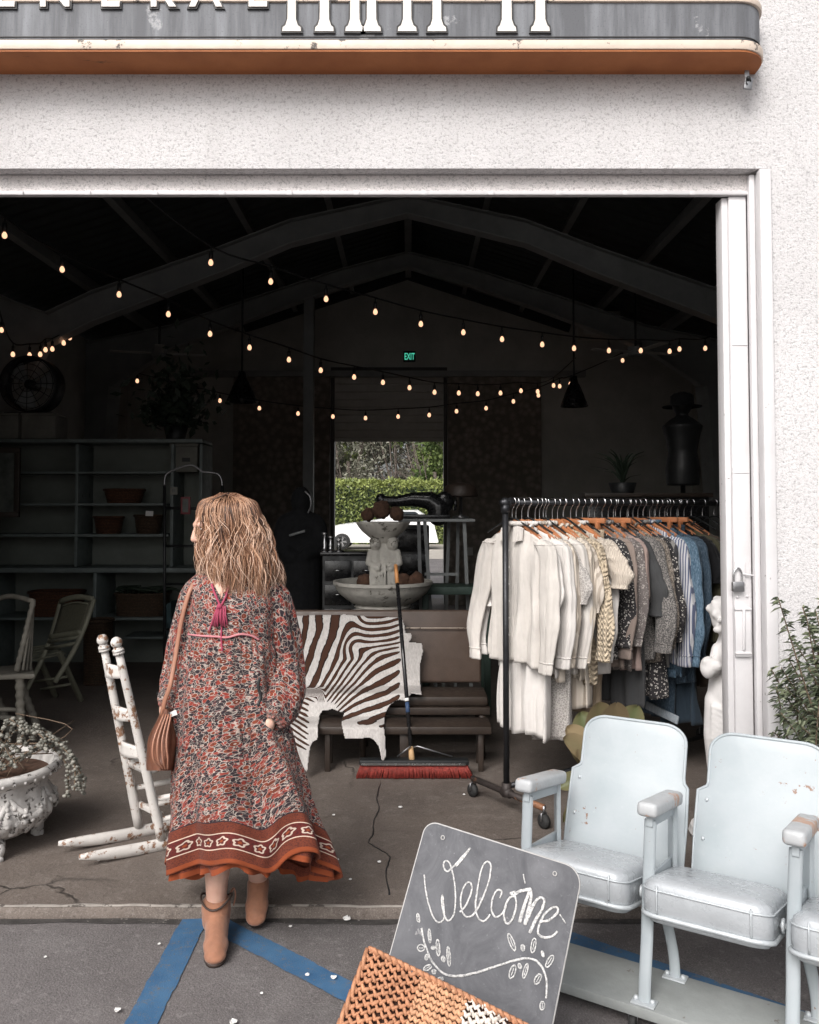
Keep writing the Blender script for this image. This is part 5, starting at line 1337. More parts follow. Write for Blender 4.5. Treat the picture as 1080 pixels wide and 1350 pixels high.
# fabrics ---------------------------------------------------------------
def fabric(name, col, kind='plain', col2=None, sc=1.0, rough=.9):
    t = NT(name); n = t.noise(5, 5, .6); w = t.noise(260, 2, .6); col = tuple(col[:3])
    c = t.mix(t.mapr(n, .3, .7), dim(col, .86), dim(col, 1.08)); h = w; bs, bd = .25, .003
    c2 = col2 or dim(col, .5)
    vf = t.noise(17, 3, .55, t.scalevec((1, .4, .12)), .8); vr = t.math('ABSOLUTE', t.math('SUBTRACT', vf, .5))
    if kind in ('stripe', 'rib'):
        sx = t.new('ShaderNodeSeparateXYZ'); t.link(t.co(), sx.inputs[0]); s_ = t.math('SINE', t.math('MULTIPLY', sx.outputs[0], 2*pi*sc))
        if kind == 'stripe': c = t.mix(t.mapr(s_, .1, .25), c, c2)
        h = s_; bs, bd = (.5, .006) if kind == 'rib' else (.1, .002)
    elif kind == 'cable':
        sx = t.new('ShaderNodeSeparateXYZ'); t.link(t.co(), sx.inputs[0])
        a = t.math('SINE', t.math('MULTIPLY', sx.outputs[0], 2*pi*26)); b = t.math('SINE', t.math('ADD', t.math('MULTIPLY', sx.outputs[2], 2*pi*34), t.math('MULTIPLY', t.math('ABSOLUTE', a), 4)))
        h = t.math('ADD', a, t.math('MULTIPLY', b, .9)); c = t.mix(t.mapr(h, -1.6, -.6), dim(col, .55), c); bs, bd = .8, .007
    elif kind == 'floral':
        v = t.voro(38*sc); v2 = t.voro(85*sc); c = t.mix(t.mapr(v2, .24, .30, 1, 0), c, c2); c = t.mix(t.mapr(v, .22, .27, 1, 0), c, c2); c = t.mix(t.mapr(v, .09, .12, 1, 0), c, col)
    elif kind == 'tweed':
        f = t.noise(150*sc, 2, .8); c = t.mix(t.mapr(f, .45, .60), c, c2); h = f; bs = .6
    elif kind == 'lace':
        v = t.voro(75, 'DISTANCE_TO_EDGE'); c = t.mix(t.mapr(v, .05, .12), c, dim(col, .62)); h = v; bs, bd = .8, .006
    elif kind == 'denim':
        f = t.noise(200, 2, .7, t.scalevec((1, 1, .25))); c = t.mix(t.mapr(f, .4, .65, 0, .8), c, c2); c = t.mix(t.mapr(t.noise(7, 5), .5, .75, 0, .5), c, c2); h = f
    return t.done(c, rough, 0, t.bump(vr, .8, .02, t.bump(h, bs, bd)), .15, .1)
WHT = (.62, .59, .575)
def garment(name, label, cat, t0, kind, mt, bottom, W=.22, Wh=None, tilt=0, sl=.52, hang='wood', slw=.055, hlabel=None, extra=None, fold=1.0, sway=0, part_mt=None, group='garments on the rack'):
    """kind: shirt / knit / dress / jacket / skirt / trousers / tee / shawl; local frame: +x near shoulder, y along the rail, z up from the rail"""
    rng = random.Random(hash(label) % 1000 if 0 else sum(map(ord, label)))
    o = RP(t0, 0, RZ); a = RA-pi/2 + tilt
    root = thing(name, label, cat, o, a, group)
    R = Matrix.Translation(o) @ Matrix.Rotation(a, 4, 'Z')
    def add(mb, rg): mb.move(rg, lambda p: R @ p)
    Wh = Wh or W; zb = bottom-RZ; ph = rng.uniform(0, 6)
    top = -.125 if kind not in ('skirt', 'trousers') else -.15
    def thick(v): return (.010+.026*sstep(0, .25, v))*(1.2 if kind in ('knit', 'jacket') else 1)
    m = MB()
    nv = 46
    if kind == 'trousers':
        for sx in (-1, 1):
            rg = m.grid(lambda u, v: V(sx*.075*(1-.2*v)+(.085-.02*v)*cos(u*2*pi)+.006*sin(v*9+ph), (.022+.015*sstep(0, .3, v))*sin(u*2*pi)+.010*N3(v*6, sx, ph), lerp(top, zb, v)), 28, 40, True); add(m, rg)
    else:
        def f(u, v):
            ca, sa = cos(u*2*pi), sin(u*2*pi)
            if kind in ('skirt',): w = lerp(W*.62, Wh, v**.8); shz = 0
            else:
                w = lerp(W, W*.86, sstep(0, .18, v)) if v < .18 else lerp(W*.86, Wh, sstep(.18, 1, v)); shz = -.085*min(1, abs(ca)**1.4)*(1-sstep(0, .25, v))
            z = lerp(top, zb, v)+shz
            fa = fold*(.006+.020*sstep(.1, .9, v))
            n1 = sin(ca*w*58+ph+2.2*N3(ca*2, v*1.5, ph))+.9*N3(ca*5, v*2.5+ph, sa*.4)+.6*sin(ca*w*110+ph*2+v*3)*(.5)
            y = thick(v)*math.copysign(abs(sa)**.8, sa) + fa*n1*.8 + sway*v
            z += .012*sin(ca*5+ph)*sstep(.8, 1, v)
            x = w*ca*(1+.025*N3(v*3, ph, sa)) + .006*N3(v*4, ph)
            return V(x, y, z)
        rg = m.grid(f, 72, nv, True); add(m, rg)
    if kind in ('shirt', 'knit', 'jacket', 'dress', 'tee', 'shawl'):
        for sx in (-1, 1):
            sy = rng.uniform(-.025, .02); L = sl*1.06; ox = rng.uniform(.01, .11); rr = slw*(1.25 if kind == 'jacket' else 1)
            pts = [V(sx*(W-.045), 0, top-.075), V(sx*(W+.010), sy*.3, top-.14), V(sx*(W+.022+ox*.4), sy, top-.14-L*.35), V(sx*(W+.020+ox), sy*1.5-.01, top-.14-L*.7), V(sx*(W+.0+ox), sy*1.2-.02, top-.14-L)]
            path = smooth_path(pts, 9); n = len(path); p2 = rng.uniform(0, 6)
            def R_(t): return rr*(.9+.25*sstep(0, .2, t))*(1-.38*sstep(.55, .97, t))*(1+.03*sin(t*19+p2)+.10*N3(t*7, p2))*(1 if t < .93 else 1.12)
            def fs(u, v):
                i = v*(n-1); k = min(int(i), n-2); p = path[k].lerp(path[k+1], i-k); r = R_(v); a2 = u*2*pi
                rq = r*(1+.10*sin(a2*5+p2+v*3)+.12*N3(cos(a2)*2, v*8, p2))
                return p+V(rq*cos(a2), rq*.46*sin(a2), 0)
            rg = m.grid(fs, 26, 44, True); add(m, rg)
            for vv in ((.13, .90) if kind in ('shirt', 'jacket') else (.13, .975)):
                rg = m.tube([path[int(vv*(n-1))]+(fs(k/18, vv)-path[int(vv*(n-1))])*1.02 for k in range(18)], .0036, 5, closed=True); add(m, rg)
    body = m.build('fabric_body', mt, root, solid=.003, smooth_ang=180)
    if kind in ('shirt', 'jacket'):
        m = MB()
        for sy in (-1,):       # collar, button band and hem line on the side seen from the door
            for sx in (-1, 1):
                q = [V(sx*.012, sy*.030, top+.012), V(sx*.085, sy*.030, top-.012), V(sx*.092, sy*.046, top-.075), V(sx*.030, sy*.050, top-.085)]
                rg = m.add(q+[p+V(0, .006, 0) for p in q], [(0, 1, 2, 3), (7, 6, 5, 4), (0, 4, 5, 1), (1, 5, 6, 2), (2, 6, 7, 3), (3, 7, 4, 0)], smooth=False); add(m, rg)
            rg = m.tube([V(.07*cos(k*pi/8), .035*sin(k*pi/8)*-1, top+.014) for k in range(17)], .013, 6); add(m, rg)
        m.build('collar', part_mt or mt, root, solid=.002)
        if kind == 'shirt':
            m = MB()
            for k in range(6):
                rg = m.sphere((.0, -thick(.4)-.020, top-.13-k*.09), .006, 8, 6); add(m, rg)
            m.build('buttons', M['paper'], root)
        else:
            m = MB(); 
            for sx in (-1, 1):
                m = MB(); rg = m.box((sx*.10, -thick(.4)-.022, top-.22), (.10, .012, .11)); add(m, rg); m.build('chest_pocket', mt, root, bevel=.004)
            m = MB(); rg = m.box((0, -thick(.5)-.018, zb+.03), (Wh*1.85, .014, .045)); add(m, rg); m.build('waistband', mt, root, bevel=.004)
    elif kind in ('knit', 'tee', 'dress', 'shawl'):
        m = MB(); rg = m.tube([V(.075*cos(k*2*pi/20), -.034*sin(k*2*pi/20), top+.004-.03*max(0, sin(k*2*pi/20))) for k in range(20)], .009, 6, closed=True); add(m, rg); m.build('neckband', part_mt or mt, root)
    elif kind == 'skirt':
        m = MB(); rg = m.tube([V(W*.62*cos(k*2*pi/24), .022*sin(k*2*pi/24), top+.002) for k in range(24)], .014, 6, closed=True, flat=(.5, 1.5)); add(m, rg); m.build('waistband', part_mt or mt, root)
    if kind == 'shirt' or kind == 'jacket':
        pass
    if extra: extra(root, R, top, zb, W)
    # hanger -------------------------------------------------------------
    hl = hlabel or ('%s hanger under the %s' % ('wooden clip' if hang == 'clip' else 'wooden' if hang == 'wood' else 'black', label))
    hg = thing('coat_hanger', ' '.join(hl.split()[:16]), 'hanger', o+V(0, 0, -.09), a, 'hangers on the rack')
    m = MB(); hk = [V(.0, 0, -.098), V(0, 0, -.045), V(.012, 0, -.02), V(.026, 0, .0), V(.018, 0, .022), V(0, 0, .0275), V(-.018, 0, .022), V(-.027, 0, .004)]
    rg = m.tube(smooth_path(hk, 5), .0026, 6); add(m, rg); m.build('hook', M['chrome'], hg)
    m = MB()
    if hang == 'clip':
        rg = m.box((0, 0, -.10), (.34, .016, .030)); add(m, rg); 
        for sx in (-.12, .12): rg = m.box((sx, -.006, -.13), (.02, .03, .05)); add(m, rg)
        m.build('clip_bar', M['hanger_wood'], hg, bevel=.003)
    else:
        rg = m.tube(smooth_path([V(-W*.80, 0, -.196), V(-W*.45, 0, -.150), V(0, 0, -.100), V(W*.45, 0, -.150), V(W*.80, 0, -.196)], 5), .0095, 8, flat=(.6, 1.3)); add(m, rg)
        m.build('arms', M['hanger_wood'] if hang == 'wood' else M['black'], hg)
    return root
def tagcard(root, R, top, zb, W):
    m = MB(); rg = m.box((W*.75, -.06, top-.27), (.035, .002, .07)); m.move(rg, lambda p: R @ p); m.build('price_tag', M['paper'], root)
def cuff(root, R, top, zb, W):
    m = MB(); rg = m.box((W*.4, -.05, zb+.03), (W*1.2, .012, .05), (0, .2, 0)); m.move(rg, lambda p: R @ p); m.build('turned_cuff', fdl, root, bevel=.004)
fw1 = fabric('white_linen', (.56, .525, .49)); fw2 = fabric('white_cotton', (.60, .57, .545)); fw3 = fabric('ivory_ribbed', (.55, .485, .41), 'rib', None, 60); fw4 = fabric('white_lace', (.49, .46, .435), 'lace')
fw5 = fabric('ivory_striped', (.55, .49, .425), 'stripe', (.36, .31, .26, 1), 45); fck = fabric('cream_cable_knit', (.55, .455, .335), 'cable'); fsh = fabric('ivory_knit', (.50, .44, .375), 'rib', None, 90); ftn = fabric('tan_twill', (.33, .26, .19))
ffl = fabric('black_white_floral', (.035, .033, .035), 'floral', (.50, .47, .44, 1)); ftp = fabric('taupe_linen', (.25, .20, .175)); fdr = fabric('dusty_rose_linen', (.33, .25, .225)); fgf = fabric('grey_floral', (.16, .14, .135), 'floral', (.42, .39, .36, 1), 1.3)
ftw = fabric('grey_tweed', (.07, .068, .068), 'tweed', (.28, .26, .245, 1)); fbt = fabric('brown_tweed', (.10, .085, .075), 'tweed', (.30, .26, .22, 1), .8); fdg = fabric('charcoal_linen', (.055, .056, .058)); fbs = fabric('blue_stripe', (.58, .58, .61), 'stripe', (.12, .14, .22, 1), 62)
fdm = fabric('mid_denim', (.06, .11, .165), 'denim', (.19, .27, .35, 1)); fdk = fabric('dark_denim', (.036, .060, .088), 'denim', (.10, .135, .175, 1)); fdl = fabric('pale_denim_inside', (.24, .28, .32), 'denim', (.36, .39, .42, 1)); fnv = fabric('navy_cotton', (.030, .044, .060)); fbk = fabric('black_jersey', (.014, .014, .016)); fol = fabric('olive_canvas', (.075, .070, .045)); fbr = fabric('dark_brown_wool', (.06, .045, .035)); fpk = fabric('plaid_dark', (.05, .05, .055), 'stripe', (.24, .23, .22, 1), 16)
GL = [
 ('white_shirt', 'white linen collared shirt with full sleeves, first on the rack', 'shirt', .05, 'shirt', fw1, .78, dict(W=.225, sl=.58)),
 ('white_tunic', 'long white cotton tunic hanging behind the first white shirt', 'tunic', .10, 'dress', fw2, .40, dict(W=.19, Wh=.20, sl=.3)),
 ('white_blouse', 'white cotton blouse with dropped sleeve, second shirt on rack', 'blouse', .16, 'shirt', fw2, .72, dict(W=.225, Wh=.22, sl=.56, tilt=.06)),
 ('striped_shirt', 'ivory shirt with fine tan stripes among the white shirts', 'shirt', .22, 'shirt', fw5, .70, dict(W=.22, sl=.56)),
 ('lace_dress', 'long white lace dress with the lowest pale hem', 'dress', .26, 'dress', fw4, .36, dict(W=.2, Wh=.23, sl=.25)),
 ('white_blouse', 'soft white blouse with wide cuffs before the ribbed cardigan', 'blouse', .32, 'shirt', fw1, .71, dict(W=.23, sl=.57, tilt=-.05)),
 ('ribbed_cardigan', 'ivory ribbed cardigan between white blouse and pleated dress', 'cardigan', .38, 'knit', fw3, .68, dict(W=.22, sl=.55)),
 ('pleated_dress', 'pale pleated dress reaching below the cable knit sweater', 'dress', .43, 'dress', fw5, .52, dict(W=.2, Wh=.22, sl=.3, fold=1.6)),
 ('cable_knit_sweater', 'cream cable knit sweater among the white garments', 'sweater', .49, 'knit', fck, .66, dict(W=.225, sl=.54, hang='wood')),
 ('knit_shawl', 'ivory batwing knit shawl pointing out beside the cable sweater', 'shawl', .56, 'shawl', fsh, .80, dict(W=.26, Wh=.14, sl=.18, slw=.075)),
 ('white_shirt', 'crisp white shirt with long sleeve beside the first dark floral blouse', 'shirt', .62, 'shirt', fw2, .70, dict(W=.215, sl=.56)),
 ('tan_trousers', 'tan trousers clipped to a wooden hanger after the white shirts', 'trousers', .68, 'trousers', ftn, .44, dict(W=.2, hang='clip')),
 ('floral_blouse', 'black and white floral blouse next to the taupe linen shirt', 'blouse', .74, 'dress', ffl, .76, dict(W=.21, sl=.5)),
 ('linen_shirt', 'taupe linen shirt between floral blouse and dusty rose dress', 'shirt', .81, 'shirt', ftp, .70, dict(W=.22, sl=.56)),
 ('floral_shirt', 'grey floral patterned shirt in the middle of the rack', 'shirt', .89, 'shirt', fgf, .68, dict(W=.22, sl=.5)),
 ('rose_dress', 'dusty rose linen dress in the middle of the rack', 'dress', .96, 'dress', fdr, .68, dict(W=.21, Wh=.25, sl=.42, hang='clip')),
 ('charcoal_dress', 'long charcoal linen dress hanging low behind the rose dress', 'dress', 1.02, 'dress', fdg, .46, dict(W=.2, Wh=.22, sl=.35)),
 ('tweed_jacket', 'grey tweed jacket with flecked sleeve mid rack', 'jacket', 1.10, 'jacket', ftw, .74, dict(W=.22, sl=.54)),
 ('tweed_cardigan', 'brown flecked tweed cardigan after the grey tweed jacket', 'cardigan', 1.18, 'knit', fbt, .72, dict(W=.22, sl=.52)),
 ('floral_dress', 'black floral dress with white blossoms, longest of the floral garments', 'dress', 1.25, 'dress', ffl, .50, dict(W=.21, Wh=.23, sl=.5)),
 ('plaid_shirt', 'dark plaid shirt squeezed between floral dress and striped shirt', 'shirt', 1.31, 'shirt', fpk, .66, dict(W=.21, sl=.52)),
 ('blue_striped_shirt', 'blue and white pinstriped shirt beside the denim jackets', 'shirt', 1.38, 'shirt', fbs, .68, dict(W=.24, sl=.64, tilt=.05)),
 ('denim_jacket', 'mid blue denim jacket next to the pinstriped shirt', 'jacket', 1.46, 'jacket', fdm, .60, dict(W=.245, sl=.64)),
 ('denim_trousers', 'dark denim jeans with a pale turned cuff below the jackets', 'jeans', 1.52, 'trousers', fdk, .34, dict(W=.2, hang='clip', extra=cuff)),
 ('denim_jacket', 'dark indigo denim jacket with white tag behind the blue one', 'jacket', 1.59, 'jacket', fdk, .56, dict(W=.245, sl=.66, extra=tagcard)),
 ('navy_skirt', 'long navy skirt hanging to the lowest hem at right', 'skirt', 1.66, 'skirt', fnv, .30, dict(W=.23, Wh=.25, hang='clip', fold=1.6)),
 ('black_tee', 'black short sleeved tee with a white sleeve patch', 'tee', 1.74, 'tee', fbk, .86, dict(W=.22, sl=.20, slw=.075, extra=tagcard)),
 ('olive_jacket', 'olive canvas jacket near the white sliding door', 'jacket', 1.83, 'jacket', fol, .72, dict(W=.23, sl=.54)),
 ('brown_coat', 'dark brown wool coat, last garment by the sliding door', 'coat', 1.93, 'dress', fbr, .50, dict(W=.23, Wh=.24, sl=.56)),
]
for g in GL: garment(*g[:3], .035+g[3]*.84*(1-.045*g[3]), *g[4:7], **g[7])
# extra empty hangers bunched between the garments
rng = random.Random(8)
for k in range(16):
    t0 = .06+k*.118+rng.uniform(-.02, .02); o = RP(t0, 0, RZ); a = RA-pi/2+rng.uniform(-.12, .12)
    if k == 0:
        hg = thing('coat_hanger', 'bare black wire hanger wedged between the garments on the rail', 'hanger', (0, 0, 0), 0, 'hangers on the rack')
        m = MB(); m.tube(smooth_path([V(.0, 0, -.085), V(0, 0, -.045), V(.012, 0, -.02), V(.026, 0, .0), V(.018, 0, .022), V(0, 0, .0275), V(-.018, 0, .022), V(-.027, 0, .004)], 5), .0026, 6); m.build('hook', M['chrome'], hg)
        m = MB(); m.tube(smooth_path([V(-.18, 0, -.165), V(-.1, 0, -.125), V(0, 0, -.085), V(.1, 0, -.125), V(.18, 0, -.165)], 5), .005, 6); m.build('arms', M['black'], hg); proto = hg
    else: hg = copy_tree(proto)
    hg.location = o+V(0, 0, .002); hg.rotation_euler = (0, 0, a)

# ================================================================== CHILD STATUE by the door leaf
sc_ = V(P(957, 960, 4.12).x, 4.12, 0)
stt = thing('child_statue', 'white weathered stone statue of a child half hidden behind the sliding door', 'statue', sc_)
def T(px, py, dy=0): return P(px, py, 4.12+dy)
mb = MB()
mb.sphere(T(957, 815), (.070, .078, .088)); mb.sphere(T(956, 806, .01), (.076, .084, .078)); mb.sphere(T(949, 818, -.07), .014); mb.sphere(T(948, 830, -.055), (.03, .025, .02))
for k in range(14): mb.sphere(T(957, 806, .01)+V(.074*cos(k*2.4)*sin(.5+k*.09), .08*sin(k*2.4)*sin(.5+k*.09), .065*cos(.5+k*.1)), .022)
chain(mb, [(T(958, 838), .035), (T(959, 860), .07), (T(960, 895), .088), (T(960, 920), .10)])
chain(mb, [(T(948, 856, -.02), .035), (T(940, 885, -.06), .03), (T(946, 878, -.11), .028)]); mb.sphere(T(934, 880, -.08), (.04, .04, .055)); 
for k in range(5): mb.sphere(T(930+k*2.4, 872+3*(k % 2), -.10), .016)
chain(mb, [(T(972, 858, -.01), .035), (T(978, 895, -.03), .03), (T(966, 912, -.09), .026)])
chain(mb, [(T(950, 925), .075), (T(946, 970, -.01), .065), (T(948, 1040), .045), (T(948, 1085), .04), (T(945, 1095, -.06), .03)]); chain(mb, [(T(970, 925), .075), (T(974, 970, .02), .065), (T(972, 1040, .03), .045), (T(972, 1090, .03), .04), (T(970, 1098, -.03), .03)])
for k in range(7): mb.tube([T(938, 930+k*7, -.05)+V(0, 0, 0), T(955, 938+k*8, -.095), T(980, 930+k*7, -.06)], .012, 7)
blob(mb, 'figure', M['white_stone'], stt, .008, 3)
m = MB(); m.lathe([(.17, 0), (.18, .02), (.17, .05), (.15, .055), (.15, .09)], 20, sc_); m.build('plinth', M['white_stone'], stt, smooth_ang=40)
# ================================================================== INSIDE THE SHOP
# ---- settee with zebra hide
def HY(py): return interp([(780, 5.74), (806, 5.70), (815, 5.655), (895, 5.575), (904, 5.555), (910, 5.46), (915, 5.335), (920, 5.315), (940, 5.29), (945, 5.27), (950, 5.20), (955, 5.10), (960, 5.055), (1000, 5.02), (1060, 4.98)], py)[0]
st_ = thing('settee', 'brown vinyl settee with dark frame behind the low bench', 'settee', (-.3, 5.6, 0))
x0, x1 = P(330, 850, 5.7).x, P(634, 850, 5.7).x
tz = P(0, 812, 5.72).z
m = MB(); Rb = Matrix.Rotation(-.12, 3, 'X'); m.box(((x0+x1)/2, 5.715, (tz+.42)/2+.02), (x1-x0, .07, tz-.38), Rb); m.build('backrest', M['leather'], st_, bevel=.02, seg=3)
m = MB(); m.box(((x0+x1)/2, 5.755, tz-.04), (x1-x0+.03, .045, .10), Rb); m.build('top_rail', M['dark_wood'], st_, bevel=.012)
m = MB(); m.tube([V(x0+.02, 5.668, tz-.075), V(x1-.02, 5.668, tz-.075)], .004, 6); m.build('piping', M['cream_trim'], st_)
m = MB(); m.mm((x0, 5.37, .335), (x1+.02, 5.68, .40)); m.build('seat', M['dark_wood'], st_, bevel=.02)
m = MB(); m.mm((x0, 5.355, .285), (x1+.03, 5.70, .332)); m.build('seat_frame', M['dark_wood'], st_, bevel=.006)
for x in (x0+.04, (x0+x1)/2, x1-.02):
    for y in (5.38, 5.68): m = MB(); m.cyl((x, y, .28), (x, y, 0), .024, .018, 10); m.build('leg', M['dark_wood'], st_)
bn = thing('low_bench', 'low dark wooden bench in front of the settee', 'bench', (.1, 5.2, 0))
a, b = P(425, 960, 5.12), P(648, 960, 5.12)
m = MB(); m.mm((a.x-.1, 5.10, a.z-.035), (b.x, 5.34, a.z+.012)); m.build('seat', M['dark_wood'], bn, bevel=.008)
for px in (432, 533, 634):
    for y in (5.14, 5.31):
        x = P(px, 990, 5.14).x; m = MB(); m.bar((x, y, a.z-.036), (x, y, 0), .032 if px != 533 else .055, .03, up=(0, 1, 0)); m.build('leg', M['dark_wood'], bn, bevel=.003)
# hide cut to its outline from a fine draped sheet
OUT = [(-260, 52), (0, 50), (160, 44), (300, 42), (380, 50), (480, 52), (600, 58), (612, 100), (618, 138), (648, 140), (650, 165), (638, 186), (672, 190), (705, 195), (711, 235), (705, 262), (697, 300), (694, 350), (698, 420), (704, 465), (672, 458), (650, 455), (628, 486), (612, 496), (590, 490), (560, 500), (535, 520), (520, 545), (507, 590), (505, 640), (512, 700), (515, 788), (505, 806), (495, 812), (486, 770), (478, 735), (458, 706), (430, 690), (380, 694), (300, 695), (290, 650), (282, 612), (292, 575), (301, 548), (280, 556), (250, 545), (232, 538), (205, 548), (185, 545), (168, 565), (158, 620), (154, 700), (130, 712), (116, 740), (108, 800), (100, 872), (82, 850), (62, 815), (44, 780), (28, 720), (18, 640), (-20, 640), (-60, 560), (-260, 480)]
def inside(x, y):
    c = False; n = len(OUT); j = n-1
    for i in range(n):
        xi, yi = OUT[i]; xj, yj = OUT[j]
        if (yi > y) != (yj > y) and x < (xj-xi)*(y-yi)/(yj-yi)+xi: c = not c
        j = i
    return c
def hidep(cx_, cy_):
    px, py = 380+cx_/4, 800+cy_/4
    Y = HY(py)-.008-.012*max(0, N3(cx_*.012, cy_*.010))-.02*sstep(520, 700, cy_)*(.6+N3(cx_*.02, 3))
    if cx_ > 590: Y -= .01
    return P(px, py, Y)
hide = thing('zebra_hide', 'brown and white striped zebra hide draped over the settee', 'hide', (-.4, 5.6, tz))
GX, GY = 240, 205; X0, X1, Y0, Y1 = -260, 720, 36, 880
m = MB(); vs = []; ph = []; pl_ = []
for j in range(GY+1):
    for i in range(GX+1):
        x = lerp(X0, X1, i/GX); y = lerp(Y0, Y1, j/GY)
        vs.append(hidep(x, y)); nz = 26*N3(x*.006, y*.006, 1.3)
        f1 = (x+.0006*y*y+.05*y+nz)/78; f2 = (y+.44*x+nz)/60; w = sstep(330, 620, x+.62*y-60)
        f = f1*(1-w)+(f2+1.1)*w
        f3 = (y+.0016*(x-470)**2+nz*.4)/33; w3 = sstep(325, 400, x)*sstep(250, 190, y)
        w3 = sstep(300, 440, x+.25*y)*sstep(285, 170, y); f = f*(1-w3)+(f3+.6)*w3
        w4 = sstep(425, 480, y+12*N3(x*.02))*sstep(200, 150, x); f = f*(1-w4)+((y-.55*x+nz*.6)/30)*w4
        ph.append(f)
        wv = sstep(575, 625, x+14*N3(y*.03, 2)) + sstep(548, 575, y-.12*x+10*N3(x*.03, 5)-18)*sstep(200, 240, x)*sstep(620, 560, x)*(1-.8*sstep(400, 440, x)*sstep(650, 590, y)) + sstep(90, 130, x+12*N3(y*.05))*sstep(480, 540, y)*sstep(300, 200, x) + sstep(730, 800, y)
        pl_.append(min(1, wv))
fs = []
keep = [[inside(lerp(X0, X1, (i+.5)/GX), lerp(Y0, Y1, (j+.5)/GY)) for i in range(GX)] for j in range(GY)]
for j in range(GY):
    for i in range(GX):
        if keep[j][i]: a = j*(GX+1)+i; fs.append((a, a+GX+1, a+GX+2, a+1))
used = sorted({v for f in fs for v in f}); mp = {v: k for k, v in enumerate(used)}
m.add([vs[v] for v in used], [[mp[v] for v in f] for f in fs]); m.at['stripe'] = [ph[v] for v in used]; m.at['pale'] = [pl_[v] for v in used]
o = m.build('pelt', M['zebra'], hide, solid=.006, smooth_ang=180)
# ---- push broom
br = thing('push_broom', 'push broom with black handle and red bristles standing in front of the hide', 'broom', G(546, 1026, 0))
c = G(546, 1024, 0); hw_ = .325
m = MB(); m.mm((c.x-hw_, c.y-.035, .075), (c.x+hw_, c.y+.035, .105)); m.build('head_block', M['black'], br, bevel=.006)
m = MB(); m.mm((c.x-hw_+.01, c.y-.041, .078), (c.x+hw_-.02, c.y-.0355, .09)); m.build('chrome_strip', M['chrome'], br)
m = MB(); rng = random.Random(2)
for k in range(150):
    for r in range(3):
        x = lerp(-hw_+.012, hw_-.012, k/149); b0 = V(c.x+x, c.y-.025+r*.022, .075); m.tube([b0, b0+V(x*.10+rng.gauss(0, .003), -.018+.012*r+rng.gauss(0, .003), -.071)], .0036, 4)
m.build('bristles', mat('red_bristles', (.22, .026, .018), .7, 0, .5, 60, 0), br)
hb_ = P(543, 1000, c.y); ht = P(522, 746, 5.55)
def hp(t): return hb_.lerp(ht, t)
m = MB(); m.cyl(hp(.06), hp(.90), .0125, n=12); hd_ = m.build('handle', M['black_gloss'], br)
m = MB(); m.cyl(hp(.90), hp(1.0), .0135, .0125, 12); m.sphere(hp(1.0), .0127); m.build('wooden_tip', mat('orange_wood_tip', (.55, .25, .09), .5), hd_)
m = MB(); m.cyl(hp(-.02), hp(.055), .019, .015, 12); m.build('ferrule', M['pale_wood'], hd_)
m = MB(); m.cyl(hp(.22), hp(.27), .0132, n=12); m.build('blue_label', mat('blue_band', (.03, .06, .13), .5), hd_)
m = MB(); m.cyl(hp(.275), hp(.29), .0132, n=12); m.build('white_label', M['paper'], hd_)
for s_ in (-1, 1):
    m = MB(); m.tube([hp(.05), V(c.x+s_*.02, c.y, .18), V(c.x+s_*(.10 if s_ < 0 else .23), c.y+.01, .115)], .005, 6); m.build('brace', M['steel'], br)
# ---- fountain
fc = V(P(505, 780, 6.3).x, 6.3, 0)
fo = thing('garden_fountain', 'tiered cast stone garden fountain with scalloped top bowl and figure column', 'fountain', fc)
def fz(py): return P(0, py, 6.3).z
kx = 6.3/F
m = MB(); m.lathe([(.22, 0), (.23, .03), (.20, .07), (.15, .14), (.14, fz(826)), (.17, fz(820)), (.205, fz(815)), (.205, fz(801)), (.215, fz(799)), (.20, fz(796)), (.15, fz(795))], 32, fc); m.build('pedestal', M['stone'], fo, smooth_ang=40)
m = MB(); m.lathe([(.15, fz(796.5)), (.20, fz(796)), (.235, fz(794)), (.275, fz(789)), (.325, fz(782)), (.350, fz(776)), (.362, fz(771)), (.374, fz(769.5)), (.374, fz(765.5)), (.352, fz(765.5)), (.335, fz(773)), (.25, fz(782)), (.001, fz(784))], 56, fc, None, 0, False); lb = m.build('lower_bowl', M['stone'], fo, smooth_ang=35)
def scal(a, z): return 1+.075*abs(cos(a*4))*sstep(fz(708), fz(692), z)
m = MB(); m.lathe([(.055, fz(716)), (.075, fz(714)), (.085, fz(711)), (.12, fz(706)), (.155, fz(700)), (.175, fz(694)), (.188, fz(690)), (.192, fz(688)), (.18, fz(688)), (.15, fz(694)), (.10, fz(700)), (.001, fz(702))], 64, fc, scal, 0, False); m.build('upper_bowl', M['stone'], fo)
mb = MB()
def FT(px, py, dy=0): return P(px, py, 6.3+dy)
mb.lathe([(.125, fz(785)), (.12, fz(780)), (.105, fz(772)), (.10, fz(758)), (.085, fz(735)), (.075, fz(725)), (.07, fz(716))], 20, fc)
for px, s_ in ((495, -1), (518, 1)):      # two small cherub faces above folded arms
    mb.sphere(FT(px, 718, -.07), (.042, .045, .045)); mb.sphere(FT(px, 719, -.112), .012); mb.sphere(FT(px, 713, -.06), (.047, .045, .03))
    for k in (-1, 1): mb.sphere(FT(px+k*7, 727, -.06), .018)
    chain(mb, [(FT(px+s_*6, 730, -.06), .028), (FT(px+s_*9, 742, -.09), .024), (FT(px-s_*3, 750, -.13), .02)])
    chain(mb, [(FT(px, 730, -.05), .045), (FT(px+s_*1, 748, -.06), .05)])
    chain(mb, [(FT(px-2, 752, -.10), .034), (FT(px+s_*2, 775, -.11), .026)])
for k in range(9):
    mb.tube([FT(490+k*3.6, 742, -.11), FT(488+k*4, 757, -.13), FT(489+k*3.8, 782, -.12)], .008, 6)
blob(mb, 'figure_column', M['stone'], fo, .006, 2)
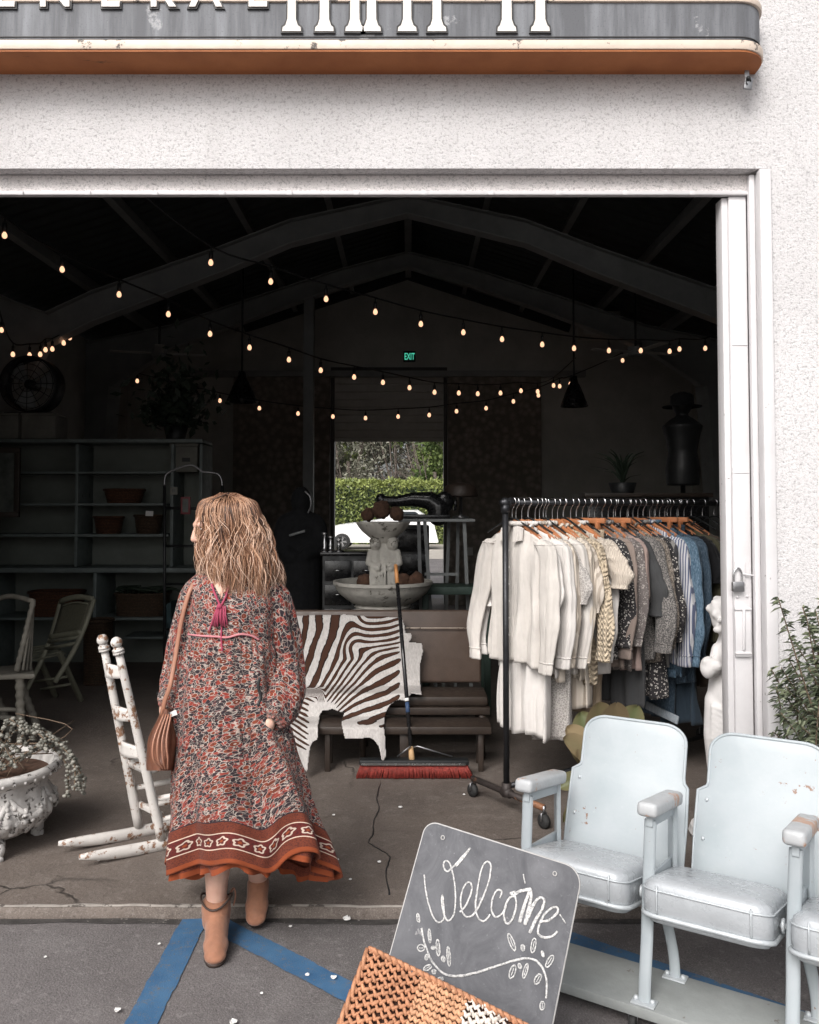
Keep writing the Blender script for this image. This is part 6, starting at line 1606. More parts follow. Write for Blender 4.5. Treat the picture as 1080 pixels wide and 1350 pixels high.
for px, py, r, lab in ((481, 767, .060, 'round brown moss ball at left in the lower fountain bowl'), (532, 766, .055, 'brown moss ball right of the column in the lower fountain bowl'), (549, 765, .06, 'rightmost brown moss ball in the lower fountain bowl'), (485, 679, .05, 'dark moss ball at left in the upper fountain bowl'), (503, 672, .07, 'dark moss clump heaped in the middle of the upper fountain bowl'), (523, 677, .055, 'dark moss ball at right in the upper fountain bowl')):
    q = P(px, py, 6.22 if py > 700 else 6.28); o_ = MB(); sd = px*.1
    rg = o_.sphere(q, r, 24, 16); o_.move(rg, lambda p: q+(p-q)*(1+.22*N3(p.x*28+sd, p.y*28, p.z*28)+.12*N3(p.x*70, p.y*70, p.z*70+sd))); o = o_.build('moss_ball', M['moss'], None); tag(o, lab, 'moss ball', 'moss balls in the fountain')
# ---- left: shelving unit, baskets and what stands round it
SY_ = 8.2
def sx(px): return P(px, 700, SY_).x
def sz(py): return P(0, py, SY_).z
sh_ = thing('shelving_unit', 'wide dark green open shelving unit along the left of the shop', 'shelving', (sx(100), SY_, 0))
xL, xR = sx(-75), sx(266)
m = MB(); m.mm((xL, SY_+.40, sz(750)), (xR, SY_+.43, sz(583))); m.mm((xL, SY_+.48, .01), (xR+.15, SY_+.5, sz(753))); m.build('backboard', M['shelf_back'], sh_)
for py, xa, xb, th in ((581, xL, xR, .035), (623, sx(-75), sx(222), .02), (665, sx(-75), sx(218), .024), (706, sx(-75), sx(222), .028)):
    m = MB(); m.mm((xa, SY_, sz(py)-th/2), (xb, SY_+.398, sz(py)+th/2)); m.build('shelf', M['shelf_paint'], sh_, bevel=.003)
m = MB(); m.mm((xL, SY_-.10, sz(750)-.03), (xR+.15, SY_+.478, sz(750)+.015)); m.build('counter_top', M['shelf_paint'], sh_, bevel=.004)
for px, a, b in ((100, 583, 747), (226, 583, 747), (264, 583, 747)):
    m = MB(); m.mm((sx(px)-.015, SY_+.003, sz(b)), (sx(px)+.015, SY_+.396, sz(a)-.02)); m.build('divider', M['shelf_paint'], sh_, bevel=.002)
for px in (-10, 129, 262):
    m = MB(); m.mm((sx(px)-.015, SY_-.06, .0), (sx(px)+.015, SY_+.475, sz(752)-.02)); m.build('divider', M['shelf_paint'], sh_, bevel=.002)
m = MB(); m.mm((sx(-10)+.016, SY_-.04, sz(815)-.015), (sx(262)-.016, SY_+.47, sz(815)+.01)); m.build('shelf', M['shelf_paint'], sh_, bevel=.002)
m = MB(); m.mm((sx(160), SY_+.1, sz(843)-.01), (sx(262)-.017, SY_+.47, sz(843)+.01)); m.build('shelf', M['shelf_paint'], sh_)
def basket(name, lab, px0, px1, py0, py1, mt, dep=.26, Y=SY_+.17, oval=True, taper=.85, handle=False):
    a, b = P(px0, py1, Y), P(px1, py0, Y); cx = (a.x+b.x)/2; w = (b.x-a.x)/2; h = b.z-a.z
    t = thing(name, lab, 'basket', (cx, Y, a.z), 0, 'baskets on the shelves')
    pr = [(taper*.96, 0), (taper, .01), ((1+taper)/2, h*.5), (1.0, h*.93), (1.03, h), (.97, h), (.93, h*.9), (taper*.9, .03), (.001, .025)]
    m = MB(); rg = m.lathe([(r, z) for r, z in pr], 36, (0, 0, 0), lambda aa, z: 1+.012*sin(aa*36), 0, False)
    pw = .55 if not oval else 1
    m.move(rg, lambda p: V(cx+w*math.copysign(abs(p.x)**pw, p.x), Y+dep/2*math.copysign(abs(p.y)**pw, p.y), a.z+p.z)); m.build('woven_body', mt, t)
    m = MB(); m.tube([V(cx+w*1.02*math.copysign(abs(cos(k*pi/18))**pw, cos(k*pi/18)), Y+dep/2*1.02*math.copysign(abs(sin(k*pi/18))**pw, sin(k*pi/18)), a.z+h) for k in range(36)], .014, 6, closed=True); m.build('rim', mt, t)
    if handle: m = MB(); m.tube([V(cx+w*cos(k*pi/12), Y, a.z+h+h*.6*sin(k*pi/12)) for k in range(13)], .012, 6); m.build('handle', mt, t)
    return t
basket('wicker_tray', 'shallow red brown wicker tray on the upper right shelf', 138, 190, 646, 664, M['wicker_red'])
basket('wicker_basket', 'red brown wicker basket left on the middle right shelf', 125, 162, 682, 704, M['wicker_red'])
basket('wicker_basket', 'brown wicker basket with white tag on the middle right shelf', 178, 214, 680, 704, M['wicker_brown'])
tg = thing('price_card', 'small white price card hanging on the tagged brown basket', 'card', P(197, 677, SY_+.02)); m = MB(); m.box(P(197, 677, SY_+.025), (.075, .004, .05), (0, .05, 0)); m.build('card', M['paper'], tg, bevel=.001)
basket('wicker_hamper', 'long red brown wicker hamper in the lower left bay', 42, 108, 780, 814, M['wicker_red'], .34, oval=False, taper=.97)
b5 = basket('wicker_crate', 'rectangular brown wicker basket full of dark things in lower right bay', 155, 222, 782, 814, M['wicker_brown'], .32, oval=False, taper=.93)
m = MB(); rng = random.Random(3)
for k in range(14): p = P(rng.uniform(160, 216), 782, SY_+.15+rng.uniform(-.08, .1)); m.tube(smooth_path([p, p+V(rng.gauss(0, .08), rng.gauss(0, .05), .05), p+V(rng.gauss(0, .15), rng.gauss(0, .08), rng.uniform(-.01, .07))], 4), .012, 5)
fl_ = m.build('dark_filling', M['dark_leaf'], b5)
basket('tall_wicker_hamper', 'tall brown wicker hamper on the floor below the shelves', 113, 146, 818, 902, M['wicker_brown'], .28, 7.7, False, .92)
# armchair corner in dark teal, boxes, fan, mirror, plant
tc = thing('teal_armchair', 'dark teal upholstered tub armchair behind the woman', 'armchair', (P(245, 850, 7.6).x, 7.7, 0))
a_, b_ = P(208, 890, 7.55), P(290, 800, 7.55)
m = MB(); m.lathe([(1, .08), (1.02, .3), (1.0, b_.z), (.86, b_.z+.02), (.82, .42), (.78, .40), (.001, .40)], 40, (0, 0, 0), None, 0, False)
cx = (a_.x+b_.x)/2; w = (b_.x-a_.x)/2
for i in range(len(m.v)): p = m.v[i]; m.v[i] = V(cx+w*p.x, 7.85+.36*p.y, p.z if p.y > -.5 else min(p.z, .46+.25*(p.y+1)))
m.build('upholstery', M['teal'], tc, smooth_ang=50)
for dx in (-.7, .7):
    for dy in (-.25, .25): m = MB(); m.cyl((cx+w*dx, 7.85+dy, .09), (cx+w*dx, 7.85+dy, 0), .025, .018, 8); m.build('leg', M['dark_wood'], tc)
for (p0, p1, lab) in (((-12, 545), (27, 580), 'grey box under the drum fan, leftmost on the shelving top'), ((31, 545), (76, 580), 'grey box on the shelving top, right of the leftmost box'), ((226, 585), (262, 611), 'pale grey box with dark label at right end of top shelf')):
    Y = SY_+.12; a, b = P(p0[0], p1[1]-1.2, Y), P(p1[0], p0[1], Y); t = thing('storage_box', lab, 'box', ((a.x+b.x)/2, Y, a.z), 0, 'grey storage boxes')
    if p0[0] == 226: a.z = sz(623)+.0105
    m = MB(); m.mm((a.x, Y-.05, a.z), (b.x, Y+.25, b.z-.03)); m.build('carton', M['box'], t, bevel=.004)
    m = MB(); m.mm((a.x-.006, Y-.056, b.z-.028), (b.x+.006, Y+.256, b.z)); m.build('lid', M['box'], t, bevel=.004)
    if p0[0] == 226: m = MB(); m.mm((a.x+.12, Y-.0535, a.z+.10), (a.x+.2, Y-.0505, a.z+.14)); m.build('label_slot', M['black'], t)
fn_c = P(43, 508, SY_+.25)
fn = thing('drum_fan', 'large round black drum fan standing on the shelving boxes', 'fan', fn_c+V(0, 0, -.29))
m = MB(); Mx = Matrix.Rotation(pi/2, 3, 'X'); m.lathe([(.27, -.12), (.285, -.12), (.285, .12), (.27, .12)], 40, fn_c, None, 0, False, Mx); m.build('housing', M['black'], fn)
m = MB()
for r in (.08, .14, .2, .26): m.tube([fn_c+V(r*cos(k*pi/16), -.125, r*sin(k*pi/16)) for k in range(32)], .004, 5, closed=True)
for k in range(12): a = k*pi/6; m.tube([fn_c+V(.05*cos(a), -.125, .05*sin(a)), fn_c+V(.28*cos(a), -.125, .28*sin(a))], .004, 5)
m.build('grille', M['black'], fn)
for k in range(3):
    m = MB(); a0 = k*2*pi/3+.25
    m.grid(lambda u, v: fn_c+V((.05+.19*v)*cos(a0+(u-.5)*.9), -.03+.05*(u-.5), (.05+.19*v)*sin(a0+(u-.5)*.9)), 6, 6); m.build('blade', M['steel_frame'], fn, solid=.004)
m = MB(); m.cyl(fn_c+V(0, -.08, 0), fn_c+V(0, .1, 0), .05); m.build('motor', M['black'], fn)
m = MB(); m.mm((fn_c.x-.24, fn_c.y-.1, fn_c.z-.31), (fn_c.x+.24, fn_c.y+.1, fn_c.z-.284)); m.build('stand', M['black'], fn)
mr = thing('framed_mirror', 'dark framed mirror leaning on the shelving at far left', 'mirror', (P(-5, 690, 7.9).x, 7.95, 1.0))
a, b = P(-40, 682, 7.95), P(27, 590, 7.95)
m = MB(); fw_ = .05
m.mm((a.x, 7.93, a.z), (b.x, 7.97, a.z+fw_)); m.mm((a.x, 7.93, b.z-fw_), (b.x, 7.97, b.z)); m.mm((a.x, 7.932, a.z+fw_+.001), (a.x+fw_, 7.968, b.z-fw_-.001)); m.mm((b.x-fw_, 7.932, a.z+fw_+.001), (b.x, 7.968, b.z-fw_-.001)); m.build('frame', M['dark_wood'], mr, bevel=.004)
m = MB(); m.mm((a.x+fw_, 7.945, a.z+fw_), (b.x-fw_, 7.955, b.z-fw_)); m.build('mirror_glass', M['picture'], mr)
m = MB(); m.mm((a.x+.2, 7.94, sz(750)-.0), (a.x+.24, 7.99, a.z)); m.mm((b.x-.24, 7.94, sz(750)), (b.x-.2, 7.99, a.z)); m.build('stand', M['dark_wood'], mr)
pc = V(P(232, 560, SY_+.2).x, SY_+.2, sz(581)+.018)
hp_ = thing('dark_shelf_plant', 'dark leafy plant on top of the shelving unit', 'plant', pc)
m = MB(); m.lathe([(.09, 0), (.12, .14), (.11, .14), (.001, .12)], 20, pc, None, 0, False); m.build('pot', M['black'], hp_)
m = MB(); leaves(m, 700, lambda r: (pc+V(r.gauss(0, .16), r.gauss(0, .13), .15+abs(r.gauss(0, .28))), V(r.gauss(0, 1), r.gauss(0, 1), .6)), .11, lambda r, p: r.random()*.5, seed=4); m.build('foliage', M['dark_leaf'], hp_)
# chromed hand truck, picture hung on it
ht_ = thing('hand_truck', 'chrome handled hand truck standing before the shelving', 'hand truck', (P(245, 720, 7.4).x, 7.4, 0))
HYt = 7.4; q = lambda px, py: P(px, py, HYt)
m = MB(); m.tube(smooth_path([q(217, 640), q(218, 628), q(226, 621), q(250, 613), q(262, 618), q(268, 622), q(285, 624), q(292, 632), q(293, 648)], 5), .010, 8); m.build('handle', M['steel'], ht_)
m = MB(); 
for px in (217, 293): m.tube([q(px, 640), q(px, 870)], .014, 8)
for py in (670, 720, 770, 830): m.tube([q(217, py), q(293, py)], .012, 8)
m.build('frame', M['black'], ht_)
m = MB(); a = q(217, 872); b = q(293, 872); m.mm((a.x, HYt-.22, .015), (b.x, HYt+.03, .03)); m.build('toe_plate', M['steel'], ht_)
for px in (217, 293): 
    m = MB(); c = q(px, 860); c = V(c.x, HYt+.08, .12); m.lathe([(.07, -.03), (.12, -.028), (.12, .028), (.07, .03)], 20, c, None, 0, True, Matrix.Rotation(pi/2, 3, 'Y')); m.build('wheel', M['rubber'], ht_)
for (p0, p1, lab, mt) in (((238, 655), (251, 678), 'small dark red framed picture hanging on the hand truck', M['red_frame']), ((224, 642), (234, 652), 'small grey card clipped beside the red picture', M['box'])):
    t = thing('small_picture', lab, 'picture', q((p0[0]+p1[0])/2, p1[1])); a, b = P(p0[0], p1[1], HYt-.03), P(p1[0], p0[1], HYt-.03); m = MB(); m.mm((a.x, HYt-.03, a.z), (b.x, HYt-.015, b.z)); m.build('frame', mt, t, bevel=.003)
    m = MB(); m.mm((a.x+.018, HYt-.033, a.z+.018), (b.x-.018, HYt-.0305, b.z-.018)); m.build('print', M['picture'], t)
# ---- folding chair
fcx = thing('folding_chair', 'olive painted wooden folding chair with panel back before the shelving', 'chair', G(75, 922, 0))
def F_(px, py, Y): return P(px, py, Y)
pal = M['chair_olive']
LU, RU = F_(80, 793, 7.05), F_(124, 790, 6.80)          # back uprights, tops
LB, RB = F_(34, 912, 6.72), F_(72, 900, 6.55)
for a, b, s_ in ((LU, LB, 0), (RU, RB, 0)):
    m = MB(); pth = smooth_path([a, a.lerp(b, .35)+V(.03, 0, .0), a.lerp(b, .65)+V(.03, 0, 0), b], 6); m.tube(pth, .021, 8, flat=(1, .6)); m.build('back_upright', pal, fcx)
dn = LB-LU; rn = RU-LU
def bk(u, t): return LU+(RB-RU).lerp(LB-LU, 1-u)*t*.42+rn*u+V(.0, 0, 0)+V(.028*sin(min(1, t*.42/.5)*pi/2), 0, 0)
m = MB(); m.grid(lambda u, v: bk(.06+.88*u, .06+.86*v), 8, 8); m.build('back_panel', M['chair_cane'], fcx, solid=.008)
m = MB(); 
for t in (.0, .96): m.tube([bk(u/8, t)+V(0, -.012, .03*sin(pi*u/8)*(t == 0)) for u in range(9)], .019, 6, flat=(.7, 1.3))
m.tube([bk(.1+.8*u/8, .13)+V(0, -.014, .022*sin(pi*u/8)) for u in range(9)], .008, 5); m.build('back_rail', pal, fcx)
for t in (1.10, 1.28): m = MB(); m.tube([bk(0, t), bk(1, t)], .015, 6); m.build('cross_slat', pal, fcx)
for a, b in ((F_(52, 868, 6.9), F_(73, 930, 7.1)), (F_(78, 860, 6.7), F_(107, 926, 6.95)),):
    m = MB(); m.bar(a, V(b.x, b.y, .01), .04, .03); m.build('crossed_leg', pal, fcx, bevel=.004)
for py in (893, 903):
    m = MB(); m.tube([F_(44+(py-893), py+6, 6.9), F_(88+(py-893)*.5, py-1, 6.8)], .012, 6); m.build('stretcher', pal, fcx)
m = MB(); a, b, c_, d_ = F_(36, 872, 6.9), F_(84, 862, 6.75), F_(70, 850, 7.15), F_(28, 856, 7.25); 
for k in range(6):
    t = k/5; m.bar(a.lerp(d_, t), b.lerp(c_, t), .045, .014)
m.build('seat', pal, fcx, bevel=.003)
# ---- turned-leg side chair at the left edge
wc = thing('spindle_chair', 'grey weathered spindle back chair at left edge with ringed turned legs', 'chair', (P(20, 960, 5.6).x, 5.6, 0))
def Q(px, py, dy=0): return P(px, py, 5.6+dy)
def turned(a, b, r, name, ring=1):
    m = MB(); n = 40; m.tube([a.lerp(b, k/n) for k in range(n+1)], lambda t: r*(1+.32*ring*abs(sin(t*pi*9))**3-.1*t), 10); return m.build(name, M['windsor'], wc)
turned(Q(22, 885), Q(44, 793, .1), .017, 'back_post'); turned(Q(26, 888), V(Q(36, 970).x, 5.52, .0), .026, 'leg')
for k, px in enumerate((32, 38, 43)): turned(Q(30+k*5, 884, .05*k), Q(44, 797+2*k, .12), .008, 'spindle', .3)
turned(Q(-45, 888, .35), Q(-25, 800, .45), .017, 'back_post'); turned(Q(-50, 890, .0), V(Q(-52, 985).x, 5.5, 0), .024, 'leg'); turned(Q(-20, 880, .4), V(Q(-22, 930).x, 6.0, 0), .024, 'leg'); turned(Q(20, 880, .4), V(Q(18, 930).x, 6.0, 0), .024, 'leg')
m = MB(); a, b, c_, d_ = Q(-60, 892, -.04), Q(46, 888, -.04), Q(42, 876, .42), Q(-50, 880, .42); m.add([a, b, c_, d_]+[p+V(0, 0, -.035) for p in (a, b, c_, d_)], [(0, 1, 2, 3), (7, 6, 5, 4), (0, 4, 5, 1), (1, 5, 6, 2), (2, 6, 7, 3), (3, 7, 4, 0)], smooth=False); m.build('seat', M['windsor'], wc, bevel=.010)
for py in (936, 947): m = MB(); m.tube([Q(-50, py+2), Q(-20, py), Q(0, py-1), Q(30, py)], lambda t: .012+.006*sin(pi*t), 8); m.build('stretcher', M['windsor'], wc)
m = MB(); m.tube(smooth_path([Q(-25, 800, .45), Q(10, 786, .35), Q(44, 793, .1)], 5), .018, 8); m.build('crest_rail', M['windsor'], wc)
# ---- dark robed mannequin
mc = V(P(396, 760, 7.6).x, 7.6, 0)
mq = thing('dark_mannequin', 'life size dark robed mannequin standing behind the woman', 'mannequin', mc)
mb = MB()
def Mp(px, py, dy=0): return P(px, py, 7.6+dy)
mb.sphere(Mp(397, 660), (.095, .11, .13)); chain(mb, [(Mp(397, 672), .06), (Mp(397, 685), .075)])
chain(mb, [(Mp(378, 690), .09), (Mp(396, 684), .10), (Mp(415, 690), .09)]); mb.sphere(Mp(396, 712), (.21, .14, .22)); 
chain(mb, [(Mp(375, 693), .085), (Mp(369, 720, -.05), .075), (Mp(384, 734, -.16), .06)]); chain(mb, [(Mp(418, 693), .085), (Mp(425, 720, -.05), .075), (Mp(404, 730, -.16), .06)])
mb.lathe([(.24, 0), (.23, .3), (.20, .7), (.20, 1.0), (.19, 1.2)], 24, mc)
blob(mb, 'robed_figure', M['dark_cloth'], mq, .014, 4, .5, lambda p, n: p+n*.010*N3(math.atan2(p.y-mc.y, p.x-mc.x)*5, p.z*.7, 1))
m = MB(); m.tube(smooth_path([Mp(402, 648, -.06), Mp(409, 655, -.07), Mp(410, 668, -.07), Mp(406, 676, -.06)], 5), .011, 6); m.build('pale_head_edge', M['steel'], mq)  # thin pale line along the right edge of the head
m = MB(); m.tube(smooth_path([Mp(382, 706, -.17), Mp(392, 703, -.19), Mp(402, 700, -.18)], 4), .012, 6); m.build('chain', M['steel_frame'], mq)
# ---- chest of drawers, candlesticks, sewing machine, work table, lamp, green bench
ch = thing('black_chest', 'black chest of drawers with steel pulls behind the fountain', 'chest', (P(478, 790, 7.0).x, 7.1, 0))
a, b = P(425, 800, 7.0), P(504, 728, 7.0)
m = MB(); m.mm((a.x, 7.0, .05), (b.x, 7.42, b.z-.03)); m.build('carcass', M['black'], ch, bevel=.004)
m = MB(); m.mm((a.x-.02, 6.98, b.z-.028), (b.x+.02, 7.44, b.z)); m.build('top', M['black_gloss'], ch, bevel=.006)
for k in range(3):
    for xa, xb in ((a.x+.02, (a.x+b.x)/2-.01), ((a.x+b.x)/2+.01, b.x-.02)):
        z = b.z-.07-k*.20; m = MB(); m.mm((xa, 6.985, z-.17), (xb, 6.998, z)); d_ = m.build('drawer', M['black_gloss'], ch, bevel=.003)
        m = MB(); xc = (xa+xb)/2; m.tube([V(xc-.035, 6.985, z-.08), V(xc-.03, 6.965, z-.08), V(xc+.03, 6.965, z-.08), V(xc+.035, 6.985, z-.08)], .006, 6); m.build('pull', M['chrome'], d_)
dc = thing('drawer_cabinet', 'tall narrow black drawer cabinet under the work table', 'cabinet', (P(535, 790, 7.4).x, 7.5, 0))
a2, b2 = P(506, 800, 7.4), P(566, 693, 7.4)
m = MB(); m.mm((a2.x, 7.4, .04), (b2.x, 7.8, b2.z)); m.build('carcass', M['black'], dc, bevel=.004)
for k in range(4):
    z = b2.z-.03-k*.22; m = MB(); m.mm((a2.x+.02, 7.386, z-.20), (b2.x-.02, 7.398, z)); d_ = m.build('drawer', M['black_gloss'], dc, bevel=.003)
    m = MB(); xc = a2.x+.12; m.tube([V(xc-.04, 7.386, z-.08), V(xc-.035, 7.365, z-.08), V(xc+.035, 7.365, z-.08), V(xc+.04, 7.386, z-.08)], .007, 6); m.build('pull', M['chrome'], d_)
for px, py, hh, lab in ((428, 705, .16, 'tall silver candlestick, leftmost on the black chest'), (436, 712, .13, 'mid height silver candlestick on the black chest'), (447, 718, .10, 'short silver candlestick at right on the black chest')):
    bz = b.z+.001; c = V(P(px, 725, 7.06).x, 7.06, bz); t = thing('candlestick', lab, 'candlestick', c, 0, 'silver candlesticks')
    m = MB(); m.lathe([(.05, 0), (.052, .008), (.02, .02), (.012, .04), (.018, hh*.45), (.01, hh*.6), (.014, hh*.85), (.026, hh*.92), (.026, hh), (.012, hh)], 16, c); m.build('stick', M['chrome'], t, smooth_ang=40)
wt_ = thing('work_table', 'tall work table with splayed grey metal legs by the back door', 'table', (P(572, 760, 6.9).x, 6.9, 0))
a, b = P(526, 686, 6.75), P(626, 680, 6.75)
m = MB(); m.mm((a.x, 6.7, a.z-.012), (b.x, 7.25, a.z+.012)); m.build('table_top', M['steel_frame'], wt_, bevel=.004)
for (tx, bx, y) in ((552, 558, 6.78), (560, 576, 6.74), (612, 622, 6.78), (592, 584, 7.15), (604, 600, 7.15)):
    m = MB(); m.bar(P(tx, 686, y), V(P(bx, 780, y).x, y, 0), .028, .028); m.build('leg', M['steel_frame'], wt_)
m = MB(); m.bar(P(560, 757, 6.76), P(604, 757, 6.76), .022, .022); m.build('cross_bar', M['steel_frame'], wt_)
tz_ = a.z+.0125
sm_ = thing('sewing_machine', 'antique black sewing machine on the work table, silhouetted in the doorway', 'sewing machine', V(P(545, 685, 6.85).x, 6.85, tz_))
def SMp(px, py): return P(px, py, 6.85)
m = MB(); m.mm((SMp(528, 0).x, 6.76, tz_+.001), (SMp(592, 0).x, 6.94, tz_+.035)); m.build('bed', M['black_gloss'], sm_, bevel=.008)
mb = MB(); chain(mb, [(SMp(578, 680), .085), (SMp(578, 668), .085), (SMp(566, 660), .075), (SMp(545, 658), .058), (SMp(525, 661), .045), (SMp(505, 661), .044)]); chain(mb, [(SMp(502, 657), .042), (SMp(502, 667), .030)]); mb.sphere(SMp(586, 662), (.08, .06, .09))
blob(mb, 'arm', M['black_gloss'], sm_, .008, 3)
m = MB(); m.cyl(SMp(502, 668), SMp(502, 680), .006); m.cyl(SMp(508, 668), SMp(508, 676), .005); m.build('needle_bar', M['chrome'], sm_)
m = MB(); c = SMp(600, 664); m.lathe([(.045, -.012), (.06, -.01), (.06, .01), (.045, .012)], 24, c, None, 0, True, Matrix.Rotation(pi/2, 3, 'Y')); m.build('hand_wheel', M['black_gloss'], sm_)
m = MB(); m.lathe([(.013, 0), (.011, .006), (.001, .007)], 14, SMp(556, 658)+V(0, -.048, 0), None, 0, False, Matrix.Rotation(pi/2, 3, 'X')); m.build('badge', M['chrome'], sm_)
lp = thing('mushroom_lamp', 'dark domed table lamp at right end of the work table', 'lamp', V(P(606, 685, 7.1).x, 7.1, tz_))
lc = V(P(606, 0, 7.1).x, 7.1, tz_); dz = P(0, 655, 7.1).z; d1 = P(0, 636, 7.1).z
m = MB(); m.lathe([(.145, dz), (.15, dz+.01), (.13, (dz+d1)/2+.03), (.08, d1-.01), (.001, d1)], 28, lc-V(0, 0, tz_), None, 0, False); m.build('lamp_shade', M['dark_wood'], lp, solid=.004)
m = MB(); m.lathe([(.07, tz_), (.07, tz_+.015), (.015, tz_+.03), (.013, dz+.02)], 18, V(lc.x, lc.y, 0)); m.build('lamp_stem', M['steel'], lp)
gb = thing('green_bench', 'dark green painted bench beside the fountain', 'bench', (P(600, 790, 6.6).x, 6.6, 0))
a, b = P(556, 790, 6.5), P(648, 774, 6.5)
m = MB(); m.mm((a.x, 6.5, b.z-.06), (b.x, 6.85, b.z)); m.build('seat', M['green_bench'], gb, bevel=.006)
for x in (a.x+.03, b.x-.03):
    for y in (6.53, 6.82): m = MB(); m.mm((x-.025, y-.02, 0), (x+.025, y+.02, b.z-.061)); m.build('leg', M['green_bench'], gb, bevel=.003)
# ---- right rear: dark cabinet, spiky plant, dress form
cbn = thing('dark_cabinet', 'wide black cabinet behind the clothes rack', 'cabinet', (P(850, 700, 7.6).x, 7.8, 0))
a, b = P(775, 700, 7.6), P(935, 650, 7.6)
m = MB(); m.mm((a.x, 7.6, .06), (b.x, 8.1, b.z-.04)); m.build('carcass', M['black'], cbn, bevel=.005); m = MB(); m.mm((a.x-.03, 7.57, b.z-.039), (b.x+.03, 8.13, b.z)); m.build('top', M['dark_wood'], cbn, bevel=.006)
for k in range(2): xa = lerp(a.x, b.x, k/2)+.02; xb = lerp(a.x, b.x, (k+1)/2)-.02; m = MB(); m.mm((xa, 7.588, .12), (xb, 7.598, b.z-.08)); m.build('door', M['black_gloss'], cbn, bevel=.003)
sp = thing('spiky_plant', 'dark spiky leaved plant on the black cabinet', 'plant', V(P(815, 645, 7.8).x, 7.8, b.z)); c = V(P(815, 0, 7.8).x, 7.8, b.z)
m = MB(); m.lathe([(.10, 0), (.13, .10), (.12, .10), (.001, .09)], 20, c, None, 0, False); m.build('pot', M['black'], sp)
m = MB(); rng = random.Random(6)
for k in range(22):
    an = rng.uniform(0, 2*pi); R = rng.uniform(.15, .34); h = rng.uniform(.06, .32); e = c+V(R*cos(an), R*sin(an)*.7, .10+h); m.tube(smooth_path([c+V(0, 0, .10), c+V(R*.4*cos(an), R*.3*sin(an), .10+h*.75), e], 5), lambda t: .016*(1-t)+.002, 5, flat=(1, .3))
m.build('leaves', M['dark_leaf'], sp)
df = thing('dress_form', 'tall dark dress form in black hat by the right wall', 'mannequin', V(P(893, 690, 8.3).x, 8.3, 0)); c = V(P(893, 0, 8.3).x, 8.3, 0); 
mb = MB(); z_ = lambda py: P(0, py, 8.3).z
mb.lathe([(.16, z_(640)), (.17, z_(620)), (.14, z_(595)), (.17, z_(575)), (.20, z_(562)), (.12, z_(553)), (.055, z_(548)), (.05, z_(540))], 20, c); mb.sphere(V(c.x, c.y, z_(532)), (.1, .11, .13)); blob(mb, 'torso', M['black'], df, .015, 3)
m = MB(); m.lathe([(.19, z_(537)), (.19, z_(536)), (.115, z_(534)), (.11, z_(522)), (.08, z_(519)), (.001, z_(518))], 24, c, None, 0, False); m.build('hat', M['dark_cloth'], df, solid=.005)
m = MB(); m.cyl((c.x, c.y, .03), (c.x, c.y, z_(640)), .025); m.lathe([(.22, 0), (.22, .02), (.03, .04)], 20, c); m.build('stand', M['black'], df)
# ---- pendant lamps
for px, py, Y, w, lab in ((319, 512, 10.2, 20, 'black cone pendant lamp hanging left of the steel column'), (757, 518, 10.6, 18, 'black cone pendant lamp hanging right of the back door')):
    c = P(px, py, Y); top = roofz(c.x)-.3; t = thing('pendant_lamp', lab, 'lamp', V(c.x, Y, top), 0, 'black pendant lamps'); r = w*Y/F; z0 = P(0, py+18, Y).z; z1 = P(0, py-22, Y).z
    m = MB(); m.lathe([(r, z0), (r*.98, z0+.02), (r*.55, lerp(z0, z1, .55)), (r*.28, lerp(z0, z1, .8)), (r*.2, z1)], 24, V(c.x, Y, 0), None, 0, False); m.build('lamp_shade', M['black_gloss'], t, solid=.006)
    m = MB(); m.cyl((c.x, Y, z1-.01), (c.x, Y, top), .012, n=8); m.lathe([(.05, top-.02), (.05, top+.05)], 12, V(c.x, Y, 0)); m.build('cord', M['black'], t)
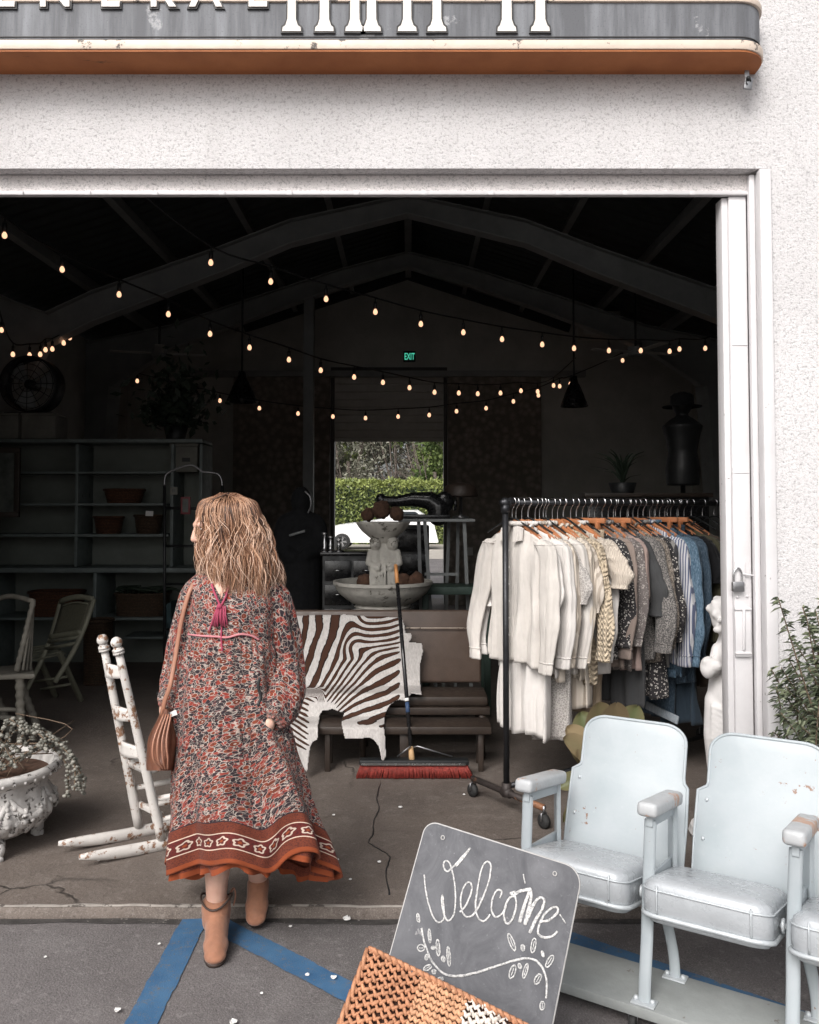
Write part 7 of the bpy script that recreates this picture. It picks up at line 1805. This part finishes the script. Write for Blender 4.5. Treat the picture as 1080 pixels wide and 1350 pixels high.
# ---- string lights: cable with hanging sockets and lit bulbs
STR = [
 ('string of warm bulbs running from near left roof to right back', [(6, 310), (82, 355), (157, 388), (222, 414), (277, 440), (329, 458), (381, 474), (423, 488), (467, 497), (505, 504), (540, 511), (573, 517), (605, 518), (630, 519), (660, 518), (687, 515), (709, 516), (730, 508)], 5.6, 12.4, .9),
 ('string of warm bulbs crossing just below the ridge from left to right', [(278, 346), (357, 371), (430, 394), (495, 411), (555, 427), (611, 438), (662, 447), (715, 454), (757, 459), (803, 462), (845, 462), (883, 463), (896, 460), (930, 459)], 6.2, 10.0, 1),
 ('low string of warm bulbs sagging across the back wall', [(121, 485), (181, 502), (290, 528), (342, 538), (393, 545), (439, 549), (482, 551), (525, 549), (566, 547), (602, 542), (641, 538), (677, 529), (710, 521), (738, 509), (752, 506), (821, 475)], 12.8, 12.8, 1),
 ('short bunch of warm bulbs in the far left upper corner', [(2, 435), (17, 467), (39, 468), (53, 467), (60, 461), (69, 460), (84, 452), (92, 445)], 8.6, 9.6, 1),
]
for lab, pts, Ya, Yb, ex_ in STR:
    n = len(pts); bs = []
    for k, (px, py) in enumerate(pts):
        t = (k/(n-1))**ex_; bs.append(P(px, py, lerp(Ya, Yb, t)))
    cab = [b+V(0, 0, .12) for b in bs]; t = thing('string_light', lab, 'string lights', cab[0], 0, 'string lights under the roof')
    A = cab[0]+(cab[0]-cab[1])*1.2+V(0, 0, .25); B = cab[-1]+(cab[-1]-cab[-2])*1.5+V(0, 0, .18)
    m = MB(); m.tube(smooth_path([A]+cab+[B], 4), .008, 5); m.build('cable', M['black'], t)
    for b in bs:
        k = .8+.2*(b.y > 9)
        m = MB(); m.lathe([(.001, -.036), (.014, -.034), (.024, -.022), (.028, -.006), (.025, .012), (.016, .028), (.013, .034)], 12, V(0, 0, 0), None, 0, False); m.v = [b+p*(.62+.045*(b.y-5.6)) for p in m.v]; bu = m.build('bulb', M['bulb'], t)
        m = MB(); m.cyl(b+V(0, 0, .030), b+V(0, 0, .085), .017, .015, 8); m.cyl(b+V(0, 0, .085), b+V(0, 0, .118), .006, n=6); m.build('socket', M['black'], bu)
# ---- ceiling fans
for px, py, Y, lab in ((210, 466, 11.0, 'dark ceiling fan near the left eave'), (838, 464, 10.8, 'dark ceiling fan near the right eave')):
    c = P(px, py, Y); t = thing('ceiling_fan', lab, 'ceiling fan', V(c.x, Y, roofz(c.x)-.3), 0, 'ceiling fans')
    m = MB(); m.cyl(c+V(0, 0, -.05), c+V(0, 0, .06), .10, n=16); m.build('motor', M['steel_frame'], t, smooth_ang=40)
    m = MB(); m.cyl(c, V(c.x, Y, roofz(c.x)-.25), .015, n=8); m.build('rod', M['black'], t)
    for k in range(4): a = k*pi/2+.3; m = MB(); d = V(cos(a), sin(a), 0); m.bar(c+d*.1, c+d*.62, .12, .012); m.build('blade', M['curtain_panel'], t, bevel=.003)
